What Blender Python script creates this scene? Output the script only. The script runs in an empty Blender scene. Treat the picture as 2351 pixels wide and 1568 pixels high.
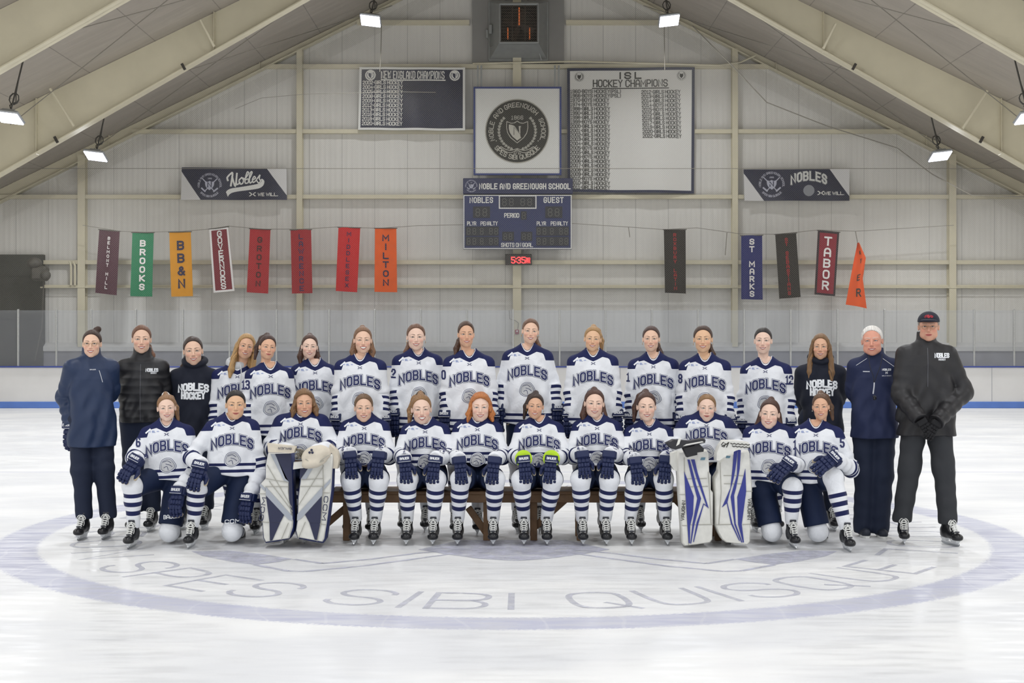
import bpy, math, random
import numpy as np
from mathutils import Vector, Matrix
from mathutils.bvhtree import BVHTree

sc = bpy.context.scene
COL = sc.collection
# ------------------------------------------------------------------ camera
F = 3200.0                       # focal length in pixels of the 2351 px wide frame
CX, CY, EYE = 1175.5, 784.0, 1.75
cam_d = bpy.data.cameras.new('camera'); cam = bpy.data.objects.new('camera', cam_d); COL.objects.link(cam)
cam.location = (0, 0, EYE); cam.rotation_euler = (math.pi / 2, 0, 0)
cam_d.sensor_width = 36.0; cam_d.lens = 36.0 * F / 2351.0; cam_d.clip_end = 300; cam_d.clip_start = .1
sc.camera = cam
# ------------------------------------------------------------------ world, light, exposure
w = bpy.data.worlds.new('world'); sc.world = w; w.use_nodes = True
w.node_tree.nodes['Background'].inputs[0].default_value = (.93, .96, 1, 1)
w.node_tree.nodes['Background'].inputs[1].default_value = 1.15
sc.view_settings.view_transform = 'Standard'; sc.view_settings.look = 'None'
sc.view_settings.exposure = 0.0; sc.view_settings.gamma = 1.0; sc.view_settings.use_curve_mapping = False
sc.cycles.use_denoising = True
sc.cycles.use_adaptive_sampling = True; sc.cycles.adaptive_threshold = .02
sc.cycles.max_bounces = 7; sc.cycles.diffuse_bounces = 3; sc.cycles.glossy_bounces = 3
sc.cycles.transparent_max_bounces = 12; sc.cycles.transmission_bounces = 4
sc.cycles.sample_clamp_indirect = 6
XR = .16                         # the ridge of the hall, just right of the camera
LAMP_POWER = 165
LAMPS = []
for ly in (35.5, 29.4, 23.3, 17.2, 11.1, 5.0, -1.1):
    for lx, lz in ((-10.6, 6.5), (-3.6, 9.95), (4.0, 9.95), (10.9, 6.5)):
        LAMPS.append((lx, ly, lz))
for i, (lx, ly, lz) in enumerate(LAMPS):
    ld = bpy.data.lights.new('high_bay_light', 'AREA'); ld.shape = 'RECTANGLE'; ld.size = .48; ld.size_y = .48
    ld.energy = LAMP_POWER; ld.color = (.95, .97, 1.0)
    lo = bpy.data.objects.new('high_bay_light', ld); lo.location = (lx, ly, lz - .12); COL.objects.link(lo)

# ------------------------------------------------------------------ helpers
def K(d): return F / d
def P(px, py, d): return Vector(((px - CX) * d / F, d, EYE - (py - CY) * d / F))
def G(px, py):
    d = F * EYE / (py - CY); return Vector(((px - CX) * d / F, d, 0))

def hexc(h):
    h = h.lstrip('#'); v = [int(h[i:i + 2], 16) / 255 for i in (0, 2, 4)]
    return tuple((c / 12.92 if c <= .04045 else ((c + .055) / 1.055) ** 2.4) for c in v)

MATS = {}
def mat(name, col, rough=.6, metal=0, var=0.0, vscale=8, bump=0.0, bscale=60, spec=None, emit=0, sheen=0, sub=0, coat=0):
    if name in MATS: return MATS[name]
    c = hexc(col) if isinstance(col, str) else col
    m = bpy.data.materials.new(name); m.use_nodes = True; nt = m.node_tree; n = nt.nodes; l = nt.links
    b = n['Principled BSDF']; b.inputs['Base Color'].default_value = (*c, 1)
    b.inputs['Roughness'].default_value = rough; b.inputs['Metallic'].default_value = metal
    if spec is not None: b.inputs['Specular IOR Level'].default_value = spec
    if sheen: b.inputs['Sheen Weight'].default_value = sheen
    if sub:
        b.inputs['Subsurface Weight'].default_value = sub; b.inputs['Subsurface Radius'].default_value = (.012, .005, .003)
        b.inputs['Subsurface Scale'].default_value = .6
    if coat: b.inputs['Coat Weight'].default_value = coat
    if emit:
        b.inputs['Emission Color'].default_value = (*c, 1); b.inputs['Emission Strength'].default_value = emit
    if var or bump:
        tc = n.new('ShaderNodeTexCoord')
    if var:
        t = n.new('ShaderNodeTexNoise'); t.inputs['Scale'].default_value = vscale; t.inputs['Detail'].default_value = 4
        l.new(tc.outputs['Object'], t.inputs['Vector'])
        r = n.new('ShaderNodeMapRange'); r.inputs[1].default_value = .3; r.inputs[2].default_value = .7
        r.inputs[3].default_value = 1 - var; r.inputs[4].default_value = 1 + var * .5
        l.new(t.outputs['Fac'], r.inputs[0])
        mx = n.new('ShaderNodeVectorMath'); mx.operation = 'SCALE'; mx.inputs[0].default_value = c
        l.new(r.outputs[0], mx.inputs['Scale']); l.new(mx.outputs[0], b.inputs['Base Color'])
    if bump:
        t2 = n.new('ShaderNodeTexNoise'); t2.inputs['Scale'].default_value = bscale; t2.inputs['Detail'].default_value = 3
        l.new(tc.outputs['Object'], t2.inputs['Vector'])
        bp = n.new('ShaderNodeBump'); bp.inputs['Strength'].default_value = bump; bp.inputs['Distance'].default_value = .01
        l.new(t2.outputs['Fac'], bp.inputs['Height']); l.new(bp.outputs[0], b.inputs['Normal'])
    MATS[name] = m
    return m

def tag(o, label=None, cat=None, group=None, kind=None):
    if label: o['label'] = label
    if cat: o['category'] = cat
    if group: o['group'] = group
    if kind: o['kind'] = kind
    return o

def empty(name, loc=(0, 0, 0)):
    o = bpy.data.objects.new(name, None); o.location = loc; o.empty_display_size = .1; COL.objects.link(o); return o

def link_mesh(name, me, parent=None, loc=None):
    o = bpy.data.objects.new(name, me); COL.objects.link(o)
    if parent: o.parent = parent
    if loc is not None: o.location = loc
    return o

class MB:
    """collects polygons; build() makes ONE mesh object"""
    def __init__(s): s.v = []; s.f = []; s.m = []; s.mats = []; s.cur = 0; s.smooth = []; s.sm = False
    def use(s, m):
        if m not in s.mats: s.mats.append(m)
        s.cur = s.mats.index(m); return s
    def add(s, vs, fs, smooth=None):
        o = len(s.v); s.v += [tuple(v) for v in vs]
        for f in fs:
            s.f.append([i + o for i in f]); s.m.append(s.cur); s.smooth.append(s.sm if smooth is None else smooth)
    def box(s, c, size, rot=None, bev=0):
        hx, hy, hz = size[0] / 2, size[1] / 2, size[2] / 2
        if bev <= 0:
            vs = [Vector((x, y, z)) for x in (-hx, hx) for y in (-hy, hy) for z in (-hz, hz)]
            fs = [(0, 1, 3, 2), (4, 6, 7, 5), (0, 4, 5, 1), (2, 3, 7, 6), (0, 2, 6, 4), (1, 5, 7, 3)]
        else:
            vs = []; b = min(bev, hx * .99, hy * .99, hz * .99)
            idx = {}
            for sx in (-1, 1):
                for sy in (-1, 1):
                    for sz in (-1, 1):
                        for ax in range(3):
                            p = [sx * (hx - b), sy * (hy - b), sz * (hz - b)]; p[ax] = (sx * hx, sy * hy, sz * hz)[ax]
                            idx[(sx, sy, sz, ax)] = len(vs); vs.append(Vector(p))
            fs = []
            for ax in range(3):
                o1, o2 = [(1, 2), (2, 0), (0, 1)][ax]
                for sg in (-1, 1):
                    q = []
                    for a, c2 in ((-1, -1), (1, -1), (1, 1), (-1, 1)):
                        k = [0, 0, 0]; k[ax] = sg; k[o1] = a; k[o2] = c2; q.append(idx[(*k, ax)])
                    fs.append(q if sg > 0 else q[::-1])
            for ax in range(3):
                o1, o2 = [(1, 2), (2, 0), (0, 1)][ax]
                for a in (-1, 1):
                    for c2 in (-1, 1):
                        def kk(t, axx):
                            k = [0, 0, 0]; k[ax] = t; k[o1] = a; k[o2] = c2; return idx[(*k, axx)]
                        q = [kk(-1, o1), kk(1, o1), kk(1, o2), kk(-1, o2)]
                        fs.append(q if a * c2 < 0 else q[::-1])
            for sx in (-1, 1):
                for sy in (-1, 1):
                    for sz in (-1, 1):
                        q = [idx[(sx, sy, sz, a)] for a in range(3)]; fs.append(q if sx * sy * sz > 0 else q[::-1])
        if rot is not None: vs = [rot @ v for v in vs]
        c = Vector(c); s.add([v + c for v in vs], fs)
    def tube(s, pts, r, n=8, cap=True, smooth=True):
        pts = [Vector(p) for p in pts]; N = len(pts); rr = r if hasattr(r, '__len__') else [r] * N
        vs = []; up = None
        for i, p in enumerate(pts):
            t = (pts[min(i + 1, N - 1)] - pts[max(i - 1, 0)])
            if t.length < 1e-9: t = Vector((0, 0, 1))
            t.normalize()
            if up is None:
                up = Vector((0, 0, 1)) if abs(t.z) < .9 else Vector((1, 0, 0))
            a = t.cross(up)
            if a.length < 1e-6: a = t.orthogonal()
            a.normalize(); b = a.cross(t).normalized(); up = b
            for k in range(n):
                an = 2 * math.pi * k / n; vs.append(p + rr[i] * (math.cos(an) * a + math.sin(an) * b))
        fs = [(i * n + k, i * n + (k + 1) % n, (i + 1) * n + (k + 1) % n, (i + 1) * n + k) for i in range(N - 1) for k in range(n)]
        s.add(vs, fs, smooth)
        if cap: s.add(vs[:n], [tuple(range(n))], False); s.add(vs[-n:], [tuple(range(n))[::-1]], False)
    def ell(s, c, rad, rot=None, nu=16, nv=10):
        c = Vector(c); vs = []
        for j in range(nv + 1):
            th = math.pi * j / nv
            for i in range(nu):
                ph = 2 * math.pi * i / nu
                v = Vector((rad[0] * math.sin(th) * math.cos(ph), rad[1] * math.sin(th) * math.sin(ph), rad[2] * math.cos(th)))
                if rot is not None: v = rot @ v
                vs.append(c + v)
        fs = [(j * nu + i, (j + 1) * nu + i, (j + 1) * nu + (i + 1) % nu, j * nu + (i + 1) % nu) for j in range(nv) for i in range(nu)]
        s.add(vs, fs, True)
    def prism(s, pts, vec, smooth=False):
        """pts: 3D outline, extruded by vec"""
        n = len(pts); vec = Vector(vec); pts = [Vector(p) for p in pts]
        s.add(pts + [p + vec for p in pts], [tuple(range(n)), tuple(range(2 * n - 1, n - 1, -1))] +
              [(i, (i + 1) % n, n + (i + 1) % n, n + i) for i in range(n)], smooth)
    def poly(s, pts): s.add(pts, [tuple(range(len(pts)))])
    def build(s, name, parent=None, mats=None, loc=None, recalc=True):
        me = bpy.data.meshes.new(name); me.from_pydata(s.v, [], s.f)
        for m in (mats or s.mats): me.materials.append(m)
        me.polygons.foreach_set('material_index', s.m); me.polygons.foreach_set('use_smooth', s.smooth)
        me.update()
        if recalc:
            import bmesh
            bm = bmesh.new(); bm.from_mesh(me); bmesh.ops.recalc_face_normals(bm, faces=bm.faces); bm.to_mesh(me); bm.free()
        return link_mesh(name, me, parent, loc)

# ------------------------------------------------------------------ implicit surfaces (surface nets)
def nets(fn, lo, hi, vox, coarse=4):
    lo = np.array(lo, np.float32) - vox * 2; hi = np.array(hi, np.float32) + vox * 2
    nb = np.ceil((hi - lo) / (vox * coarse)).astype(int) + 1
    n = nb * coarse
    # coarse pass at the block centres
    ax = [lo[i] + (np.arange(nb[i]) * coarse + (coarse - 1) / 2) * vox for i in range(3)]
    X, Y, Z = np.meshgrid(*ax, indexing='ij')
    cv = fn(np.stack([X.ravel(), Y.ravel(), Z.ravel()], 1).astype(np.float32)).reshape(nb)
    near = np.abs(cv) < vox * coarse * 1.45
    full = np.where(cv > 0, 1.0, -1.0).astype(np.float32)
    def up(a):
        for i in range(3): a = np.repeat(a, coarse, axis=i)
        return a
    V = up(full); M = up(near)
    idx = np.argwhere(M)
    V[M] = fn((lo + idx * vox).astype(np.float32))
    ins = V < 0
    c = np.zeros(tuple(n - 1), np.int8)
    corners = [(a, b, d) for a in (0, 1) for b in (0, 1) for d in (0, 1)]
    for a, b, d in corners: c += ins[a:n[0] - 1 + a, b:n[1] - 1 + b, d:n[2] - 1 + d]
    act = np.argwhere((c > 0) & (c < 8))
    ids = -np.ones(tuple(n), np.int32); ids[act[:, 0], act[:, 1], act[:, 2]] = np.arange(len(act))
    acc = np.zeros((len(act), 3), np.float32); cnt = np.zeros(len(act), np.float32)
    for i, p in enumerate(corners):
        for q in corners[i + 1:]:
            if sum(abs(p[t] - q[t]) for t in range(3)) != 1: continue
            va = V[act[:, 0] + p[0], act[:, 1] + p[1], act[:, 2] + p[2]]; vb = V[act[:, 0] + q[0], act[:, 1] + q[1], act[:, 2] + q[2]]
            cr = (va < 0) != (vb < 0); t = np.where(cr, va / np.where(cr, va - vb, 1), 0)
            pos = np.array(p) + t[:, None] * (np.array(q) - np.array(p))
            acc[cr] += pos[cr]; cnt[cr] += 1
    verts = lo + (act + acc / np.maximum(cnt, 1)[:, None]) * vox
    faces = []
    for axi in range(3):
        u, w2 = (axi + 1) % 3, (axi + 2) % 3
        sl0 = [slice(0, n[t] - 1) for t in range(3)]; sl1 = list(sl0); sl1[axi] = slice(1, n[axi])
        A = ins[tuple(sl0)]; B = ins[tuple(sl1)]
        e = np.argwhere(A != B); e = e[(e[:, u] > 0) & (e[:, w2] > 0)]
        s0 = A[e[:, 0], e[:, 1], e[:, 2]]
        def cell(du, dw):
            q = e.copy(); q[:, u] -= du; q[:, w2] -= dw; return ids[q[:, 0], q[:, 1], q[:, 2]]
        quad = np.stack([cell(1, 1), cell(0, 1), cell(0, 0), cell(1, 0)], 1)
        quad[~s0] = quad[~s0][:, ::-1]
        faces.append(quad)
    faces = np.concatenate(faces); faces = faces[(faces >= 0).all(1)]
    return verts.astype(np.float64), faces

def np_mesh(name, verts, faces, mats, attrs=None, smooth=True, midx=None):
    me = bpy.data.meshes.new(name)
    me.vertices.add(len(verts)); me.vertices.foreach_set('co', np.asarray(verts, np.float32).ravel())
    k = faces.shape[1]
    me.loops.add(faces.size); me.loops.foreach_set('vertex_index', faces.ravel().astype(np.int32))
    me.polygons.add(len(faces)); me.polygons.foreach_set('loop_start', np.arange(len(faces), dtype=np.int32) * k)
    me.polygons.foreach_set('loop_total', np.full(len(faces), k, np.int32))
    me.polygons.foreach_set('use_smooth', np.full(len(faces), smooth))
    for m in mats: me.materials.append(m)
    if midx is not None: me.polygons.foreach_set('material_index', midx.astype(np.int32))
    me.update(calc_edges=True)
    for a, val in (attrs or {}).items():
        at = me.attributes.new(a, 'FLOAT', 'POINT'); at.data.foreach_set('value', np.asarray(val, np.float32))
    return me

def rc(p, a, b, ra, rb):
    """tapered capsule; returns distance and the position along it"""
    a = np.array(a, np.float32); b = np.array(b, np.float32); ab = b - a
    t = np.clip((p - a) @ ab / max(float(ab @ ab), 1e-9), 0, 1)
    return np.linalg.norm(p - a - t[:, None] * ab, axis=1) - (ra + (rb - ra) * t), t
def cap(p, a, b, ra, rb): return rc(p, a, b, ra, rb)[0]
def elp(p, c, r, R=None):
    q = p - np.array(c, np.float32)
    if R is not None: q = q @ np.array(R, np.float32)     # columns of R are the local axes
    r = np.array(r, np.float32)
    k0 = np.linalg.norm(q / r, axis=1); k1 = np.linalg.norm(q / (r * r), axis=1) + 1e-9
    return k0 * (k0 - 1) / k1
def rbox(p, c, h, rad, R=None):
    q = p - np.array(c, np.float32)
    if R is not None: q = q @ np.array(R, np.float32)
    q = np.abs(q) - (np.array(h, np.float32) - rad)
    return np.linalg.norm(np.maximum(q, 0), axis=1) + np.minimum(q.max(1), 0) - rad
def smin(a, b, k):
    h = np.maximum(k - np.abs(a - b), 0) / k
    return np.minimum(a, b) - h * h * k * .25
def smax(a, b, k): return -smin(-a, -b, k)
def wob(p, f, seed, n=4):
    rs = np.random.RandomState(int(seed) % 9999); o = np.zeros(len(p), np.float32)
    for i in range(n):
        d = rs.normal(size=3); d /= np.linalg.norm(d); o += np.sin(p @ (d * f * (1 + .7 * rs.rand())).astype(np.float32) + rs.rand() * 6.28)
    return o / n

# ------------------------------------------------------------------ stroke lettering (block capitals, 4 x 6 units)
O_ = [(1, 0), (3, 0), (4, 1), (4, 5), (3, 6), (1, 6), (0, 5), (0, 1), (1, 0)]
GL = {
 'A': [[(0, 0), (0, 4.6), (1.2, 6), (2.8, 6), (4, 4.6), (4, 0)], [(0, 2.3), (4, 2.3)]],
 'B': [[(0, 0), (0, 6), (3, 6), (3.9, 5.2), (3.9, 3.9), (3, 3.1), (0, 3.1)], [(3, 3.1), (4, 2.2), (4, .9), (3, 0), (0, 0)]],
 'C': [[(4, 4.4), (4, 5), (3, 6), (1, 6), (0, 5), (0, 1), (1, 0), (3, 0), (4, 1), (4, 1.6)]],
 'D': [[(0, 0), (0, 6), (2.9, 6), (4, 4.9), (4, 1.1), (2.9, 0), (0, 0)]],
 'E': [[(4, 6), (0, 6), (0, 0), (4, 0)], [(0, 3.05), (3.2, 3.05)]],
 'F': [[(4, 6), (0, 6), (0, 0)], [(0, 3), (3.2, 3)]],
 'G': [[(4, 4.5), (4, 5), (3, 6), (1, 6), (0, 5), (0, 1), (1, 0), (3, 0), (4, 1), (4, 2.8), (2.3, 2.8)]],
 'H': [[(0, 0), (0, 6)], [(4, 0), (4, 6)], [(0, 3), (4, 3)]],
 'I': [[(0, 0), (0, 6)]], 'J': [[(4, 6), (4, 1), (3, 0), (1, 0), (0, 1), (0, 2)]],
 'K': [[(0, 0), (0, 6)], [(4, 6), (.6, 3), (4, 0)]], 'L': [[(0, 6), (0, 0), (4, 0)]],
 'M': [[(0, 0), (0, 6), (2.5, 2), (5, 6), (5, 0)]], 'N': [[(0, 0), (0, 6), (4, 0), (4, 6)]],
 'O': [O_], 'P': [[(0, 0), (0, 6), (3, 6), (4, 5), (4, 3.7), (3, 2.7), (0, 2.7)]],
 'Q': [O_, [(2.4, 1.9), (4.3, -.4)]], 'R': [[(0, 0), (0, 6), (3, 6), (4, 5), (4, 3.8), (3, 2.8), (0, 2.8)], [(2, 2.8), (4, 0)]],
 'S': [[(4, 4.6), (4, 5), (3, 6), (1, 6), (0, 5), (0, 4), (1, 3.1), (3, 2.9), (4, 2), (4, 1), (3, 0), (1, 0), (0, 1), (0, 1.4)]],
 'T': [[(2, 0), (2, 6)], [(-.1, 6), (4.1, 6)]], 'U': [[(0, 6), (0, 1), (1, 0), (3, 0), (4, 1), (4, 6)]],
 'V': [[(0, 6), (2, 0), (4, 6)]], 'W': [[(0, 6), (1.4, 0), (2.8, 5), (4.2, 0), (5.6, 6)]], 'X': [[(0, 0), (4, 6)], [(0, 6), (4, 0)]],
 'Y': [[(0, 6), (2, 3), (4, 6)], [(2, 3), (2, 0)]], 'Z': [[(0, 6), (4, 6), (0, 0), (4, 0)]],
 '0': [O_], '1': [[(.4, 5), (1.6, 6), (1.6, 0)], [(.2, 0), (3, 0)]],
 '2': [[(0, 4.6), (0, 5), (1, 6), (3, 6), (4, 5), (4, 3.8), (0, .9), (0, 0), (4, 0)]],
 '3': [[(0, 5), (1, 6), (3, 6), (4, 5), (4, 4), (3, 3.1), (1.5, 3.1)], [(3, 3.1), (4, 2), (4, 1), (3, 0), (1, 0), (0, 1)]],
 '4': [[(3, 0), (3, 6), (0, 2), (4.2, 2)]], '5': [[(4, 6), (0, 6), (0, 3.4), (3, 3.4), (4, 2.5), (4, 1), (3, 0), (1, 0), (0, 1)]],
 '6': [[(4, 5), (3, 6), (1, 6), (0, 5), (0, 1), (1, 0), (3, 0), (4, 1), (4, 2.3), (3, 3.2), (0, 3.2)]],
 '7': [[(0, 6), (4, 6), (1.5, 0)]], '8': [[(1, 3.1), (0, 4), (0, 5), (1, 6), (3, 6), (4, 5), (4, 4), (3, 3.1), (1, 3.1)], [(1, 3.1), (0, 2.2), (0, 1), (1, 0), (3, 0), (4, 1), (4, 2.2), (3, 3.1)]],
 '9': [[(0, 1), (1, 0), (3, 0), (4, 1), (4, 5), (3, 6), (1, 6), (0, 5), (0, 3.8), (1, 2.9), (4, 2.9)]],
 '-': [[(0, 3), (1.6, 3)]], '(': [[(1.4, 6.5), (.3, 5), (.3, 1), (1.4, -.5)]], ')': [[(0, 6.5), (1.1, 5), (1.1, 1), (0, -.5)]],
 '.': [[(0, 0), (0, .35)]], ':': [[(0, 1.4), (0, 1.9)], [(0, 4.1), (0, 4.6)]],
 '&': [[(4.2, 0), (1, 4.2), (1, 5.3), (1.7, 6), (2.6, 6), (3.2, 5.2), (3.2, 4.4), (0, 2), (0, .9), (1, 0), (2.6, 0), (4.2, 2.4)]],
}
ROUND = [False]
def round_line(l):
    for _ in (0, 1):
        closed = l[0] == l[-1]; n = len(l); o = []
        for i in range(n):
            if (i == 0 or i == n - 1) and not closed: o.append(l[i]); continue
            if i == n - 1: break
            p, q, r = Vector(l[i - 1 if i else n - 2]), Vector(l[i]), Vector(l[i + 1])
            if (q - p).length < 1e-6 or (r - q).length < 1e-6 or (q - p).angle(r - q) > 1.15: o.append(l[i])
            else: o += [tuple(q.lerp(p, .25)), tuple(q.lerp(r, .25))]
        if closed: o.append(o[0])
        l = o
    return l
def text_lines(t, h, asp=1.0, gap=1.7, space=3.0):
    """-> (list of (char, polylines, x0, width)), total width; unit heights scaled to h, asp narrows the letters"""
    k = h / 6.0; x = 0; out = []
    for ch in t:
        if ch == ' ': x += space * k * asp; continue
        g = [round_line(q) for q in GL[ch]] if ROUND[0] else GL[ch]; wd = max(max(p[0] for p in l) for l in g) * k * asp
        out.append((ch, [[(p[0] * k * asp, p[1] * k) for p in l] for l in g], x, wd)); x += wd + gap * k * asp
    return out, x - gap * k * asp

def stroke(mb, line, wd, mapf, sub=None, capx=.5):
    """a mitred flat ribbon along a 2D polyline, put in space by mapf(u, v)"""
    pts = [Vector(p).to_2d() for p in line]
    closed = (pts[0] - pts[-1]).length < 1e-6 and len(pts) > 2
    if closed: pts = pts[:-1]
    n = len(pts); L = []
    if not closed:
        e = (pts[0] - pts[1]).normalized() * wd * capx; e2 = (pts[-1] - pts[-2]).normalized() * wd * capx
        pts[0] = pts[0] + e; pts[-1] = pts[-1] + e2
    for i in range(n):
        a = pts[i - 1] if (closed or i > 0) else None; b = pts[(i + 1) % n] if (closed or i < n - 1) else None
        d1 = (pts[i] - a).normalized() if a is not None else None; d2 = (b - pts[i]).normalized() if b is not None else None
        if d1 is None: d1 = d2
        if d2 is None: d2 = d1
        n1 = Vector((-d1.y, d1.x)); n2 = Vector((-d2.y, d2.x)); m = n1 + n2
        if m.length < .3: m = n1
        m.normalize(); c = max(m.dot(n1), .62); L.append((pts[i], m * (wd / 2 / c)))
    segs = n if closed else n - 1; mb.cnt = (getattr(mb, 'cnt', 0) + 1) % 3; lift = None
    for i in range(segs):
        (p, m), (q, m2) = L[i], L[(i + 1) % n]
        ns = max(1, int(math.ceil((q - p).length / sub))) if sub else 1
        vs = []
        for k in range(ns + 1):
            t = k / ns; c = p.lerp(q, t); mm = m.lerp(m2, t)
            for sg in (1, -1): u = c + mm * sg; vs.append(mapf(u.x, u.y))
        if True:
            nn = (vs[1] - vs[0]).cross(vs[-2] - vs[0])
            if nn.length > 1e-12:
                nn.normalize()
                if nn.y > .001 or (abs(nn.y) <= .001 and nn.z < 0): nn = -nn
                vs = [q_ + nn * (.0005 * mb.cnt + .00012 * (i % 8)) for q_ in vs]
        mb.add(vs, [(2 * k, 2 * k + 1, 2 * k + 3, 2 * k + 2) for k in range(ns)])

def put_text(mb, t, h, wd, mapf, x=0, z=0, width=None, align='c', asp=1.0, gap=1.7, space=3.0, sub=None):
    gl, W = text_lines(t, h, asp, gap, space)
    f = width / W if width else 1.0
    x0 = x - (W * f / 2 if align == 'c' else (W * f if align == 'r' else 0))
    for ch, ls, gx, gw in gl:
        for l in ls: stroke(mb, [((p[0] + gx) * f + x0, p[1] + z) for p in l], wd, mapf, sub)

def arc_text(mb, t, h, wd, mapf, cx, cz, r, a_mid, span, inward=False, asp=1.0, gap=1.7, space=3.0, sub=None):
    """text round a circle; letters stand outward (tops away from the centre) or inward"""
    gl, W = text_lines(t, h, asp, gap, space)
    for ch, ls, gx, gw in gl:
        c = (gx + gw / 2) / W - .5
        a = a_mid - c * span if not inward else a_mid + c * span
        for l in ls:
            o = []
            for p in l:
                u = p[0] - gw / 2; v = p[1]
                if not inward: o.append((cx + (r + v) * math.cos(a) + u * math.sin(a), cz + (r + v) * math.sin(a) - u * math.cos(a)))
                else: o.append((cx + (r + h - v) * math.cos(a) - u * math.sin(a), cz + (r + h - v) * math.sin(a) + u * math.cos(a)))
            stroke(mb, o, wd, mapf, sub)
def disc(mb, cx, cz, r, mapf, n=48, r0=0):
    for i in range(n):
        a, b = 2 * math.pi * i / n, 2 * math.pi * (i + 1) / n
        if r0: mb.add([mapf(cx + q * math.cos(t), cz + q * math.sin(t)) for q, t in ((r0, a), (r, a), (r, b), (r0, b))], [(0, 1, 2, 3)])
        else: mb.add([mapf(cx, cz), mapf(cx + r * math.cos(a), cz + r * math.sin(a)), mapf(cx + r * math.cos(b), cz + r * math.sin(b))], [(0, 1, 2)])
def fill(mb, pts, mapf): mb.add([mapf(*p) for p in pts], [tuple(range(len(pts)))])
def smooth_line(pts, n=6):
    o = []; q = [Vector(p) for p in pts]
    for i in range(len(q) - 1):
        p0 = q[max(i - 1, 0)]; p1 = q[i]; p2 = q[i + 1]; p3 = q[min(i + 2, len(q) - 1)]
        for k in range(n):
            t = k / n
            o.append(tuple(.5 * ((2 * p1) + (p2 - p0) * t + (2 * p0 - 5 * p1 + 4 * p2 - p3) * t * t + (3 * p1 - p0 - 3 * p2 + p3) * t ** 3)))
    o.append(tuple(q[-1])); return o
# ================================================================== materials of the hall
def wall_mat():
    m = bpy.data.materials.new('ribbed_panel'); m.use_nodes = True; n = m.node_tree.nodes; l = m.node_tree.links
    b = n['Principled BSDF']; b.inputs['Roughness'].default_value = .55
    g = n.new('ShaderNodeNewGeometry'); sx = n.new('ShaderNodeSeparateXYZ'); l.new(g.outputs['Position'], sx.inputs[0])
    # ribs every 0.15 m and a joint every 0.915 m
    def saw(period, off):
        a = n.new('ShaderNodeMath'); a.operation = 'ADD'; l.new(sx.outputs['X'], a.inputs[0]); a.inputs[1].default_value = 50 * period + off
        d = n.new('ShaderNodeMath'); d.operation = 'DIVIDE'; l.new(a.outputs[0], d.inputs[0]); d.inputs[1].default_value = period
        f = n.new('ShaderNodeMath'); f.operation = 'FRACT'; l.new(d.outputs[0], f.inputs[0]); return f
    def band(src, width):
        c = n.new('ShaderNodeMath'); c.operation = 'LESS_THAN'; l.new(src.outputs[0], c.inputs[0]); c.inputs[1].default_value = width; return c
    s1 = saw(.15, 0); s2 = saw(.915, .2)
    ns = n.new('ShaderNodeTexNoise'); ns.inputs['Scale'].default_value = .35; ns.inputs['Detail'].default_value = 5
    l.new(g.outputs['Position'], ns.inputs['Vector'])
    st = n.new('ShaderNodeTexNoise'); st.inputs['Scale'].default_value = 1; st.inputs['Detail'].default_value = 3
    mp = n.new('ShaderNodeMapping'); mp.inputs['Scale'].default_value = (9, 1, .5); l.new(g.outputs['Position'], mp.inputs[0]); l.new(mp.outputs[0], st.inputs['Vector'])
    r = n.new('ShaderNodeMapRange'); r.inputs[1].default_value = .3; r.inputs[2].default_value = .75; r.inputs[3].default_value = .9; r.inputs[4].default_value = 1.03
    av = n.new('ShaderNodeMath'); av.operation = 'ADD'; l.new(ns.outputs['Fac'], av.inputs[0]); l.new(st.outputs['Fac'], av.inputs[1])
    hf = n.new('ShaderNodeMath'); hf.operation = 'MULTIPLY'; l.new(av.outputs[0], hf.inputs[0]); hf.inputs[1].default_value = .5; l.new(hf.outputs[0], r.inputs[0])
    jb = band(s2, .022); rb = band(s1, .13)
    k1 = n.new('ShaderNodeMath'); k1.operation = 'MULTIPLY_ADD'; l.new(jb.outputs[0], k1.inputs[0]); k1.inputs[1].default_value = -.3; k1.inputs[2].default_value = 1
    k2 = n.new('ShaderNodeMath'); k2.operation = 'MULTIPLY_ADD'; l.new(rb.outputs[0], k2.inputs[0]); k2.inputs[1].default_value = -.035; k2.inputs[2].default_value = 1
    m1 = n.new('ShaderNodeMath'); m1.operation = 'MULTIPLY'; l.new(k1.outputs[0], m1.inputs[0]); l.new(k2.outputs[0], m1.inputs[1])
    m2 = n.new('ShaderNodeMath'); m2.operation = 'MULTIPLY'; l.new(m1.outputs[0], m2.inputs[0]); l.new(r.outputs[0], m2.inputs[1])
    v = n.new('ShaderNodeVectorMath'); v.operation = 'SCALE'; v.inputs[0].default_value = hexc('#e4e1da'); l.new(m2.outputs[0], v.inputs['Scale'])
    l.new(v.outputs[0], b.inputs['Base Color'])
    w3 = n.new('ShaderNodeMath'); w3.operation = 'SINE'; q = n.new('ShaderNodeMath'); q.operation = 'MULTIPLY'; l.new(s1.outputs[0], q.inputs[0]); q.inputs[1].default_value = 6.283
    l.new(q.outputs[0], w3.inputs[0]); bp = n.new('ShaderNodeBump'); bp.inputs['Strength'].default_value = .2; bp.inputs['Distance'].default_value = .01
    l.new(w3.outputs[0], bp.inputs['Height']); l.new(bp.outputs[0], b.inputs['Normal'])
    return m
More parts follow.
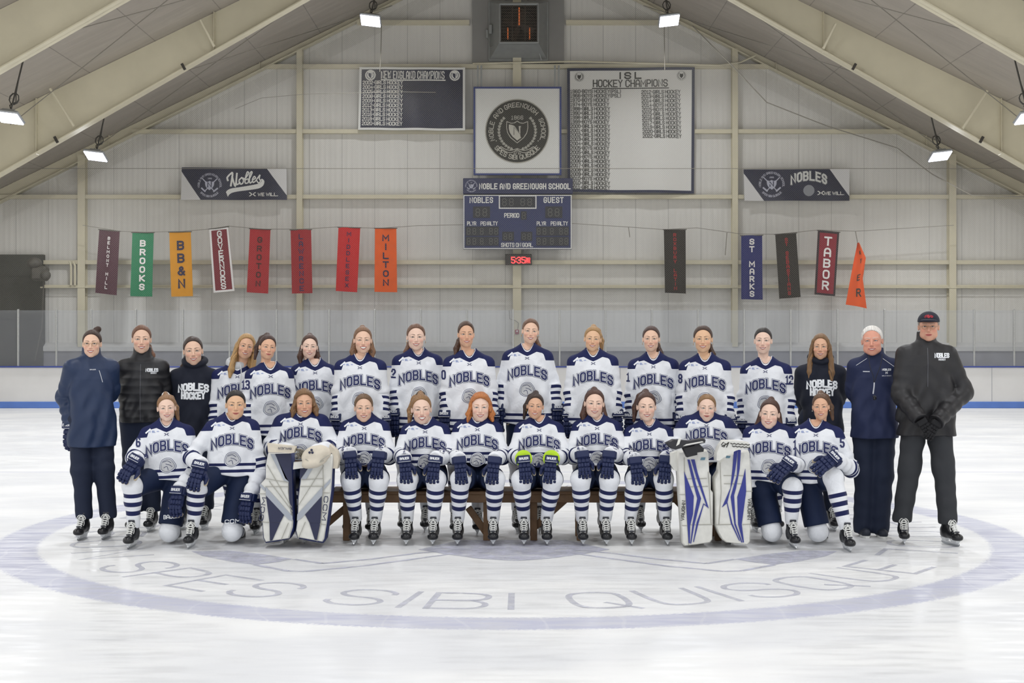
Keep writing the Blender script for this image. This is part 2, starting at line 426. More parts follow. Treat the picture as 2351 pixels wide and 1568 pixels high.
def roof_mat():
    m = bpy.data.materials.new('roof_liner'); m.use_nodes = True; n = m.node_tree.nodes; l = m.node_tree.links
    b = n['Principled BSDF']; b.inputs['Roughness'].default_value = .5
    g = n.new('ShaderNodeNewGeometry'); sx = n.new('ShaderNodeSeparateXYZ'); l.new(g.outputs['Position'], sx.inputs[0])
    a = n.new('ShaderNodeMath'); a.operation = 'ADD'; l.new(sx.outputs['X'], a.inputs[0]); a.inputs[1].default_value = 155 - XR - .68
    d = n.new('ShaderNodeMath'); d.operation = 'DIVIDE'; l.new(a.outputs[0], d.inputs[0]); d.inputs[1].default_value = 1.55
    f = n.new('ShaderNodeMath'); f.operation = 'FRACT'; l.new(d.outputs[0], f.inputs[0])
    c = n.new('ShaderNodeMath'); c.operation = 'LESS_THAN'; l.new(f.outputs[0], c.inputs[0]); c.inputs[1].default_value = .012
    ns = n.new('ShaderNodeTexNoise'); ns.inputs['Scale'].default_value = 1; ns.inputs['Detail'].default_value = 5
    mp = n.new('ShaderNodeMapping'); mp.inputs['Scale'].default_value = (.6, 3.5, .6); l.new(g.outputs['Position'], mp.inputs[0]); l.new(mp.outputs[0], ns.inputs['Vector'])
    r = n.new('ShaderNodeMapRange'); r.inputs[1].default_value = .3; r.inputs[2].default_value = .7; r.inputs[3].default_value = .92; r.inputs[4].default_value = 1.04; l.new(ns.outputs['Fac'], r.inputs[0])
    k = n.new('ShaderNodeMath'); k.operation = 'MULTIPLY_ADD'; l.new(c.outputs[0], k.inputs[0]); k.inputs[1].default_value = -.4; k.inputs[2].default_value = 1
    mm = n.new('ShaderNodeMath'); mm.operation = 'MULTIPLY'; l.new(k.outputs[0], mm.inputs[0]); l.new(r.outputs[0], mm.inputs[1])
    v = n.new('ShaderNodeVectorMath'); v.operation = 'SCALE'; v.inputs[0].default_value = hexc('#a9a196'); l.new(mm.outputs[0], v.inputs['Scale']); l.new(v.outputs[0], b.inputs['Base Color'])
    bp = n.new('ShaderNodeBump'); bp.inputs['Strength'].default_value = .5; bp.inputs['Distance'].default_value = .05; l.new(ns.outputs['Fac'], bp.inputs['Height']); l.new(bp.outputs[0], b.inputs['Normal'])
    return m
RC_, RO_ = 13.06, 4.60           # centre distance and outer radius of the painted circle
def ice_mat():
    m = bpy.data.materials.new('ice'); m.use_nodes = True; n = m.node_tree.nodes; l = m.node_tree.links
    b = n['Principled BSDF']
    g = n.new('ShaderNodeNewGeometry')
    def noise(scale, sc3=(1, 1, 1), det=5, dist=0):
        t = n.new('ShaderNodeTexNoise'); t.inputs['Scale'].default_value = scale; t.inputs['Detail'].default_value = det; t.inputs['Distortion'].default_value = dist
        mp = n.new('ShaderNodeMapping'); mp.inputs['Scale'].default_value = sc3; l.new(g.outputs['Position'], mp.inputs[0]); l.new(mp.outputs[0], t.inputs['Vector']); return t
    def rng(src, a, b2, c, d):
        r = n.new('ShaderNodeMapRange'); r.interpolation_type = 'SMOOTHSTEP'
        for i, v in enumerate((a, b2, c, d)): r.inputs[i + 1].default_value = v
        l.new(src, r.inputs[0]); return r.outputs[0]
    def math2(op, a, b2):
        q = n.new('ShaderNodeMath'); q.operation = op
        for i, v in enumerate((a, b2)):
            if hasattr(v, 'node'): l.new(v, q.inputs[i])
            else: q.inputs[i].default_value = v
        return q.outputs[0]
    nb = noise(.9, (.5, 1.2, 1)); nf = noise(7, (.35, 1.6, 1)); ng = noise(40)
    # distance from the circle's centre, slightly blurred as seen through the ice
    sub = n.new('ShaderNodeVectorMath'); sub.operation = 'SUBTRACT'; l.new(g.outputs['Position'], sub.inputs[0]); sub.inputs[1].default_value = (.02, RC_, 0)
    ln = n.new('ShaderNodeVectorMath'); ln.operation = 'LENGTH'; l.new(sub.outputs[0], ln.inputs[0])
    dist = math2('ADD', ln.outputs['Value'], rng(ng.outputs['Fac'], .3, .7, -.02, .02))
    ring = math2('MULTIPLY', rng(dist, RO_ - .40, RO_ - .34, 0, 1), rng(dist, RO_ - .03, RO_ + .03, 1, 0))
    ring = math2('MULTIPLY', ring, rng(nf.outputs['Fac'], .25, .75, .55, 1.0))
    # far lines of the rink: red-free pale blue line behind the group
    sx = n.new('ShaderNodeSeparateXYZ'); l.new(g.outputs['Position'], sx.inputs[0])
    ly = math2('MULTIPLY', rng(sx.outputs['Y'], 18.55, 18.62, 0, 1), rng(sx.outputs['Y'], 18.75, 18.82, 1, 0))
    paint = math2('MAXIMUM', math2('MULTIPLY', ring, .95), math2('MULTIPLY', ly, .35))
    # skate scratches: thin bright lines
    sc_ = n.new('ShaderNodeTexWave'); sc_.inputs['Scale'].default_value = .7; sc_.inputs['Distortion'].default_value = 9; sc_.inputs['Detail'].default_value = 3; sc_.inputs['Detail Scale'].default_value = .6
    l.new(g.outputs['Position'], sc_.inputs['Vector'])
    scr = rng(sc_.outputs['Fac'], .99, 1.0, 0, .2)
    paint = math2('MULTIPLY', paint, math2('SUBTRACT', 1.0, scr))
    white = n.new('ShaderNodeMixRGB'); l.new(rng(nb.outputs['Fac'], .35, .7, 0, 1), white.inputs[0])
    white.inputs[1].default_value = (*hexc('#d9dadc'), 1); white.inputs[2].default_value = (*hexc('#ebebea'), 1)
    mx = n.new('ShaderNodeMixRGB'); l.new(paint, mx.inputs[0]); l.new(white.outputs[0], mx.inputs[1]); mx.inputs[2].default_value = (*hexc('#b2b4c8'), 1)
    l.new(mx.outputs[0], b.inputs['Base Color'])
    l.new(rng(nf.outputs['Fac'], .3, .7, .32, .6), b.inputs['Roughness']); b.inputs['Specular IOR Level'].default_value = .35
    bp = n.new('ShaderNodeBump'); bp.inputs['Strength'].default_value = .12; bp.inputs['Distance'].default_value = .004
    l.new(nf.outputs['Fac'], bp.inputs['Height']); l.new(bp.outputs[0], b.inputs['Normal'])
    return m
def net_mat():
    m = bpy.data.materials.new('netting'); m.use_nodes = True; n = m.node_tree.nodes; l = m.node_tree.links
    out = n['Material Output']; b = n['Principled BSDF']; b.inputs['Base Color'].default_value = (*hexc('#9a968c'), 1); b.inputs['Roughness'].default_value = .9
    g = n.new('ShaderNodeNewGeometry'); sx = n.new('ShaderNodeSeparateXYZ'); l.new(g.outputs['Position'], sx.inputs[0])
    def m2(op, a, c):
        q = n.new('ShaderNodeMath'); q.operation = op
        for i, v in enumerate((a, c)):
            if hasattr(v, 'node'): l.new(v, q.inputs[i])
            else: q.inputs[i].default_value = v
        return q.outputs[0]
    su = m2('ADD', m2('ADD', sx.outputs['X'], sx.outputs['Z']), 100); di = m2('ADD', m2('SUBTRACT', sx.outputs['X'], sx.outputs['Z']), 100)
    a = m2('LESS_THAN', m2('FRACT', m2('DIVIDE', su, .055), 0), .055); c = m2('LESS_THAN', m2('FRACT', m2('DIVIDE', di, .055), 0), .055)
    fac = m2('MAXIMUM', a, c)
    t = n.new('ShaderNodeBsdfTransparent'); mx = n.new('ShaderNodeMixShader'); l.new(fac, mx.inputs[0]); l.new(t.outputs[0], mx.inputs[1]); l.new(b.outputs[0], mx.inputs[2]); l.new(mx.outputs[0], out.inputs[0])
    return m
def glass_mat():
    m = bpy.data.materials.new('rink_glass'); m.use_nodes = True; n = m.node_tree.nodes; l = m.node_tree.links; out = n['Material Output']
    n.remove(n['Principled BSDF'])
    t = n.new('ShaderNodeBsdfTransparent'); t.inputs[0].default_value = (.93, .94, .95, 1)
    gl = n.new('ShaderNodeBsdfGlossy'); gl.inputs['Roughness'].default_value = .06; gl.inputs[0].default_value = (.9, .93, 1, 1)
    d = n.new('ShaderNodeBsdfDiffuse'); d.inputs[0].default_value = (.8, .8, .82, 1)
    lw = n.new('ShaderNodeLayerWeight'); lw.inputs[0].default_value = .3
    mx = n.new('ShaderNodeMixShader'); mx2 = n.new('ShaderNodeMixShader'); mx2.inputs[0].default_value = .06
    l.new(lw.outputs['Fresnel'], mx.inputs[0]); l.new(t.outputs[0], mx.inputs[1]); l.new(gl.outputs[0], mx.inputs[2])
    l.new(mx.outputs[0], mx2.inputs[1]); l.new(d.outputs[0], mx2.inputs[2]); l.new(mx2.outputs[0], out.inputs[0])
    return m
M_wall, M_roof, M_ice, M_net, M_glass = wall_mat(), roof_mat(), ice_mat(), net_mat(), glass_mat()
M_steel = mat('cream_steel', '#d8d0b6', .5, var=.06, vscale=1.5)
M_cmu = mat('grey_block', '#96959a', .8, var=.12, vscale=3)
M_sill = mat('sill_white', '#cfcdc9', .6, var=.05)
M_dark = mat('dark_opening', '#4b4b46', .7, var=.3, vscale=.8)
M_board = mat('board_white', '#dddbd8', .35, var=.05, vscale=1.5)
M_kick = mat('kick_blue', '#5b7fc8', .4, var=.08, vscale=3)
M_cap = mat('cap_blue', '#3a4a92', .4)
M_alu = mat('aluminium', '#b9b9b6', .4, metal=.5, var=.15, vscale=30)
M_galv = mat('galvanised', '#9a9c9a', .45, metal=.4, var=.08, vscale=6)
M_ply = mat('grey_plywood', '#8d8b88', .75, var=.06, vscale=2)
M_white = mat('print_white', '#e6e5df', .6)
M_black = mat('print_black', '#2c2b28', .6)
M_navyp = mat('print_navy', '#252a45', .5)
M_navyv = mat('vinyl_navy', '#252840', .35, var=.1, vscale=3)
M_wire = mat('wire', '#8a857a', .5)
M_lens = mat('lamp_lens', '#e6e8ff', .4, emit=6)
M_wood = mat('bench_wood', '#7b5d40', .65, var=.25, vscale=9, bump=.3)

WD = 39.1                        # distance of the end wall
# ------------------------------------------------------------------ floor, walls, roof
mb = MB().use(M_ice); mb.add([(-15.6, -6, 0), (15.9, -6, 0), (15.9, 40, 0), (-15.6, 40, 0)], [(0, 1, 2, 3)])
floor = tag(mb.build('floor'), kind='structure')
def roof_z(x): return 13.05 - .486 * abs(x - XR)
XL, XRr = XR - 15.7, XR + 15.7
mb = MB().use(M_wall)
mb.prism([(XL, WD, 1.5), (XRr, WD, 1.5), (XRr, WD, roof_z(XRr)), (XR, WD, 13.05), (XL, WD, roof_z(XL))], (0, .2, 0))
tag(mb.build('wall_back'), kind='structure')
mb = MB().use(M_cmu); mb.box(((XL + XRr) / 2, WD + .05, .775), (31.4, .5, 1.45)); tag(mb.build('wall_back_base'), kind='structure')
mb = MB().use(M_sill); mb.prism([(XL, WD - .24, 1.48), (XL, WD - .24, 1.60), (XL, WD - .02, 1.72), (XL, WD + .05, 1.48)], (31.4, 0, 0))
tag(mb.build('trim_1'), kind='structure')
for nm, x in (('wall_left', XL - .1), ('wall_right', XRr + .1)):
    mb = MB().use(M_wall); mb.box((x, 18, 2.7), (.2, 44, 5.6)); tag(mb.build(nm), kind='structure')
mb = MB().use(M_roof)
for s in (-1, 1):
    x2 = XR + s * 15.9
    mb.prism([(XR, -4, 13.05), (x2, -4, roof_z(x2)), (x2, -4, roof_z(x2) + .15), (XR, -4, 13.2)], (0, 44, 0))
tag(mb.build('ceiling'), kind='structure')
# dark doorway in the far left corner, with its frame rails
mb = MB().use(M_dark); mb.box((-14.25, WD - .16, 2.2), (2.35, .2, 3.95))
for z in (.6, 1.2, 1.8, 2.4, 3.0, 3.6): mb.box((-14.25, WD - .27, z), (2.35, .03, .04))
tag(mb.build('door_1'), kind='structure')

# ------------------------------------------------------------------ steel: columns, girts, frames
for i, (px, wpx) in enumerate(((190, 17), (689, 13), (1187, 19), (1686, 13), (2184, 16))):
    c = P(px, 784, WD - .12); ww = wpx / K(WD); top = roof_z(c.x) - .18
    mb = MB().use(M_steel); mb.box((c.x, WD - .25, top / 2 + .8), (ww, .02, top - 1.6)); mb.box((c.x, WD - .02, top / 2 + .8), (ww, .02, top - 1.6)); mb.box((c.x, WD - .13, top / 2 + .8), (.02, .24, top - 1.6))
    o = mb.build('trim_column'); tag(o, 'cream steel column on the end wall, number %s of five from the left' % ('one', 'two', 'three', 'four', 'five')[i], 'column', kind='structure')
for i, py in enumerate((50, 151, 300, 450, 600, 655)):
    z = EYE + (784 - py) / K(WD - .1); hx = min(15.5, (13.05 - z) / .486 - .35)
    mb = MB().use(M_steel)
    for s in (-1, 1):
        x0 = XR + (1.35 if i == 0 else 0.0) * s; x1 = XR + s * hx
        if s < 0 and i >= 4: x1 = XR - 13.3
        hh_ = .11 if i < 5 else .07; mb.box(((x0 + x1) / 2, WD - .2, z - .03), (abs(x1 - x0), .02, hh_)); mb.box(((x0 + x1) / 2, WD - .095, z - .03 - hh_ / 2 + .01), (abs(x1 - x0), .19, .015))
    tag(mb.build('trim_girt'), kind='structure')
# conduit and thin horizontal joint lines
mb = MB().use(M_steel); mb.tube([(XR - 13.3, WD - .26, EYE + (784 - 660) / 82.2), (15.5, WD - .26, EYE + (784 - 661) / 82.2)], .02)
mb.tube([P(1085, 146, WD - .3), P(1320, 141, WD - .3), P(1650, 150, WD - .3), P(1700, 143, WD - .3), P(1735, 127, WD - .3)], .025)
mb.tube([P(168, 600, WD - .3), P(172, 610, WD - .3), P(172, 655, WD - .3)], .03); mb.tube([P(160, 600, WD - .3), P(163, 610, WD - .3), P(163, 655, WD - .3)], .03)
tag(mb.build('trim_conduit'), kind='structure')
def frame(d, za, sl, name, dep=.16):
    mb = MB().use(M_steel)
    for s in (-1, 1):
        x0, x1 = XR, XR + s * 15.4; zb = lambda x: za - sl * abs(x - XR)
        top = lambda x: roof_z(x) - .01
        mb.prism([(x0, d, zb(x0)), (x1, d, zb(x1)), (x1, d, top(x1)), (x0, d, top(x0))], (0, .02, 0))
        for f in (zb,):
            mb.prism([(x0, d - dep, f(x0)), (x1, d - dep, f(x1)), (x1, d - dep, f(x1) + .03), (x0, d - dep, f(x0) + .03)], (0, dep * 2, 0))
        for k in range(3):
            xx = x0 + s * (3 + 4.2 * k)
            mb.box((xx, d, (zb(xx) + top(xx)) / 2), (.015, .2, max(.05, top(xx) - zb(xx))))
    return tag(mb.build('trim_roof_frame'), kind='structure')
frame(38.95, 12.95, .507, 'f1', .12)
for d in (33.0, 26.9, 20.8, 14.7, 8.6, 2.5): frame(d, 12.71, .573, 'f')
# fly braces and crossed rods
mb = MB().use(M_steel)
for px0, py0, px1, py1 in ((115, 203, 170, 290), (460, 45, 492, 107), (1919, 54, 1890, 112), (2267, 208, 2210, 295)):
    mb.tube([P(px0, py0, 32.6), P(px1, py1, 32.75)], .035, n=6)
tag(mb.build('trim_brace'), kind='structure')
mb = MB().use(M_wire)
for s in (-1, 1):
    for (a, b) in ((3.5, 12.0), (12.0, 3.5)):
        xa, xb = XR + s * a, XR + s * b
        mb.tube([(xa, 27.0, roof_z(xa) - .35), (xb, 32.9, roof_z(xb) - .35)], .011, n=5)
        mb.tube([(xa, 33.1, roof_z(xa) - .35), (xb, 38.8, roof_z(xb) - .25)], .011, n=5)
tag(mb.build('trim_cross_rod'), kind='structure')
mb = MB().use(mat('bolt_dark', '#3d3934', .6))
for s in (-1, 1):
    for o_ in (4.2, 7.9, 10.9, 13.4):
        x = XR + s * o_; mb.box((x, 32.83, 12.71 - .573 * o_ + .04), (.06, .05, .16), Matrix.Rotation(s * .5, 3, 'Y'))
tag(mb.build('trim_clip'), kind='structure')

# ------------------------------------------------------------------ high bay lamps with hanging cords
for i, (lx, ly, lz) in enumerate(LAMPS):
    if ly < 29: continue
    e = empty('pendant_lamp', (lx, ly, lz)); e.rotation_euler = (-.30, (.12 if lx < 0 else -.12), 0); side = 'left' if lx < 0 else 'right'
    lab = {35.5: {-10.6: 'high bay lamp hanging at the far left, low over the end netting', -3.6: 'high bay lamp hanging left of the ventilation fan', 4.0: 'high bay lamp hanging right of the ventilation fan', 10.9: 'high bay lamp hanging at the far right, low over the end netting'},
           29.4: {-10.6: 'high bay lamp cut off at the left edge of the picture, with a coiled cord', 10.9: 'high bay lamp cut off at the right edge of the picture', -3.6: 'high bay lamp above the picture on the left side of the ridge', 4.0: 'high bay lamp above the picture on the right side of the ridge'}}[ly][lx]
    tag(e, lab, 'ceiling lamp', 'high bay lamps under the roof')
    m1 = MB().use(M_galv); m1.box((0, 0, 0), (.54, .54, .07), bev=.03); m1.box((0, 0, .07), (.3, .3, .08), bev=.02)
    m1.build('housing', e)
    m2_ = MB().use(M_lens); m2_.box((0, 0, -.045), (.49, .49, .03), bev=.01); m2_.build('diffuser', e)
    h = roof_z(lx) - lz
    m3 = MB().use(mat('cord_dark', '#4a4843', .6)); m3.tube([(0, 0, .1), (0, 0, min(h, 1.4))], .018, n=6)
    m3.tube([(.0 + .10 * math.cos(t * .7), .02 * t * .1, .42 + .13 * math.sin(t * .7)) for t in range(19)], .012, n=5)
    m3.tube([(0.02, 0, .1), (-.05, 0, .25), (.06, 0, .34), (.02, 0, .55), (0, 0, .9)], .014, n=5); m3.build('cord', e)
    for o in list(COL.objects):
        if o.type == 'LIGHT' and (o.location - Vector((lx, ly, lz - .12))).length < .01:
            o.location = (0, 0, -.075); o.parent = e

# ------------------------------------------------------------------ boards, glass, posts, netting
BD = 36.6
mb = MB().use(M_board); mb.box((0, BD + .06, .62), (31, .12, .90)); mb.build  # white facing
boards = empty('rink_boards', (0, BD, 0)); boards['kind'] = 'structure'; boards.name = 'trim_boards'
o = mb.build('board_panel'); o.parent = boards; o.location = (0, -BD, 0)
mb = MB().use(M_kick); mb.box((0, BD - .01, .085), (31, .05, .17), bev=.01); o = mb.build('kick_plate'); o.parent = boards; o.location = (0, -BD, 0)
mb = MB().use(M_cap); mb.box((0, BD + .05, 1.085), (31, .2, .035), bev=.01); o = mb.build('cap_rail'); o.parent = boards; o.location = (0, -BD, 0)
mb = MB().use(mat('board_joint', '#8f9299', .6))
for k in range(-6, 7): mb.box((k * 2.44 + .4, BD - .002, .62), (.008, .01, .88))
o = mb.build('joint'); o.parent = boards; o.location = (0, -BD, 0)
posts = [40, 128, 208, 311, 419, 526, 634, 755, 860, 966, 1072, 1178, 1285, 1391, 1497, 1603, 1709, 1816, 1924, 2032, 2140, 2238, 2330]
KB = K(BD); px_x = [(p - CX) / KB for p in posts]
for x in px_x:
    mb = MB().use(M_alu); mb.box((0, 0, .75), (.045, .06, 1.5), bev=.008); mb.box((0, -.035, .75), (.02, .02, 1.46))
    o = mb.build('glass_post'); o.location = (x, BD + .06, 1.1)
    tag(o, 'slim aluminium post holding the glass above the end boards', 'post', 'aluminium posts of the rink glass', kind='structure')
ex = [px_x[0] - 1.2] + px_x + [px_x[-1] + 1.2]
for a, b in zip(ex[:-1], ex[1:]):
    mb = MB().use(M_glass); hgt = 1.47
    mb.box(((a + b) / 2, BD + .06, 1.1 + hgt / 2), (b - a - .05, .012, hgt)); o = mb.build('glass_panel')
    tag(o, 'clear glass pane above the end boards', 'glass pane', 'glass panes above the end boards', kind='structure')
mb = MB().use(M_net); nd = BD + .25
pts = [(-14.6, nd, 2.5), (14.9, nd, 2.5), (14.9, nd, roof_z(14.9) - .3), (XR, nd, 12.6), (-14.6, nd, roof_z(-14.6) - .3)]
mb.add(pts, [(0, 1, 2, 3, 4)]); 
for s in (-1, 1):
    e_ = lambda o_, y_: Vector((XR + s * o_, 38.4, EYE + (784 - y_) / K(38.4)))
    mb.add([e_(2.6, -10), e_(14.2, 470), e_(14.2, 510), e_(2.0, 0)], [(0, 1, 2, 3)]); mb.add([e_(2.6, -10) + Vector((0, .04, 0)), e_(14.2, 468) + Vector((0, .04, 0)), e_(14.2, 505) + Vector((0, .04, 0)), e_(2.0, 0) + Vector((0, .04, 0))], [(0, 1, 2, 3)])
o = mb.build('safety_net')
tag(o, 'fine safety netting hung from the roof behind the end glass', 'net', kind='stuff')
mb = MB().use(M_wire)
mb.tube([(-14.6, nd, EYE + (784 - 387) / K(nd)), (14.6, nd, EYE + (784 - 387) / K(nd))], .008, n=5)
mb.tube([P(1000, 212, nd), P(925, 211, nd), P(700, 216, nd), P(600, 225, nd), P(540, 250, nd)], .007, n=5)
mb.tube([P(1590, 60, nd), P(1680, 150, nd), P(1760, 235, nd), P(1900, 290, nd), P(2060, 340, nd), P(2140, 400, nd), P(2230, 448, nd), P(2351, 452, nd)], .014, n=5)
mb.tube([P(876, 60, nd), P(874, 130, nd), P(872, 165, nd)], .012, n=5); mb.tube([P(1525, 60, nd), P(1526, 160, nd)], .012, n=5)
o = mb.build('net_cable'); tag(o, 'thin steel cables that carry the safety netting', 'cable', kind='stuff')
mb = MB().use(mat('heater_grey', '#57544e', .6, var=.2))
c = P(92, 628, WD - .75); mb.box(c, (.42, .4, .4), bev=.06); mb.ell(c + Vector((-.12, -.1, .28)), (.2, .2, .16)); mb.ell(c + Vector((.2, -.15, -.05)), (.14, .14, .14)); mb.tube([c + Vector((.1, 0, -.2)), c + Vector((.05, 0, -1.5)), c + Vector((-.15, 0, -2.4))], .02)
mb.tube([c + Vector((0, .2, 0)), c + Vector((0, .5, .1))], .05)
tag(mb.build('door_motor'), 'dark grey motor unit with hanging cord beside the dark doorway', 'motor')
# red call point on the centre column
e = MB().use(mat('alarm_red', '#9a3038', .5)); c = P(1187, 762, WD - .28); e.box(c, (.11, .06, .13), bev=.015)
o = e.build('alarm_box'); tag(o, 'small red alarm box on the centre column behind the glass', 'alarm box')
e = MB().use(M_white); e.box(c + Vector((0, -.035, .02)), (.045, .01, .035)); e.build('cover', o)
e = MB().use(M_wire); e.tube([c + Vector((.02, 0, .06)), c + Vector((.04, 0, .25)), c + Vector((-.05, 0, .32)), c + Vector((-.2, 0, .36)), c + Vector((-.22, 0, .6))], .008); e.build('cord', o)
# ================================================================== things on the end wall
def pmap(d): return lambda u, v: P(u, v, d)
def T(cx, cy, d, k=1.0): return lambda u, v: P(cx + u * k, cy - v * k, d)     # pixels, v up

# ventilation fan
e = empty('ventilation_fan', P(1190, 140, WD - .2)); tag(e, 'large ventilation fan in a grey metal hood at the top of the end wall', 'fan'); off = -e.location
def part(mb, name, root=e):
    o = mb.build(name); o.parent = root; o.location = -root.location; return o
mb = MB().use(M_ply); a, b = P(1085, 0, WD - .14), P(1295, 144, WD - .14); mb.box(((a.x + b.x) / 2, WD - .1, b.z + 1.1), (b.x - a.x, .12, 2.2)); part(mb, 'backing_panel')
mb = MB().use(M_galv)
A = [P(1123, 5, WD - .18), P(1257, 5, WD - .18), P(1257, 138, WD - .18), P(1123, 138, WD - .18)]; B = [P(1147, 9, WD - .75), P(1236, 9, WD - .75), P(1236, 98, WD - .75), P(1147, 98, WD - .75)]
for i in range(4): j = (i + 1) % 4; mb.add([A[i], A[j], B[j], B[i]], [(0, 1, 2, 3)])
for q, t in ((A, .05), (B, .06)):
    for i in range(4):
        p0, p1 = q[i], q[(i + 1) % 4]; mb.tube([p0, p1], t / 1.4, n=4)
part(mb, 'hood')
mb = MB().use(mat('fan_dark', '#2a211c', .8)); a, c = B[0], B[2]; mb.box(((a.x + c.x) / 2, WD - .3, (a.z + c.z) / 2), (c.x - a.x + .1, .05, a.z - c.z + .1))
cc = Vector(((a.x + c.x) / 2, WD - .45, (a.z + c.z) / 2))
rp = []
for i in range(40):
    t = 2 * math.pi * i / 40; rp.append(cc + Vector((.47 * math.cos(t), 0, .47 * math.sin(t))))
mb.tube(rp + [rp[0]], .035, n=6); part(mb, 'shroud')
mb = MB().use(mat('fan_blade', '#3a2c24', .6))
for k in range(4):
    R = Matrix.Rotation(k * math.pi / 2 + .35, 3, 'Y'); mb.box(cc + R @ Vector((.24, 0, 0)), (.4, .02, .17), R @ Matrix.Rotation(.5, 3, 'X'))
mb.tube([cc + Vector((0, -.08, 0)), cc + Vector((0, .1, 0))], .07, n=16); part(mb, 'blades')
mb = MB().use(mat('fan_louvre', '#45382e', .6))
for i in range(12): z = c.z + (i + .5) / 12 * (a.z - c.z); mb.box(((a.x + c.x) / 2, WD - .68, z), (c.x - a.x, .012, .012))
for x_ in (.33, .66): mb.box((a.x + (c.x - a.x) * x_, WD - .68, (a.z + c.z) / 2), (.025, .02, a.z - c.z))
part(mb, 'grille')
mb = MB().use(mat('fan_glint', '#c8662e', .5, emit=.5)); mb.box(P(1192, 38, WD - .6), (.035, .02, .5)); part(mb, 'orange_glint')  # orange glints on the fan, put in as faintly glowing bars
for px_ in (1166, 1216): mb = MB().use(MATS['fan_glint']); mb.box(P(px_, 77, WD - .6), (.03, .02, .32)); part(mb, 'orange_glint')
mb = MB().use(M_galv); mb.box(P(1126, 67, WD - .35), (.1, .12, .25), bev=.02); mb.box(P(1118, 78, WD - .3), (.08, .1, .25), bev=.02); mb.tube([P(1119, 90, WD - .3), P(1125, 110, WD - .35), P(1142, 102, WD - .5)], .015); mb.tube([P(1240, 90, WD - .5), P(1238, 120, WD - .4), P(1243, 138, WD - .3)], .018); part(mb, 'control_box')

# ------------------------------------------------------------------ seal on its white board
ROUND[0] = True
D = 38.6
e = empty('school_sign', P(1188, 402, D)); tag(e, 'square white board with a round black school seal in a blue frame', 'sign')
def part_of(root):
    def f(mb, name):
        o = mb.build(name); o.parent = root; o.location = -root.location; return o
    return f
pt = part_of(e); K0 = K(D)
def bx(mb, x0, y0, x1, y1, d, th=.04, bev=0):
    a, b = P(x0, y0, d), P(x1, y1, d); mb.box(((a.x + b.x) / 2, d + th / 2, (a.z + b.z) / 2), (b.x - a.x, th, a.z - b.z), bev=bev)
mb = MB().use(M_white); bx(mb, 1091, 203, 1285, 399, D, .05); pt(mb, 'board')
mb = MB().use(mat('frame_blue', '#31407e', .4))
for r_ in ((1087, 199, 1289, 203), (1087, 398, 1289, 402), (1087, 203, 1091, 398), (1285, 203, 1289, 398)): bx(mb, *r_, D - .03, .09)
pt(mb, 'frame')
m_ = lambda d: T(1187.5, 301, d)
mb = MB().use(mat('seal_rim', '#b5b1a4', .5)); disc(mb, 0, 0, 74, m_(D - .006)); pt(mb, 'rim')
mb = MB().use(mat('seal_black', '#34322c', .5)); disc(mb, 0, 0, 71.5, m_(D - .012)); pt(mb, 'seal')
mb = MB().use(mat('seal_print', '#c9c5b8', .5)); mp = m_(D - .018); r = math.radians
arc_text(mb, 'NOBLE', 9.5, 1.5, mp, 0, 0, 55.5, r(180), r(42), space=3)
arc_text(mb, 'AND', 9.5, 1.5, mp, 0, 0, 55.5, r(137), r(24)); arc_text(mb, 'GREENOUGH', 9.5, 1.5, mp, 0, 0, 55.5, r(80), r(77)); arc_text(mb, 'SCHOOL', 9.5, 1.5, mp, 0, 0, 55.5, r(4), r(48))
arc_text(mb, 'SPES SIBI QUISQUE', 9.5, 1.6, mp, 0, 0, 55.5, r(270), r(106), inward=True)
put_text(mb, '1866', 8, 1.0, mp, 0, 27)
def shield(s, cx=0, cz=0): return [(cx + x * s, cz + z * s) for x, z in ((-24, 22), (-14, 18), (-6, 19), (0, 23), (6, 19), (14, 18), (24, 22), (24.5, 8), (22, -4), (15, -15), (0, -27), (-15, -15), (-22, -4), (-24.5, 8), (-24, 22))]
stroke(mb, shield(1), 1.4, mp); fill(mb, [(-19, 15.5), (-9, 13.5), (9, -15), (0, -21.5), (-11, -12.5), (-17, -3), (-19.5, 6)], mp)
for s in (-1, 1):
    for k in range(13):
        a = r(270 + s * (14 + k * 9.6)); R_ = 42.5 - (abs(k - 6) < 5) * .5; c = (R_ * math.cos(a), R_ * math.sin(a))
        ta = a + s * math.pi / 2
        for w_ in (-.45, .45, 0):
            t2 = ta + w_; L_ = 6.5; q = (c[0] + L_ * math.cos(t2), c[1] + L_ * math.sin(t2)); nx_ = (-math.sin(t2), math.cos(t2)); md = ((c[0] + q[0]) / 2, (c[1] + q[1]) / 2)
            stroke(mb, [c, (md[0] + nx_[0] * 1.5, md[1] + nx_[1] * 1.5), q, (md[0] - nx_[0] * 1.5, md[1] - nx_[1] * 1.5), c], .8, mp)
    stroke(mb, smooth_line([(0, -40), (s * 14, -44), (s * 26, -42), (s * 37, -36), (s * 40, -38)]), 1.5, mp); stroke(mb, smooth_line([(0, -42), (s * 12, -49), (s * 24, -48), (s * 34, -41), (s * 40, -38)]), 1.3, mp)
    stroke(mb, [(0, -41), (s * 8, -52), (s * 3, -53), (0, -41)], 1.2, mp)
    for a in (200, 205): mb_ = None
    disc(mb, 53 * math.cos(r(270 + s * 65)), 53 * math.sin(r(270 + s * 65)), 1.2, mp, 8)
pt(mb, 'lettering')
mb = MB().use(mat('seal_print', '')); put_text(mb, 'N', 17, 5, m_(D - .024), 0, -8, width=12); pt(mb, 'initial')
mb = MB().use(mat('seal_black', '')); put_text(mb, 'N', 17, 1.3, m_(D - .028), 0, -8, width=15); pt(mb, 'initial_outline')
mb = MB().use(M_galv)
for x in (1095, 1103, 1272, 1281): bx(mb, x, 150, x + 4, 199, D + .05, .05)
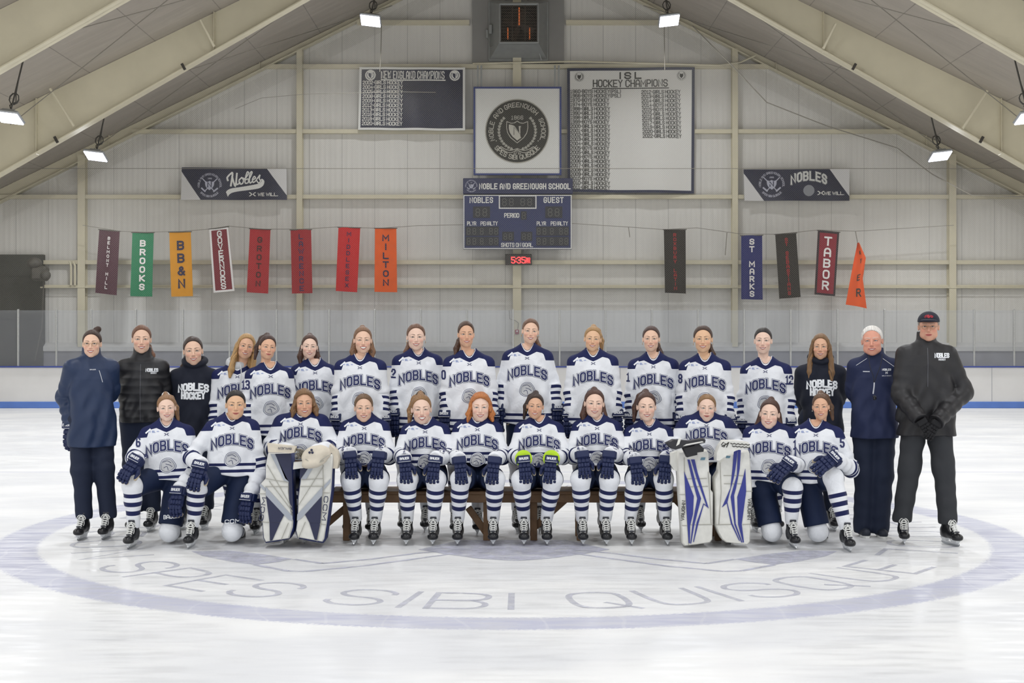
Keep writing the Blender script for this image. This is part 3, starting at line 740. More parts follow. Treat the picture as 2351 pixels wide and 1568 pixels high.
for x in (1097, 1278): bx(mb, x, 402, x + 5, 410, D + .05, .05)
pt(mb, 'mounting_rail')

# ------------------------------------------------------------------ scoreboard
D = 38.45; e = empty('scoreboard', P(1189, 572, D)); tag(e, 'navy electronic scoreboard reading NOBLES and GUEST with unlit digits', 'scoreboard'); pt = part_of(e)
M_sb = mat('score_navy', '#2a3360', .4, var=.12, vscale=1.2)
mb = MB().use(mat('score_head', '#2b2f52', .4)); bx(mb, 1063, 409, 1315, 445, D - .04, .25, .01); pt(mb, 'header_panel')
mb = MB().use(M_sb); bx(mb, 1063, 447, 1313, 572, D, .22, .01); pt(mb, 'cabinet')
mb = MB().use(M_white); mp = pmap(D - .01)
stroke(mb, [(1065, 448.5), (1311.5, 448.5), (1311.5, 570.5), (1065, 570.5), (1065, 448.5)], 2.2, mp); stroke(mb, [(1146.5, 449.5), (1230.5, 449.5), (1230.5, 478), (1146.5, 478), (1146.5, 449.5)], 2.6, mp); pt(mb, 'border_line')
mb = MB().use(M_white); t = lambda x, y: T(x, y, D - .012)
put_text(mb, 'NOBLES', 11.5, 2.3, t(1105, 465), width=52, gap=2.6); put_text(mb, 'GUEST', 11.5, 2.3, t(1271, 465), width=44, gap=2.6)
put_text(mb, 'PERIOD', 9, 1.7, t(1175, 499), width=33)
for x in (1083, 1243): put_text(mb, 'PLYR', 8, 1.45, t(x, 517), width=20)
for x in (1123, 1284): put_text(mb, 'PENALTY', 8, 1.45, t(x, 517), width=38)
put_text(mb, 'SHOTS ON GOAL', 8.5, 1.6, t(1187, 566.5), width=72, space=2.2)
for y in (532, 554):
    for x in (1117, 1277.5):
        for dy in (-4, 4): disc(mb, 0, dy, 1.3, t(x, y), 8)
pt(mb, 'lettering')
mb = MB().use(M_white); h_ = lambda u, v: P(u, v, D - .052)
hh = lambda x, y: T(x, y, D - .052)
put_text(mb, 'NOBLE AND GREENOUGH SCHOOL', 11.5, 2.4, hh(1205, 433.5), width=208, space=3, gap=2.6)
M_emb = mat('emblem_grey', '#b9bac8', .5)
mb.use(M_emb)
def crest(mb, mp, s=1.0, sub=None):
    """round crest: ring of words, two crossed hockey sticks and a shield"""
    arc_text(mb, 'NOBLE AND GREENOUGH SCHOOL', 4.4 * s, .8 * s, mp, 0, 0, 25 * s, r(90), r(205), sub=sub); arc_text(mb, 'SPES SIBI QUISQUE', 4.4 * s, .8 * s, mp, 0, 0, 25 * s, r(270), r(100), inward=True, sub=sub)
    for k in (-1, 1):
        stroke(mb, [(k * 18 * s, 16 * s), (-k * 12 * s, -15 * s)], 2.2 * s, mp, sub); stroke(mb, [(-k * 11 * s, -15 * s), (-k * 19 * s, -8 * s)], 3.6 * s, mp, sub)
    put_text(mb, '1866', 3 * s, .6 * s, mp, 0, 15 * s)
    fill(mb, [(x * .46 * s, z * .46 * s) for x, z in shield(1)[:-1]], mp)
crest(mb, T(1082, 427, D - .052), .48); pt(mb, 'header_lettering')
mb = MB().use(M_navyp); put_text(mb, 'N', 5, 1.2, T(1082, 424.5, D - .06), width=4); pt(mb, 'crest_initial')
mb = MB().use(mat('digit_window', '#22222a', .3))
for r_ in ((1149, 452, 1228, 475.5), (1086, 474, 1125, 500), (1252, 474, 1291, 500), (1196, 485, 1209, 504), (1069, 520, 1145, 541), (1069, 544, 1145, 564), (1231, 520, 1306, 541), (1231, 544, 1306, 564), (1153, 532, 1180, 553), (1196, 532, 1222, 553)): bx(mb, *r_, D - .018, .03)
pt(mb, 'digit_windows')
mb = MB().use(mat('digit_off', '#5a5a56', .5))
def dig(x, y, h, w_): put_text(mb, '8', h, max(1.0, h * .11), T(x, y, D - .022), width=w_)
for x in (1158, 1174, 1200, 1216): dig(x, 472, 16, 9)
for x in (1097, 1113, 1263, 1279): dig(x, 496, 17, 9)
dig(1202.5, 502, 14, 7)
for y in (538, 561):
    for x in (1076, 1089, 1106, 1127, 1139, 1237, 1250, 1267, 1288, 1300): dig(x, y, 14, 7)
for x in (1160, 1172, 1203, 1215): dig(x, 549.5, 13, 7)
pt(mb, 'unlit_digits')
# clock
D = 38.7; e = empty('digital_clock', P(1190, 608, D)); tag(e, 'small digital wall clock showing 5:35 in red below the scoreboard', 'clock'); pt = part_of(e)
mb = MB().use(mat('clock_case', '#3a3430', .4)); bx(mb, 1160, 583, 1221, 608, D, .15, .01); pt(mb, 'case')
mb = MB().use(mat('led_red', '#ff3a3c', .5, emit=3.0)); t = lambda x, y: T(x, y, D - .01)
put_text(mb, '5:35', 13.5, 2.0, t(1190, 604), width=31); put_text(mb, '30', 5.5, 1.3, t(1212, 597.5), width=9); put_text(mb, 'PM', 5.5, 1.3, t(1212, 590 + 14), width=9); pt(mb, 'digits')

# ------------------------------------------------------------------ cloth banners
def qmap(q, d, wave=0.0, seed=0, nw=2.0):
    """unit square (u right, v down) -> banner surface hung at distance d"""
    (a, b, c, e_) = q
    def f(u, v, o=0.0):
        x = (a[0] * (1 - u) + b[0] * u) * (1 - v) + (e_[0] * (1 - u) + c[0] * u) * v
        y = (a[1] * (1 - u) + b[1] * u) * (1 - v) + (e_[1] * (1 - u) + c[1] * u) * v
        p = P(x, y, d); p.y += wave * (math.sin(u * 6.28 * nw + seed + v * 1.3) * (.4 + .6 * v) + .5 * math.sin(u * 11 + seed * 2 - v * 3) * v) - o
        return p
    return f
def cloth(f, m, name, nu=24, nv=24, th=.012, root=None):
    mb = MB().use(m); mb.sm = True
    vs = [f(i / nu, j / nv) for j in range(nv + 1) for i in range(nu + 1)]
    fs = [(j * (nu + 1) + i, j * (nu + 1) + i + 1, (j + 1) * (nu + 1) + i + 1, (j + 1) * (nu + 1) + i) for j in range(nv) for i in range(nu)]
    mb.add(vs, fs); mb.add([v + Vector((0, th, 0)) for v in vs], [g[::-1] for g in fs])
    def rim(idx):
        for a, b in zip(idx[:-1], idx[1:]):
            mb.add([vs[a], vs[b], vs[b] + Vector((0, th, 0)), vs[a] + Vector((0, th, 0))], [(0, 1, 2, 3)])
    rim(list(range(nu + 1))); rim([nv * (nu + 1) + i for i in range(nu + 1)]); rim([j * (nu + 1) for j in range(nv + 1)]); rim([j * (nu + 1) + nu for j in range(nv + 1)])
    o = mb.build(name, recalc=False)
    if root: o.parent = root; o.location = -root.location
    return o
def border(f, m, name, tu, tv, root, o=.006):
    mb = MB().use(m)
    for (u0, v0, u1, v1) in ((0, 0, 1, tv), (0, 1 - tv, 1, 1), (0, tv, tu, 1 - tv), (1 - tu, tv, 1, 1 - tv)):
        n_u = max(1, int((u1 - u0) * 24)); n_v = max(1, int((v1 - v0) * 24))
        for i in range(n_u):
            for j in range(n_v):
                q = [(u0 + (u1 - u0) * (i + a) / n_u, v0 + (v1 - v0) * (j + b) / n_v) for a, b in ((0, 0), (1, 0), (1, 1), (0, 1))]
                mb.add([f(x, y, o) for x, y in q], [(0, 1, 2, 3)])
    ob = mb.build(name); ob.parent = root; ob.location = -root.location; return ob

ROUND[0] = False
# New England champions
q = ((825, 154), (1068, 155), (1068, 300), (822, 298)); f = qmap(q, 38.75, .03, 1, 2.5)
e = empty('championship_banner', P(945, 300, 38.75)); tag(e, 'navy cloth banner headed NEW ENGLAND CHAMPIONS with a white border', 'banner')
cloth(f, M_navyv, 'cloth', root=e); border(f, M_white, 'border', .022, .035, e)
W_, H_ = 244., 145.
g = lambda cx, cy: (lambda u, v: f((cx + u - 823) / W_, (cy - v - 154) / H_, .01))
mb = MB().use(M_white); put_text(mb, 'NEW ENGLAND CHAMPIONS', 16.5, 1.9, g(946.5, 180), width=144, sub=8, space=3, gap=2.5)
stroke(mb, [(-72, 0), (74, 0)], 2.6, g(946.5, 183.5), 8)
for i, yr in enumerate(('2002', '2004', '2005', '2008', '2009', '2012', '2013', '2016', '2018', '2020')):
    put_text(mb, yr + '-GIRLS HOCKEY', 7.4, 1.35, g(832, 193.3 + i * 10.5), width=91, align='l', sub=8, space=2.4)
for cx_ in (849, 1043): disc(mb, 0, 0, 12.3, g(cx_, 172.5), 24)
o = mb.build('lettering'); o.parent = e; o.location = -e.location
mb = MB().use(M_navyp); g2 = lambda cx, cy: (lambda u, v: f((cx + u - 823) / W_, (cy - v - 154) / H_, .016))
for cx_ in (849, 1043):
    for s in (-1, 1): stroke(mb, smooth_line([(s * 1.5, -9), (s * 7, -5), (s * 8.5, 1), (s * 6.5, 6)]), 1.2, g2(cx_, 172.5))
    fill(mb, [(-5, 5), (0, 4), (1, 2), (2, -5), (0, -7), (-4, -2)], g2(cx_, 172.5)); put_text(mb, 'N', 6, 1.2, g2(cx_ + 1.5, 174), width=4)
o = mb.build('seal_print'); o.parent = e; o.location = -e.location
# ISL champions
q = ((1302, 157), (1595, 154), (1594, 444), (1303, 441)); f2 = qmap(q, 38.8, .045, 3, 1.6)
e = empty('championship_banner', P(1448, 444, 38.8)); tag(e, 'large white cloth banner headed ISL HOCKEY CHAMPIONS with a navy border', 'banner')
cloth(f2, mat('banner_white', '#dedcd6', .7), 'cloth', 36, 30, root=e); border(f2, M_navyp, 'border', .022, .022, e)
W2, H2 = 292., 288.
g = lambda cx, cy: (lambda u, v: f2((cx + u - 1302) / W2, (cy - v - 155.5) / H2, .01))
mb = MB().use(M_black); put_text(mb, 'ISL', 13, 3.4, g(1447, 180), width=47, gap=3.5, sub=8); put_text(mb, 'HOCKEY CHAMPIONS', 15, 2.4, g(1446.5, 199), width=169, sub=8, space=2.6)
stroke(mb, [(-87, 0), (87, 0)], 2.2, g(1447, 203), 8)
L_ = ['1960-BOYS HOCKEY(PSL)', '1966-BOYS HOCKEY(PSL)', '1970-BOYS HOCKEY', '1974-BOYS HOCKEY', '1988-GIRLS HOCKEY', '1990-GIRLS HOCKEY', '1998-GIRLS HOCKEY', '1999-BOYS HOCKEY', '2000-GIRLS HOCKEY', '2001-GIRLS HOCKEY', '2002-GIRLS HOCKEY', '2003-GIRLS HOCKEY', '2004-GIRLS HOCKEY', '2005-BOYS HOCKEY', '2005-GIRLS HOCKEY', '2006-BOYS HOCKEY', '2006-GIRLS HOCKEY', '2007-GIRLS HOCKEY', '2008-GIRLS HOCKEY', '2009-GIRLS HOCKEY', '2010-BOYS HOCKEY', '2010-GIRLS HOCKEY', '2011-GIRLS HOCKEY']
for i, s in enumerate(L_): put_text(mb, s, 7.4, 1.35, g(1309.5, 213.4 + i * 10.12), width=(115 if 'PSL' in s else 88 if 'BOYS' in s else 90), align='l', sub=8, space=2.2)
for i, s in enumerate(('2012-GIRLS', '2013-GIRLS', '2014-GIRLS', '2014-BOYS', '2015-BOYS', '2015-GIRLS', '2016-GIRLS', '2017-GIRLS', '2019-GIRLS', '2020-GIRLS', '2022-GIRLS')):
    put_text(mb, s + ' HOCKEY', 7.4, 1.35, g(1472.5 + i * .3, 215.6 + i * 10.12), width=88, align='l', sub=8, space=2.2)
for cx_, cy_ in ((1329.5, 176), (1563.5, 175)):
    for s in (-1, 1): stroke(mb, smooth_line([(s * 1.5, -8), (s * 7, -4), (s * 8, 2), (s * 5, 7)]), 1.2, g(cx_, cy_))
    fill(mb, [(-4, 5), (0, 3.5), (4, 5), (4, -1), (0, -6), (-4, -1)], g(cx_, cy_))
    stroke(mb, [(10.5 * math.cos(a * .3927), 10.5 * math.sin(a * .3927)) for a in range(17)], .5, g(cx_, cy_))
o = mb.build('lettering'); o.parent = e; o.location = -e.location

# ------------------------------------------------------------------ the two long vinyl banners
for side in (0, 1):
    q = (((417, 384), (658, 387), (659, 459), (415, 459)), ((1707, 389), (1951, 388), (1950, 461), (1709, 461)))[side]
    f = qmap(q, 38.8, .035, 2 + side * 3, 1.5); e = empty('team_banner', P((q[0][0] + q[1][0]) / 2, 460, 38.8))
    tag(e, ('long navy and white vinyl banner with the team name in script letters', 'long navy and white vinyl banner with the team name in outlined block letters')[side], 'banner')
    cloth(f, M_navyv, 'vinyl', 28, 8, root=e)
    mb = MB().use(mat('vinyl_white', '#d8d6d4', .4))
    for tri in (((0, .13), (0, 1), (.19, 1)), ((.81, 0), (1, 0), (1, .86))):
        n_ = 8
        for i in range(n_):
            for j in range(n_ - i):
                def tp(a, b): a, b = a / n_, b / n_; return f(*(tri[0][t] * (1 - a - b) + tri[1][t] * a + tri[2][t] * b for t in (0, 1)), .006)
                mb.add([tp(i, j), tp(i + 1, j), tp(i, j + 1)], [(0, 1, 2)])
                if i + j < n_ - 1: mb.add([tp(i + 1, j), tp(i + 1, j + 1), tp(i, j + 1)], [(0, 1, 2)])
    o = mb.build('white_corner'); o.parent = e; o.location = -e.location
    x0, y0 = q[0]; W3, H3 = 243., 73.
    g = lambda cx, cy, o_=.01: (lambda u, v: f((cx + u - x0) / W3, (cy - v - y0) / H3, o_))
    mb = MB().use(M_white)
    if side == 0:
        for ln, wd in (([(524, 412), (523, 406), (530, 398), (535, 397), (531, 424)], 4), ([(534, 404), (541, 425), (545, 397)], 3.8), ([(545, 397), (544, 421), (552, 417)], 3),
                       ([(556, 406), (550, 412), (552, 420), (558, 419), (560, 411), (556, 406), (563, 409)], 3), ([(563, 410), (572, 396), (569, 393), (565, 405), (564, 418), (571, 417), (571, 409), (565, 411)], 2.8),
                       ([(572, 413), (580, 395), (577, 393), (574, 404), (575, 418), (581, 414)], 2.8), ([(581, 411), (588, 407), (585, 403), (581, 410), (583, 417), (590, 412)], 2.8), ([(589, 413), (598, 400), (597, 408), (600, 414), (595, 418), (592, 414)], 2.8)):
            stroke(mb, smooth_line([(a - 500, 400 - b) for a, b in ln], 5), wd, g(500, 400), 4)
        for i, (a, b, a2, b2) in enumerate(((520, 438, 524, 450), (526, 433, 533, 443), (540, 430, 545, 437.5), (560, 427, 563, 434.5), (580, 424, 583, 432), (594, 420.5, 598, 430), (602, 414, 607, 423), (603, 408, 609, 412))): pass
        top = smooth_line([(520, 439), (523, 435), (531, 431), (545, 428.5), (565, 425.5), (585, 422), (597, 419), (602, 415), (601, 411), (597, 413)], 4); bot = smooth_line([(524.5, 450), (527, 445), (534, 440.5), (546, 437.5), (566, 435), (586, 432.5), (599, 429.5), (607, 422.5), (608.5, 413), (603, 408)], 4)
        for i in range(len(top) - 1): mb.add([g(0, 0)(top[i][0], -top[i][1]), g(0, 0)(top[i + 1][0], -top[i + 1][1]), g(0, 0)(bot[i + 1][0], -bot[i + 1][1]), g(0, 0)(bot[i][0], -bot[i][1])], [(0, 1, 2, 3)])
    else:
        M = [(-i, i) for i in range(0)]
        gl, Wt = text_lines('NOBLES', 17, 1.0, 2.6)
        for w_, mt, oo in ((6.0, M_white, .010), (4.6, M_navyp, .014), (3.4, M_white, .018)):
            mb.use(mt)
            for ch, ls, gx, gw in gl:
                cxu = (gx + gw / 2) * 80 / Wt - 40; sh = -((cxu / 40) ** 2) * 9; sl = -cxu * .011
                for l in ls: stroke(mb, [((p[0] - gw / 2) * 80 / Wt + cxu, p[1] * 1.08 + sh + sl * (p[0] - gw / 2)) for p in l], w_ * .8, g(1856, 414, oo), 6)
        mb.use(mat('crest_grey', '#8f9196', .5)); disc(mb, 0, 0, 13, g(1856, 438.5), 20); mb.use(M_white)
    crest_c = (483, 424) if side == 0 else (1771, 424)
    gx_ = 597 if side == 0 else 1883
    put_text(mb, 'WE WILL.', 6.5, 1.5, g(gx_ - 3 + (0 if side == 0 else 12), 448), width=45, align='l', space=2.2)
    ux = 578 if side == 0 else 1884
    def ua(mb, mp, s):
        for k in (-1, 1):
            stroke(mb, smooth_line([(k * 7 * s, 4 * s), (k * 3.2 * s, 2 * s), (k * 2.8 * s, -1.5 * s), (k * 7 * s, -4 * s)], 4), 2.0 * s, mp)
        stroke(mb, [(-3.5 * s, 0), (3.5 * s, 0)], 1.3 * s, mp)
    ua(mb, g(581 if side == 0 else 1884, 444.5 - .5), .95)
    mb.use(M_emb); crest(mb, g(*crest_c), .92 if side == 0 else 1.0)
    mb.use(M_navyp); put_text(mb, 'N', 10, 2.6, g(crest_c[0], crest_c[1] + 4, .016), width=8)
    o = mb.build('lettering'); o.parent = e; o.location = -e.location

ROUND[0] = True
# ------------------------------------------------------------------ school pennants on their wires
def penn(nm, q, col, tcol, text, lab, h, y0=.05, y1=.95, bord=None, wd=None, asp=1.2):
    m = mat('pennant_' + nm, col, .75, var=.06, vscale=4); d = 38.0; f = qmap(q, d, .03, hash(nm) % 7 if False else len(nm) * 1.7, 1.0)
    e = empty('pennant', P((q[2][0] + q[3][0]) / 2, q[2][1], d)); tag(e, lab, 'pennant', 'narrow school pennants hung on the end wall')
    cloth(f, m, 'cloth', 8, 16, root=e)
    if bord: border(f, mat('pbord_' + nm, bord, .7), 'border', .09, .03, e)
    Wp, Hp = 49., 147.
    mb = MB().use(mat('ptext_' + tcol, tcol, .7)); n_ = len(text)
    for i, ch in enumerate(text):
        if ch == ' ': continue
        cy = y0 + (y1 - y0) * (i + .5) / n_
        put_text(mb, ch, h, wd or h * .24, lambda u, v, cy=cy: f(.5 + u / Wp, cy - v / Hp, .01), 0, -h / 2, asp=asp)
    o = mb.build('lettering'); o.parent = e; o.location = -e.location
    mb = MB().use(mat('rod_dark', '#5a5650', .5)); a, b = f(-.05, 0), f(1.05, 0); mb.tube([a, b], .014, n=6); o = mb.build('rod'); o.parent = e; o.location = -e.location
penn('belmont', ((228, 527), (275, 531), (267, 678), (218, 672)), '#4a2433', '#e8e4e0', 'BELMONT HILL', 'dark maroon pennant reading BELMONT HILL, leftmost on the wire', 6, .09, .93)
penn('brooks', ((304, 534), (353, 534), (350, 681), (300, 680)), '#1a7a52', '#e8e4e0', 'BROOKS', 'green pennant reading BROOKS in white', 12, .1, .92, wd=3.4)
penn('bbn', ((389, 533), (438, 532), (443, 680), (393, 681)), '#d8920e', '#2b2442', 'BB&N', 'golden yellow pennant reading BB&N', 17, .11, .9, wd=4.6, asp=1.1)
penn('gov', ((481, 526), (524, 521), (539, 668), (490, 672)), '#7c2430', '#e8e4e0', 'GOVERNORS', 'maroon pennant with a white border reading GOVERNORS', 12, .04, .96, bord='#e8e4e0', wd=2.9)
penn('groton', ((574, 525), (621, 527), (616, 674), (567, 671)), '#ac2028', '#431416', 'GROTON', 'red pennant reading GROTON in dark letters', 11, .1, .92, wd=2.7)
penn('lawrence', ((667, 528), (714, 527), (717, 673), (670, 674)), '#a02028', '#2f2550', 'LAWRENCE', 'crimson pennant reading LAWRENCE on the second column', 10, .05, .98, wd=2.2)
penn('middlesex', ((777, 522), (827, 523), (820, 671), (771, 668)), '#cc1e22', '#3a1e48', 'MIDDLESEX', 'bright red pennant reading MIDDLESEX', 8, .05, .95, wd=1.8)
penn('milton', ((861, 524), (910, 524), (912, 671), (860, 670)), '#ee5f16', '#252448', 'MILTON', 'orange pennant reading MILTON beside the bright red one', 12.5, .08, .92, wd=3)
penn('roxbury', ((1524, 527), (1574, 527), (1575, 674), (1527, 672)), '#2c2723', '#a8282a', 'ROXBURY LATIN', 'black pennant reading ROXBURY LATIN in red, hanging alone', 6.5, .05, .96, wd=1.5)
penn('marks', ((1702, 541), (1750, 540), (1751, 688), (1702, 687)), '#242a66', '#e8e4e0', 'ST MARKS', 'navy blue pennant reading ST MARKS', 11, .04, .97, wd=3)
penn('sebastian', ((1780, 538), (1828, 535), (1838, 682), (1789, 686)), '#2c2723', '#a8282a', 'ST SEBASTIANS', 'black pennant reading ST SEBASTIANS in red beside the navy one', 7, .06, .96, wd=1.6)
penn('tabor', ((1878, 529), (1927, 533), (1917, 680), (1870, 676)), '#8a1f30', '#ece8e4', 'TABOR', 'maroon pennant reading TABOR in large white letters', 17, .07, .93, bord='#2e2026', wd=4)
# the twisted orange pennant hanging from one corner
e = empty('pennant', P(1968, 705, 38.0)); tag(e, 'orange pennant hanging twisted from one corner at the right end', 'pennant', 'narrow school pennants hung on the end wall')
def f3(u, v, o=0.0):
    L = [(1969, 557), (1961, 600), (1952, 650), (1943, 699)]; R_ = [(1971, 557), (1987, 592), (1981, 640), (1991, 708)]
    t = v * 3; i = min(2, int(t)); t -= i
    a = [L[i][k] * (1 - t) + L[i + 1][k] * t for k in (0, 1)]; b = [R_[i][k] * (1 - t) + R_[i + 1][k] * t for k in (0, 1)]
    p = P(a[0] * (1 - u) + b[0] * u, a[1] * (1 - u) + b[1] * u, 38.0); p.y += .07 * math.sin(u * 5 + v * 2) - o; return p
cloth(f3, mat('pennant_orange', '#ee5a1a', .75), 'cloth', 8, 18, root=e)
mb = MB().use(M_black)
for ch, cy, h, sx in (('A', .2, 9, .5), ('Y', .36, 9, .5), ('E', .62, 12, .8), ('R', .82, 13, 1)):
    put_text(mb, ch, h, h * .2, lambda u, v, cy=cy: f3(.58 + u / 40, cy - v / 146, .012), 0, -h / 2, asp=sx)
o = mb.build('lettering'); o.parent = e; o.location = -e.location
mb = MB().use(M_wire); mb.tube([P(1964, 531, 38.0), P(1969, 558, 38.0)], .012); o = mb.build('cord'); o.parent = e; o.location = -e.location
for pts, lab in (([(190, 517), (215, 521), (275, 531), (330, 533), (420, 531), (480, 526), (525, 519), (600, 526), (690, 526), (777, 521), (870, 524), (960, 518), (1063, 516)], 'thin wire carrying the left row of pennants'),
                 ([(1313, 513), (1440, 521), (1525, 527), (1600, 523), (1700, 537), (1780, 538), (1830, 533), (1880, 528), (1964, 531), (2080, 524), (2190, 517)], 'thin wire carrying the right row of pennants')):
    mb = MB().use(M_wire); mb.tube([P(*p, 38.02) for p in pts], .008, n=5)
    if pts[0][0] > 1000:
        mb.tube([P(1443, 521, 38.02), P(1446, 545, 38.02)], .01); mb.tube([P(1669, 534, 38.02), P(1665, 586, 38.02)], .012)
    tag(mb.build('pennant_wire'), lab, 'wire')

# ------------------------------------------------------------------ paint under the ice
M_paint = mat('ice_paint', '#c9cad6', .45, var=.12, vscale=7)
M_paint2 = mat('ice_paint_blue', '#c8c9da', .45, var=.2, vscale=5)
for m_i in (M_paint, M_paint2):
    n = m_i.node_tree.nodes; l = m_i.node_tree.links; tr = n.new('ShaderNodeBsdfTransparent'); mx = n.new('ShaderNodeMixShader'); tn = n.new('ShaderNodeTexNoise'); tn.inputs['Scale'].default_value = 9; tn.inputs['Detail'].default_value = 5
    g_ = n.new('ShaderNodeNewGeometry'); l.new(g_.outputs['Position'], tn.inputs['Vector']); mr = n.new('ShaderNodeMapRange'); mr.inputs[1].default_value = .35; mr.inputs[2].default_value = .65; mr.inputs[3].default_value = .35; mr.inputs[4].default_value = .95
    l.new(tn.outputs['Fac'], mr.inputs[0]); l.new(mr.outputs[0], mx.inputs[0]); l.new(tr.outputs[0], mx.inputs[1]); l.new(n['Principled BSDF'].outputs[0], mx.inputs[2]); l.new(mx.outputs[0], n['Material Output'].inputs[0])
mb = MB().use(M_paint)
gm = lambda u, v: Vector((u, RC_ + v, .0006))
arc_text(mb, 'SPES SIBI QUISQUE', .56, .045, gm, .02, 0, 3.39, r(270), r(110), inward=True, asp=1.0, gap=2.2, sub=.1)
arc_text(mb, 'NOBLE AND GREENOUGH SCHOOL', .56, .045, gm, .02, 0, 3.39, r(90), r(238), asp=1.0, sub=.1)
o = mb.build('painted_lettering', floor)
mb = MB().use(M_paint2)
for s in (0, 1):
    mp = (lambda px, py: G(2 * 1181 - px, py) + Vector((0, 0, .0022))) if s else (lambda px, py: G(px, py) + Vector((0, 0, .0022)))
    mb.poly([mp(440, 1266), mp(520, 1264), mp(600, 1272), mp(675, 1284), mp(640, 1290), mp(585, 1297), mp(520, 1288), mp(465, 1277)])
    for ln in ([(675, 1284), (740, 1294), (860, 1283), (960, 1270), (1050, 1262)], [(585, 1297), (660, 1311), (700, 1312), (830, 1300), (1000, 1277), (1060, 1268)]):
        for a, b in zip(ln[:-1], ln[1:]):
            p, q_ = mp(*a), mp(*b); dd = (q_ - p).normalized(); nn = Vector((-dd.y, dd.x, 0)) * .025; mb.add([p - nn, q_ - nn, q_ + nn, p + nn], [(0, 1, 2, 3)])
mb.poly([G(*p) + Vector((0, 0, .0026)) for p in ((960, 1262), (1020, 1272), (1100, 1283), (1180, 1288), (1260, 1283), (1340, 1272), (1400, 1262), (1300, 1240), (1060, 1240))])
mb.build('painted_crest', floor)
ROUND[0] = False
# ================================================================== people: heads
def clamp01(a): return np.clip(a, 0, 1)
def sstep(a, b, x): t = clamp01((x - a) / (b - a)); return t * t * (3 - 2 * t)
EYEX, EYEZ = .0315, .004
def head_fn(v):
    """v: dict of face proportions; head centre between the ears, face towards -y"""
    wd, jaw, age, h0, mw, sm = v.get('w', 1), v.get('jaw', 1), v.get('age', 0), v.get('open', .005), v.get('mw', .027), v.get('smile', 13)
    zm = -.064
    def raw(p):
        q = p.copy(); x = q[:, 0]; ax = np.abs(x); z = q[:, 2]; y = q[:, 1]
        m = np.stack([ax, y, z], 1)
        d = elp(m, (0, .014, .032), (.0735 * wd, .094, .084))
        d = smin(d, elp(m, (0, -.022, -.020), (.0600 * wd, .066, .086)), .03)
        d = smin(d, elp(m, (.026 * jaw, -.014, -.062), (.029, .048, .034)), .03)
        d = smin(d, elp(m, (0, -.062, -.094), (.024 * jaw, .022, .019)), .03)
        d = smin(d, cap(m, (.012, -.078, .022), (.045, -.066, .020), .010, .008), .016)        # brow
        d = smin(d, elp(m, (.040, -.060, -.026), (.021, .019, .017)), .022)                    # cheek
        if age: d = smin(d, elp(m, (.046, -.045, -.062), (.022, .024, .026)), .02)
        d = smin(d, elp(m, (0, -.078, -.062), (.028, .018, .022)), .02)                        # muzzle
        # eye socket, lids
        d = smax(d, -elp(m, (EYEX, -.098, EYEZ + .001), (.017, .020, .0105)), .010)
        e = np.linalg.norm(m - np.array((EYEX, -.0715, EYEZ), np.float32), axis=1) - .0148
        d = smin(d, e, .004)
        lid = np.maximum(np.abs((z - EYEZ + .0005) + ((ax - EYEX) ** 2) * 14) - v.get('eye', .0052) * (1 - ((ax - EYEX) / .0145) ** 2), np.abs(ax - EYEX) - .0145)
        d = np.maximum(d, -np.maximum(np.maximum(lid, e - .002), -(e + .006)))
        # nose
        nl = v.get('nose', 1)
        d = smin(d, cap(m, (0, -.083, .012), (0, -.100 - .006 * nl, -.030), .0055, .0095), .010)
        d = smin(d, elp(m, (.0105, -.094, -.034), (.0075, .0095, .0070)), .006)
        d = smax(d, -elp(m, (.0065, -.100, -.0425), (.0035, .006, .003)), .003)
        # ears
        er = elp(m, (.0750 * wd, .010, -.003), (.0075, .0145, .0255), Matrix.Rotation(-.30, 3, 'Z'))
        er = smax(er, -elp(m, (.081 * wd, .004, .0), (.005, .008, .014)), .004)
        d = smin(d, er, .006)
        # neck
        nr = v.get('neck', 1)
        d = smin(d, cap(p, (0, .024, -.05), (0, .040, -.20), .043 * nr, .047 * nr), .020)
        d = smin(d, cap(m, (.040, .03, -.06), (.012, -.008, -.185), .010, .009), .02)
        if v.get('stub'): d = d + .0
        return d
    zc = lambda x: zm + sm * x * x
    hh = lambda x: h0 * np.maximum(1 - (x / mw) ** 2, 0)
    def f(p):
        d = raw(p); x, y, z = p[:, 0], p[:, 1], p[:, 2]
        a = np.abs(z - zc(x)); front = sstep(-.05, -.065, y)
        lipw = .0062 * np.maximum(1 - (x / (mw * 1.1)) ** 2, 0)
        d = d - .0030 * np.exp(-((a - hh(x) - lipw * .5) / .0035) ** 2) * (np.abs(x) < mw * 1.1) * front
        # smile fold
        cr = np.abs(np.abs(x) - (mw + .009 + (z - zm) * -.35)); d = d + .0016 * np.exp(-(cr / .003) ** 2) * sstep(-.085, -.06, z) * sstep(-.03, -.045, z) * front
        cut = np.maximum(np.maximum(a - hh(x) - .0004, np.abs(x) - mw), -(d + .009))
        return np.where(y < -.04, np.maximum(d, -cut), d)
    f.raw, f.zc, f.hh, f.mw = raw, zc, hh, mw
    return f
HEADS = {}
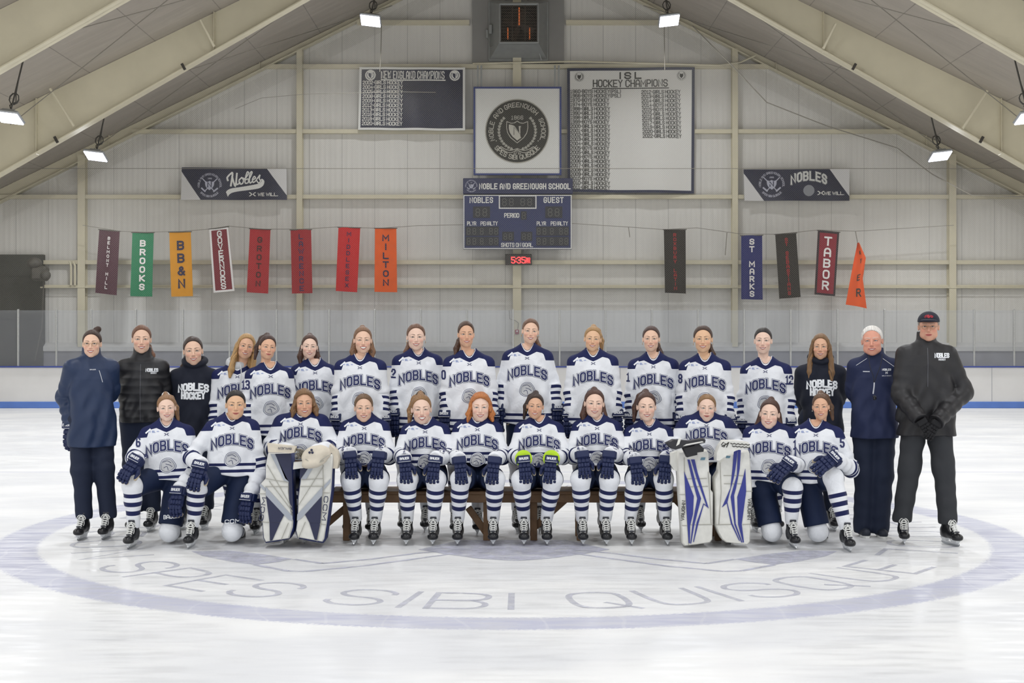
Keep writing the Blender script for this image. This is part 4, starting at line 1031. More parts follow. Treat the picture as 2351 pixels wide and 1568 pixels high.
def head(vname, v):
    if vname in HEADS: return HEADS[vname]
    f = head_fn(v); vs, fs = nets(f, (-.095, -.125, -.20), (.095, .115, .12), .0024)
    x, y, z = vs.T; a = np.abs(z - f.zc(x)); front = (y < -.06)
    lip = front * sstep(.0095, .0055, a - f.hh(x) + .004 * (x / f.mw) ** 2 * 1.2) * (np.abs(x) < f.mw * 1.08)
    ax = np.abs(x)
    t = (ax - .012) / .036; bz = .0235 + .0055 * np.sin(np.clip(t, 0, 1) * 2.2) - v.get('browdrop', 0)
    brow = (y < -.045) * sstep(.0042, .0018, np.abs(z - bz) + .0018 * np.clip(t, 0, 1)) * (t > -.05) * (t < 1.08)
    blush = np.exp(-(((ax - .043) / .018) ** 2 + ((z + .028) / .016) ** 2)) * (y < -.02) + .7 * np.exp(-((ax / .011) ** 2 + ((z + .032) / .01) ** 2)) * (y < -.09)
    lash = (y < -.06) * sstep(.0028, .0008, np.abs(np.abs(z - EYEZ + .0005 + (ax - EYEX) ** 2 * 14) - v.get('eye', .0052) * (1 - ((ax - EYEX) / .0145) ** 2) - .0008)) * (np.abs(ax - EYEX) < .0150) * (z > EYEZ - .004)
    # teeth strip
    N = 17; xs = np.linspace(-f.mw * .93, f.mw * .93, N); T_ = []
    ys = np.linspace(-.13, -.03, 120)
    for xx in xs:
        for s in (.98, -.75):
            zz = f.zc(xx) + f.hh(xx) * s; pp = np.stack([np.full(120, xx), ys, np.full(120, zz)], 1).astype(np.float32)
            dd = f.raw(pp); k = np.argmax(dd < -.0028); T_.append((xx, ys[k], zz))
    HEADS[vname] = (vs, fs, dict(lip=lip, brow=brow, blush=np.clip(blush, 0, 1), lash=lash), T_, f)
    return HEADS[vname]

def skin_mat(i, tone, brow, lip='#b5605c', blush='#d9826f'):
    m = mat('skin_%s' % i, tone, .5, spec=.35)
    if m.get('done'): return m
    n = m.node_tree.nodes; l = m.node_tree.links; b = n['Principled BSDF']; m['done'] = 1
    last = None; base = n.new('ShaderNodeRGB'); base.outputs[0].default_value = (*hexc(tone), 1); last = base.outputs[0]
    for at, col, k in (('blush', blush, .42), ('lip', lip, .85), ('brow', brow, .95), ('lash', '#1f1512', 1.0)):
        a = n.new('ShaderNodeAttribute'); a.attribute_name = at; mu = n.new('ShaderNodeMath'); mu.operation = 'MULTIPLY'; mu.inputs[1].default_value = k; l.new(a.outputs['Fac'], mu.inputs[0])
        mx = n.new('ShaderNodeMixRGB'); l.new(mu.outputs[0], mx.inputs[0]); l.new(last, mx.inputs[1]); mx.inputs[2].default_value = (*hexc(col), 1); last = mx.outputs[0]
    l.new(last, b.inputs['Base Color'])
    return m
M_teeth = mat('teeth', '#efe9df', .3); M_eyew = mat('eye_white', '#dcd8d4', .25); M_pupil = mat('pupil', '#15110f', .2); M_mouth = mat('mouth_dark', '#5a2a28', .6)

def hair_mat(col):
    nm = 'hair_' + col
    if nm in MATS: return MATS[nm]
    m = mat(nm, col, .42, spec=.4); n = m.node_tree.nodes; l = m.node_tree.links; b = n['Principled BSDF']
    a = n.new('ShaderNodeAttribute'); a.attribute_name = 'strand'
    t = n.new('ShaderNodeTexNoise'); t.noise_dimensions = '1D'; t.inputs['Scale'].default_value = 1; t.inputs['Detail'].default_value = 4; l.new(a.outputs['Fac'], t.inputs['W'])
    r = n.new('ShaderNodeMapRange'); r.inputs[1].default_value = .3; r.inputs[2].default_value = .7; r.inputs[3].default_value = .55; r.inputs[4].default_value = 1.5; l.new(t.outputs['Fac'], r.inputs[0])
    v = n.new('ShaderNodeVectorMath'); v.operation = 'SCALE'; v.inputs[0].default_value = hexc(col); l.new(r.outputs[0], v.inputs['Scale']); l.new(v.outputs[0], b.inputs['Base Color'])
    bp = n.new('ShaderNodeBump'); bp.inputs['Strength'].default_value = .6; bp.inputs['Distance'].default_value = .004; l.new(t.outputs['Fac'], bp.inputs['Height']); l.new(bp.outputs[0], b.inputs['Normal'])
    return m

def hair_mesh(style, seed, side=1, wd=1.0):
    """returns verts, faces, strand coordinate in head space"""
    locks = []; r = random.Random(seed)
    puff = {'down': .010, 'wavy': .014, 'short': .007, 'sleek': .004}.get(style, .007)
    if style in ('pony', 'hpony'):
        zt = .112 if style == 'hpony' else .07; yb = .06 if style == 'hpony' else .10
        locks += [((0, yb, zt), (0, yb + .03, zt + .012), .030, .026)]
        pts = [(0, yb + .03, zt + .010), (side * .045, yb + .05, zt - .03), (side * .085, yb + .035, zt - .12), (side * .10, yb + .005, zt - .23)]
        rad = [.024, .030, .028, .012]
        locks += [(pts[i], pts[i + 1], rad[i], rad[i + 1]) for i in range(3)]
    if style == 'lpony':
        pts = [(0, .10, .0), (side * .05, .10, -.06), (side * .085, .055, -.13), (side * .10, .02, -.19)]; rad = [.03, .03, .026, .010]
        locks += [(pts[i], pts[i + 1], rad[i], rad[i + 1]) for i in range(3)]
    if style == 'half':
        locks += [((0, .06, .112), (0, .085, .118), .03, .026)]
        for s in (-1, 1): locks += [((s * .062, .05, .0), (s * .085, .03, -.10), .030, .030), ((s * .085, .03, -.10), (s * .080, .01, -.185), .030, .012)]
        locks += [((0, .085, .0), (0, .075, -.13), .06, .05)]
    if style == 'bun': locks += [((side * .03, .05, .118), (side * .045, .055, .13), .030, .027), ((side * .02, .05, .10), (side * .04, .06, .12), .02, .02)]
    if style == 'down':
        for s in (-1, 1):
            pts = [(s * .060, -.020, .055), (s * .080, -.012, -.02), (s * .092, -.015, -.12), (s * .098, -.035, -.235), (s * .10, -.055, -.30)]
            rad = [.022, .020, .026, .030, .014]
            locks += [(pts[i], pts[i + 1], rad[i], rad[i + 1]) for i in range(4)]
            locks += [((s * .05, .06, .0), (s * .08, .04, -.2), .05, .04)]
    if style == 'wavy':
        for s in (-1, 1):
            for k in range(7):
                a = .25 + k * .28; x0, y0 = s * .080 * math.cos(a * .75), -.03 + .11 * math.sin(a * .62); zb = -.105 - r.random() * .03
                locks += [((x0 * .92, y0, .02), (x0 * 1.22, y0 * 1.1, -.06), .024, .023), ((x0 * 1.22, y0 * 1.1, -.06), (x0 * 1.28, y0 * 1.1 - .008, zb), .023, .010)]
    if style == 'sleek': locks += [((0, .09, -.02), (0, .10, -.04), .035, .03)]
    hl = {'down': .072, 'wavy': .068, 'short': .074, 'sleek': .066}.get(style, .074)     # hairline height
    def f(p):
        x, y, z = p[:, 0], p[:, 1], p[:, 2]; ax = np.abs(x); m = np.stack([ax, y, z], 1)
        d = elp(m, (0, .017, .034), (.0765 * wd + puff * .6, .097 + puff * .7, .0865 + puff))
        # open the face, clear the ears, stop at the nape
        face = elp(m, (0, -.105, -.004), (.088 * wd, .128, hl + .022))
        d = smax(d, -face, .010)
        d = smax(d, -elp(m, (.082 * wd, -.002, -.028), (.030, .034, .046)), .006) if style not in ('down', 'wavy') else d
        d = smax(d, -(z + .052 + (.035 - y) * .0), .01) if style not in ('down', 'wavy') else smax(d, -(z + .08), .02)
        if locks:
            for a, b, ra, rb in locks: d = smin(d, cap(p, a, b, ra, rb), .014)
            if style in ('down', 'wavy'):
                d = smax(d, -elp(m, (0, -.075, -.035), (.060 * wd, .080, .092)), .006)
        if style in ('wavy',): d = d + .0028 * np.sin(z * 90 + ax * 60 + seed) + .003 * wob(p, 110, seed)
        ang = np.arctan2(x + .001, y - .02)
        base = np.sin(ang * 46 + 2 * np.sin(z * 25 + seed)) * .0007 + np.sin(ang * 83 + z * 12) * .0004
        return d + base
    lo = [-.15, -.10, -.34 if style == 'down' else -.22]; hi = [.15, .17, .165]
    vs, fs = nets(f, lo, hi, .0032)
    x, y, z = vs.T
    st = np.arctan2(x, (y - .02)) * 16 * np.where(z > .03, 1, 1) + 4 * np.sin(z * 9) if style not in ('short',) else x * 160 + 5 * np.sin(y * 40)
    top = sstep(.06, .10, z); st = st * (1 - top) + (x * 230 + 2 * np.sin(y * 30)) * top
    return vs, fs, st

# ================================================================== clothes
def attr(n, l, name):
    a = n.new('ShaderNodeAttribute'); a.attribute_name = name; return a.outputs['Fac']
def cloth_bump(n, l, b, strength=.25, scale=14):
    tc = n.new('ShaderNodeTexCoord'); t = n.new('ShaderNodeTexNoise'); t.inputs['Scale'].default_value = scale; t.inputs['Detail'].default_value = 3; t.inputs['Distortion'].default_value = .8
    l.new(tc.outputs['Object'], t.inputs['Vector']); bp = n.new('ShaderNodeBump'); bp.inputs['Strength'].default_value = strength; bp.inputs['Distance'].default_value = .03
    l.new(t.outputs['Fac'], bp.inputs['Height']); l.new(bp.outputs[0], b.inputs['Normal'])
C_WHITE, C_NAVY = '#e9ebef', '#1d2450'
def band_nodes(n, l, src, bands, mask=None):
    tot = None
    for a, c in bands:
        g = n.new('ShaderNodeMath'); g.operation = 'GREATER_THAN'; l.new(src, g.inputs[0]); g.inputs[1].default_value = a
        h = n.new('ShaderNodeMath'); h.operation = 'LESS_THAN'; l.new(src, h.inputs[0]); h.inputs[1].default_value = c
        q = n.new('ShaderNodeMath'); q.operation = 'MULTIPLY'; l.new(g.outputs[0], q.inputs[0]); l.new(h.outputs[0], q.inputs[1])
        if tot is None: tot = q.outputs[0]
        else:
            s = n.new('ShaderNodeMath'); s.operation = 'MAXIMUM'; l.new(tot, s.inputs[0]); l.new(q.outputs[0], s.inputs[1]); tot = s.outputs[0]
    return tot
def cmpn(n, l, src, v, op='GREATER_THAN'):
    g = n.new('ShaderNodeMath'); g.operation = op; l.new(src, g.inputs[0]); g.inputs[1].default_value = v; return g.outputs[0]
def mathn(n, l, op, a, b):
    g = n.new('ShaderNodeMath'); g.operation = op
    for i, v in enumerate((a, b)):
        if isinstance(v, float): g.inputs[i].default_value = v
        else: l.new(v, g.inputs[i])
    return g.outputs[0]
def jersey_material():
    m = mat('jersey', C_WHITE, .75, spec=.25); n = m.node_tree.nodes; l = m.node_tree.links; b = n['Principled BSDF']
    arm = cmpn(n, l, attr(n, l, 'arm'), 0.0)
    sl = band_nodes(n, l, attr(n, l, 's'), ((.275, .302), (.330, .357), (.385, .412)))
    hem = band_nodes(n, l, attr(n, l, 'hz'), ((.022, .048), (.078, .102)))
    slv = mathn(n, l, 'MULTIPLY', arm, sl); inv = mathn(n, l, 'SUBTRACT', 1.0, arm); hm = mathn(n, l, 'MULTIPLY', inv, hem)
    yk = cmpn(n, l, attr(n, l, 'yk'), 0.0); tot = mathn(n, l, 'MAXIMUM', mathn(n, l, 'MAXIMUM', slv, hm), yk)
    pip = cmpn(n, l, attr(n, l, 'nk'), .0065, 'LESS_THAN'); keep = mathn(n, l, 'SUBTRACT', 1.0, pip); tot = mathn(n, l, 'MULTIPLY', tot, keep)
    mx = n.new('ShaderNodeMixRGB'); l.new(tot, mx.inputs[0]); mx.inputs[1].default_value = (*hexc(C_WHITE), 1); mx.inputs[2].default_value = (*hexc(C_NAVY), 1); l.new(mx.outputs[0], b.inputs['Base Color'])
    cloth_bump(n, l, b, .45, 8); return m
def sock_material():
    m = mat('sock', '#eceef2', .85, spec=.2, sheen=.2); n = m.node_tree.nodes; l = m.node_tree.links; b = n['Principled BSDF']
    st = band_nodes(n, l, attr(n, l, 's'), ((.105, .145), (.185, .225), (.262, .297)))
    mx = n.new('ShaderNodeMixRGB'); l.new(st, mx.inputs[0]); mx.inputs[1].default_value = (*hexc('#eceef2'), 1); mx.inputs[2].default_value = (*hexc(C_NAVY), 1); l.new(mx.outputs[0], b.inputs['Base Color'])
    cloth_bump(n, l, b, .25, 18); return m
M_jersey, M_sock = jersey_material(), sock_material()
M_let = mat('letter_navy', '#20285a', .6); M_letw = mat('letter_white', '#eef0f3', .6)
M_pants = mat('hockey_pants', '#13213f', .7, spec=.3, bump=.25, bscale=14)
M_glove = mat('glove_navy', '#16224a', .5, spec=.4, bump=.1, bscale=60)
M_gpalm = mat('glove_palm', '#b9ab90', .7); M_bootb = mat('boot_black', '#15161a', .35, spec=.5); M_bootg = mat('boot_grey', '#5b5d63', .4)
M_holder = mat('blade_holder', '#d9dbdd', .35, var=.06, vscale=30); M_blade = mat('blade_steel', '#a9adb2', .2, metal=.9); M_lace = mat('lace', '#e6e6e2', .8)
M_fab = {}

def prof(z, tab):
    zs = [t[0] for t in tab]; return [np.interp(z, zs, [t[i] for t in tab]) for i in range(1, len(tab[0]))]
def torso_fn(L, gx=1.0, fat=0.0, sh=.160, shz=-.122, cut=None):
    tab = [(-L - .05, .216 * gx, .136 + fat), (-.60, .212 * gx, .132 + fat), (-.40, .198 * gx, .122 + fat), (-.22, .184 * gx, .116 + fat * .7), (-.13, .160 * gx, .100 + fat * .4), (-.06, .11 * gx, .078), (0, .055, .05)]
    tab = sorted(tab)
    def f(p):
        x, y, z = p[:, 0], p[:, 1], p[:, 2]
        a, b = prof(z, tab)
        e = (np.abs(x) / a) ** 2.4 + (np.abs(y) / b) ** 2.4
        d = (np.maximum(e, 1e-6) ** (1 / 2.4) - 1) * np.minimum(a, b)
        d = np.maximum(d, z - .01); d = np.maximum(d, -(z + (cut if cut else L + .06)))
        m = np.stack([np.abs(x), y, z], 1)
        d = smin(d, cap(m, (.034, .012, -.042), (sh, .012, shz), .050, .060), .05)
        return d
    return f

def arm_sdf(p, sh, el, wr, r0, r1, r2):
    d1, t1 = rc(p, sh, el, r0, r1); d2, t2 = rc(p, el, wr, r1, r2)
    L1 = np.linalg.norm(np.array(el) - np.array(sh)); L2 = np.linalg.norm(np.array(wr) - np.array(el))
    s = np.where(d1 < d2, t1 * L1, L1 + t2 * L2)
    return smin(d1, d2, .04), s

def top_garment(T, arms, kind, L, seed, opt):
    """T: torso frame (N, R); arms: list of (shoulder, elbow, wrist) in torso space"""
    vox = .0065; jersey = kind == 'jersey'
    gx = opt.get('gx', 1.0); fat = opt.get('fat', 0); ar = opt.get('ar', (.067, .065, .062)); body = torso_fn(L, gx, fat, opt.get('sh', .160))
    hole = lambda p: smin(cap(p, (0, .035, .09), (0, .012, -.015), .066, .060), cap(p, (0, -.050, .0), (0, -.150, -.088), .048, .006), .02)
    hemc = opt.get('hem', 0)
    def parts(p):
        dt = body(p); da = None; s = None
        for sh, el, wr in arms:
            d, ss = arm_sdf(p, sh, el, wr, *ar)
            # open the cuff with a flat end
            w = np.array(wr) - np.array(el); w = w / np.linalg.norm(w); d = np.maximum(d, (p - np.array(wr, np.float32)) @ w.astype(np.float32) - .006)
            if da is None: da, s = d, ss
            else: s = np.where(d < da, ss, s); da = np.minimum(d, da)
        return dt, da, s
    def f(p):
        dt, da, s = parts(p)
        x, y, z = p[:, 0], p[:, 1], p[:, 2]
        k = clamp01(-(z + .12) / .4)
        dt = dt + k * (.009 * np.sin(x * 27 + seed + 2.2 * np.sin(z * 5 + seed)) + .005 * np.sin(x * 51 - z * 14 + seed * 2)) + .0045 * wob(p, 22, seed) + .0035 * np.sin(np.abs(x) * 40 + z * 34 + seed) * sstep(-.10, -.22, z)
        da = da + opt.get('nz', 1) * (.0068 * np.sin(s * 58 + 2.5 * wob(p, 12, seed + 5)) * clamp01((s - .12) / .1) + .003 * wob(p, 30, seed + 9))
        if opt.get('quilt'):
            dt = dt + .006 * np.abs(np.sin(z * 44)) - .003; da = da + .006 * np.abs(np.sin(s * 44)) - .003
        dt = smax(dt, -(z + L + .012 * np.sin(x * 14 + seed) * opt.get('hemw', 1)), .008)
        d = smin(dt, da, .035)
        if jersey: d = smax(d, -hole(p), .004)
        elif kind in ('jacket', 'puffer', 'parka', 'quarterzip'):
            ch = opt.get('collar', .055)
            c = np.maximum(cap(p, (0, .022, -.03), (0, .030, ch), .086, .078), z - ch + .3 * np.minimum(y + .0, 0) * -.1)
            d = smin(d, c, .02); d = smax(d, -cap(p, (0, .028, -.05), (0, .033, ch + .05), .066, .068), .004)
            d = smax(d, -cap(p, (0, -.12, ch + .05), (0, -.10, opt.get('vz', -.02)), .055, .012), .006)
        elif kind == 'hoodie':
            # hood lying round the neck
            a = np.arctan2(x, y); rr = np.sqrt(x * x + (y - .02) ** 2)
            q = np.stack([rr - .088 - .02 * (np.cos(a) > 0) * np.cos(a), z - .012 - .030 * np.cos(a)], 1)
            d = smin(d, np.linalg.norm(q, axis=1) - .030, .015); d = smax(d, -cap(p, (0, .02, -.03), (0, .03, .12), .064, .07), .004)
            d = smax(d, -cap(p, (0, -.10, .05), (0, -.115, -.02), .045, .02), .006)
        return d
    P_ = np.array([q for a in arms for q in a]); m = .10
    lo = np.minimum(P_.min(0) - m, (-.27 * gx, -.20 - fat, -L - .02)); hi = np.maximum(P_.max(0) + m, (.27 * gx, .19 + fat, .13))
    vs, fs = nets(f, lo, hi, vox)
    dt, da, s = parts(vs.astype(np.float32)); x, y, z = vs.T; ax = np.abs(x)
    at = {'arm': dt - da, 's': s, 'hz': z + L}
    if jersey:
        zl = np.interp(ax, [0, .03, .085, .135, .150, .166, .30], [-.110, -.098, -.070, -.082, -.095, -.148, -.152])
        yk = z - zl; at['yk'] = yk; at['nk'] = np.where(np.minimum(dt, da) < -.0055, .02, hole(vs.astype(np.float32)))
    return vs, fs, at

BODY_TONES = {}
class Frame3:
    """an orthonormal frame: columns lateral (to the right of the picture), back, up"""
    def __init__(s, o, yaw=0, lean=0, roll=0):
        s.o = Vector(o); s.R = Matrix.Rotation(yaw, 3, 'Z') @ Matrix.Rotation(roll, 3, 'Y') @ Matrix.Rotation(-lean, 3, 'X')
        s.Rn = np.array(s.R)
    def w(s, p): return s.o + s.R @ Vector(p)
    def l(s, p): return s.R.transposed() @ (Vector(p) - s.o)
    def wv(s, vs): return np.asarray(vs) @ s.Rn.T + np.array(s.o)

# ------------------------------------------------------------------ glove and skate patterns, built once
def glove_template():
    if 'glove' in HEADS: return HEADS['glove']
    def f(p):
        d = rbox(p, (0, .035, -.004), (.053, .052, .024), .02)
        for row, (yy, n_) in enumerate(((.012, 3), (.052, 4))):
            for i in range(n_):
                xx = (i - (n_ - 1) / 2) * (.106 / n_); d = np.minimum(d, rbox(p, (xx, yy, .022 - .1 * xx * xx * 30 * .1), (.0515 / n_, .0185, .012), .008))
        for i in range(4):
            x0 = .0405 - .027 * i; L = (.92, 1.0, .97, .84)[i]; sp = (1.5 - i) * .10
            for (yy, zz, hl, an) in ((.094, .012, .020, -.25), (.128, .000, .018, -.55), (.156, -.020, .016, -1.0)):
                R = Matrix.Rotation(-sp * .6, 3, 'Z') @ Matrix.Rotation(an, 3, 'X')
                d = np.minimum(d, rbox(p, (x0 + sp * (yy - .09) * .6, .085 + (yy - .085) * L, zz), (.0138, hl * L * 1.04, .0160), .009, R))
        for a, b, r1, r2 in (((.048, .005, -.012), (.078, .045, -.020), .020, .020), ((.078, .052, -.021), (.082, .088, -.030), .019, .015)): d = np.minimum(d, cap(p, a, b, r1, r2))
        d = np.minimum(d, rbox(p, (.074, .032, -.008), (.012, .022, .014), .008, Matrix.Rotation(-.5, 3, 'Z')))
        cu = rbox(p, (0, -.045, .0), (.060, .040, .042), .026); cu = np.maximum(cu, -rbox(p, (0, -.075, .0), (.047, .04, .032), .02)); d = np.minimum(d, cu)
        d = np.minimum(d, rbox(p, (0, -.046, .042), (.058, .032, .010), .009)); d = np.minimum(d, rbox(p, (-.062, -.045, .005), (.009, .032, .028), .008))
        return d
    vs, fs = nets(f, (-.085, -.10, -.075), (.12, .19, .07), .0034)
    palm = (vs[:, 2] < -.018) & (vs[:, 1] > -.01)
    fm = palm[fs].mean(1) > .5
    HEADS['glove'] = (vs, fs, fm); return HEADS['glove']
GL_MESH = {}
def glove_mesh(mirror, col='navy'):
    k = (mirror, col)
    if k in GL_MESH: return GL_MESH[k]
    vs, fs, fm = glove_template(); vs = vs.copy()
    if mirror: vs[:, 0] *= -1; fs = fs[:, ::-1]
    ms = [M_glove, M_gpalm] if col == 'navy' else [mat('knit_black', '#17171a', .9), mat('knit_black', '')]
    me = np_mesh('hockey_glove', vs, fs, ms, midx=fm); 
    # lettering and piping on the cuff
    mb = MB().use(M_letw)
    mp = lambda u, v: Vector((u, -.046 + v, .0535 if abs(u) < .05 else .050))
    if col == 'navy':
        stroke(mb, [(-.054, .029), (.054, .029)], .0035, mp)
        put_text(mb, 'BAUER', .019, .0045, lambda u, v: mp(-u, -v), 0, -.010, width=.080)
    lo = mb.build('tmp'); lme = lo.data; bpy.data.objects.remove(lo)
    GL_MESH[k] = (me, lme); return GL_MESH[k]
def put_glove(root, wr, fdir, bdir, thumb_sign, letter=True, col='navy', scale=1.0, white_cuff=False):
    """thumb_sign +1: thumb lies on +x of (f x b)"""
    f = Vector(fdir).normalized(); b = (Vector(bdir) - Vector(bdir).dot(f) * f).normalized(); x = f.cross(b)
    me, lme = glove_mesh(thumb_sign < 0, col)
    M = Matrix((x, f, b)).transposed().to_4x4() @ Matrix.Scale(scale, 4); M.translation = Vector(wr) - root.location
    o = bpy.data.objects.new('glove', me); COL.objects.link(o); o.parent = root; o.matrix_local = M
    if col == 'navy' and letter:
        t = bpy.data.objects.new('cuff_lettering', lme); COL.objects.link(t); t.parent = o
    return o

def skate_parts():
    if 'skate' in GL_MESH: return GL_MESH['skate']
    def f(p):
        d = rbox(p, (0, .055, .105), (.038, .052, .050), .034)                       # heel
        d = smin(d, cap(p, (0, .045, .13), (0, .040, .225), .040, .042), .03)         # ankle
        d = smin(d, cap(p, (0, .03, .10), (0, -.125, .082), .040, .030), .03)         # vamp
        d = smin(d, cap(p, (0, -.02, .12), (0, .02, .18), .030, .036), .03)
        d = smax(d, -(p[:, 2] - .056), .010); d = smax(d, p[:, 2] - .232 - .25 * (p[:, 1] - .04) * (p[:, 1] > .04), .008)
        d = smax(d, -cap(p, (0, .035, .20), (0, .035, .30), .033, .036), .004)
        return d
    vs, fs = nets(f, (-.06, -.19, .04), (.06, .13, .26), .004)
    boot = np_mesh('boot', vs, fs, [M_bootb])
    def f2(p):
        d = elp(p, (0, -.122, .078), (.047, .062, .036)); return smax(smax(d, -(p[:, 2] - .054), .006), p[:, 1] + .105, .006)
    vs, fs = nets(f2, (-.06, -.20, .04), (.06, -.08, .13), .004); capm = np_mesh('toe_cap', vs, fs, [M_bootb])
    mb = MB().use(mat('tongue', '#3b3d44', .7)); 
    mb.box((0, -.022, .185), (.055, .012, .11), Matrix.Rotation(.30, 3, 'X'), bev=.005); mb.box((0, -.085, .116), (.040, .10, .012), Matrix.Rotation(-.18, 3, 'X'), bev=.004)
    o = mb.build('tmp'); tongue = o.data; bpy.data.objects.remove(o)
    mb = MB().use(M_holder)
    for y0, y1 in ((-.145, -.045), (.02, .10)):
        mb.add([(-.030, y0, .062), (.030, y0, .062), (.030, y1, .062), (-.030, y1, .062), (-.007, y0 + .012, .024), (.007, y0 + .012, .024), (.007, y1 - .012, .024), (-.007, y1 - .012, .024)],
               [(0, 1, 2, 3), (7, 6, 5, 4), (0, 4, 5, 1), (1, 5, 6, 2), (2, 6, 7, 3), (3, 7, 4, 0)])
    mb.box((0, -.022, .026), (.014, .27, .014), bev=.003); o = mb.build('tmp'); holder = o.data; bpy.data.objects.remove(o)
    mb = MB().use(M_blade); mb.prism([(-.0016, -.165, .018), (-.0016, -.150, .004), (-.0016, -.10, 0), (-.0016, .07, 0), (-.0016, .115, .005), (-.0016, .125, .022), (-.0016, -.160, .026)], (.0032, 0, 0))
    o = mb.build('tmp'); blade = o.data; bpy.data.objects.remove(o)
    mb = MB().use(M_lace)
    for i in range(7):
        t = i / 6; y = -.118 + .095 * t - .0 * t; z = .112 + .100 * t ** 1.15; w_ = .021 + .007 * t
        if i > 3: y = -.060 + (i - 3) * .010
        for s in (-1, 1): mb.tube([(-s * w_, y, z), (0, y - .008, z + .009), (s * w_, y + .002, z + .014)], .0042, n=5)
    for s in (-1, 1):
        mb.tube(smooth_line([(0, -.042, .215), (s * .022, -.050, .214), (s * .038, -.050, .190), (s * .026, -.055, .178), (s * .004, -.050, .208)], 4), .0036, n=5)
        mb.tube(smooth_line([(0, -.045, .213), (s * .020, -.058, .190), (s * .030, -.062, .150), (s * .026, -.072, .125)], 4), .0034, n=5)
    o = mb.build('tmp'); lace = o.data; bpy.data.objects.remove(o)
    GL_MESH['skate'] = (boot, capm, tongue, holder, blade, lace); return GL_MESH['skate']
def put_skate(root, pos, yaw=0, pitch=0, roll=0, s=1.0):
    ms = skate_parts(); M = Matrix.Translation(Vector(pos) - root.location) @ Matrix.Rotation(yaw, 4, 'Z') @ Matrix.Rotation(pitch, 4, 'X') @ Matrix.Rotation(roll, 4, 'Y') @ Matrix.Scale(s, 4)
    o = bpy.data.objects.new('skate', ms[0]); COL.objects.link(o); o.parent = root; o.matrix_local = M
    for nm, me in zip(('toe_cap', 'tongue', 'blade_holder', 'blade', 'laces'), ms[1:]):
        c = bpy.data.objects.new(nm, me); COL.objects.link(c); c.parent = o
    return o

def surf_text(bvh, fr, mb, fn, off=.003, sub=.014):
    """fn(mapf) draws in the torso plane (u right, v up); each point is dropped on the garment from the front"""
    ydir = fr.R @ Vector((0, 1, 0))
    last = [0.0]
    def mapf(u, v):
        o = fr.w((u, -.6, v)); h = bvh.ray_cast(o, ydir, 1.2)
        if h[0] is None: return fr.w((u, last[0], v))
        last[0] = fr.l(h[0]).y - off
        return h[0] - ydir * off
    fn(mapf)

def nobles_arc(mb, mapf, W=.345, H=.088, drop=.052, word='NOBLES', z=0, wd=.019, sub=.016):
    gl, Wt = text_lines(word, H, .92, 2.3); f = W / Wt
    for ch, ls, gx, gw in gl:
        c = (gx + gw / 2) * f - W / 2; sh = -drop * (c / (W / 2)) ** 2; sl = -2 * drop * c / (W / 2) ** 2 * .75
        for l in ls: stroke(mb, [((p[0] - gw / 2) * f + c, p[1] + sh + sl * (p[0] - gw / 2) * f + z) for p in l], wd, mapf, sub)

def set_parent(o, root): o.parent = root; o.location = (0, 0, 0); return o
def local_mesh(name, vs_world, fs, mats, root, attrs=None, midx=None):
    me = np_mesh(name, np.asarray(vs_world) - np.array(root.location), fs, mats, attrs, midx=midx)
    return link_mesh(name, me, root)

FACES = {
 'smile': dict(open=.0050, mw=.0275, smile=13), 'soft': dict(open=.0012, mw=.024, smile=9, w=1.02, eye=.0048), 'laugh': dict(open=.0095, mw=.029, smile=11, w=1.02, eye=.0042),
 'narrow': dict(open=.0042, mw=.026, smile=12, w=.94, jaw=.9, nose=1.2), 'wide': dict(open=.0048, mw=.029, smile=13, w=1.05, jaw=1.08, eye=.0048),
 'oldman': dict(open=.004, mw=.028, smile=8, w=1.06, jaw=1.15, age=1, nose=1.5, eye=.0040, neck=1.12), 'man': dict(open=.002, mw=.025, smile=4, w=1.05, jaw=1.1, age=1, nose=1.5, eye=.0042, neck=1.12)}

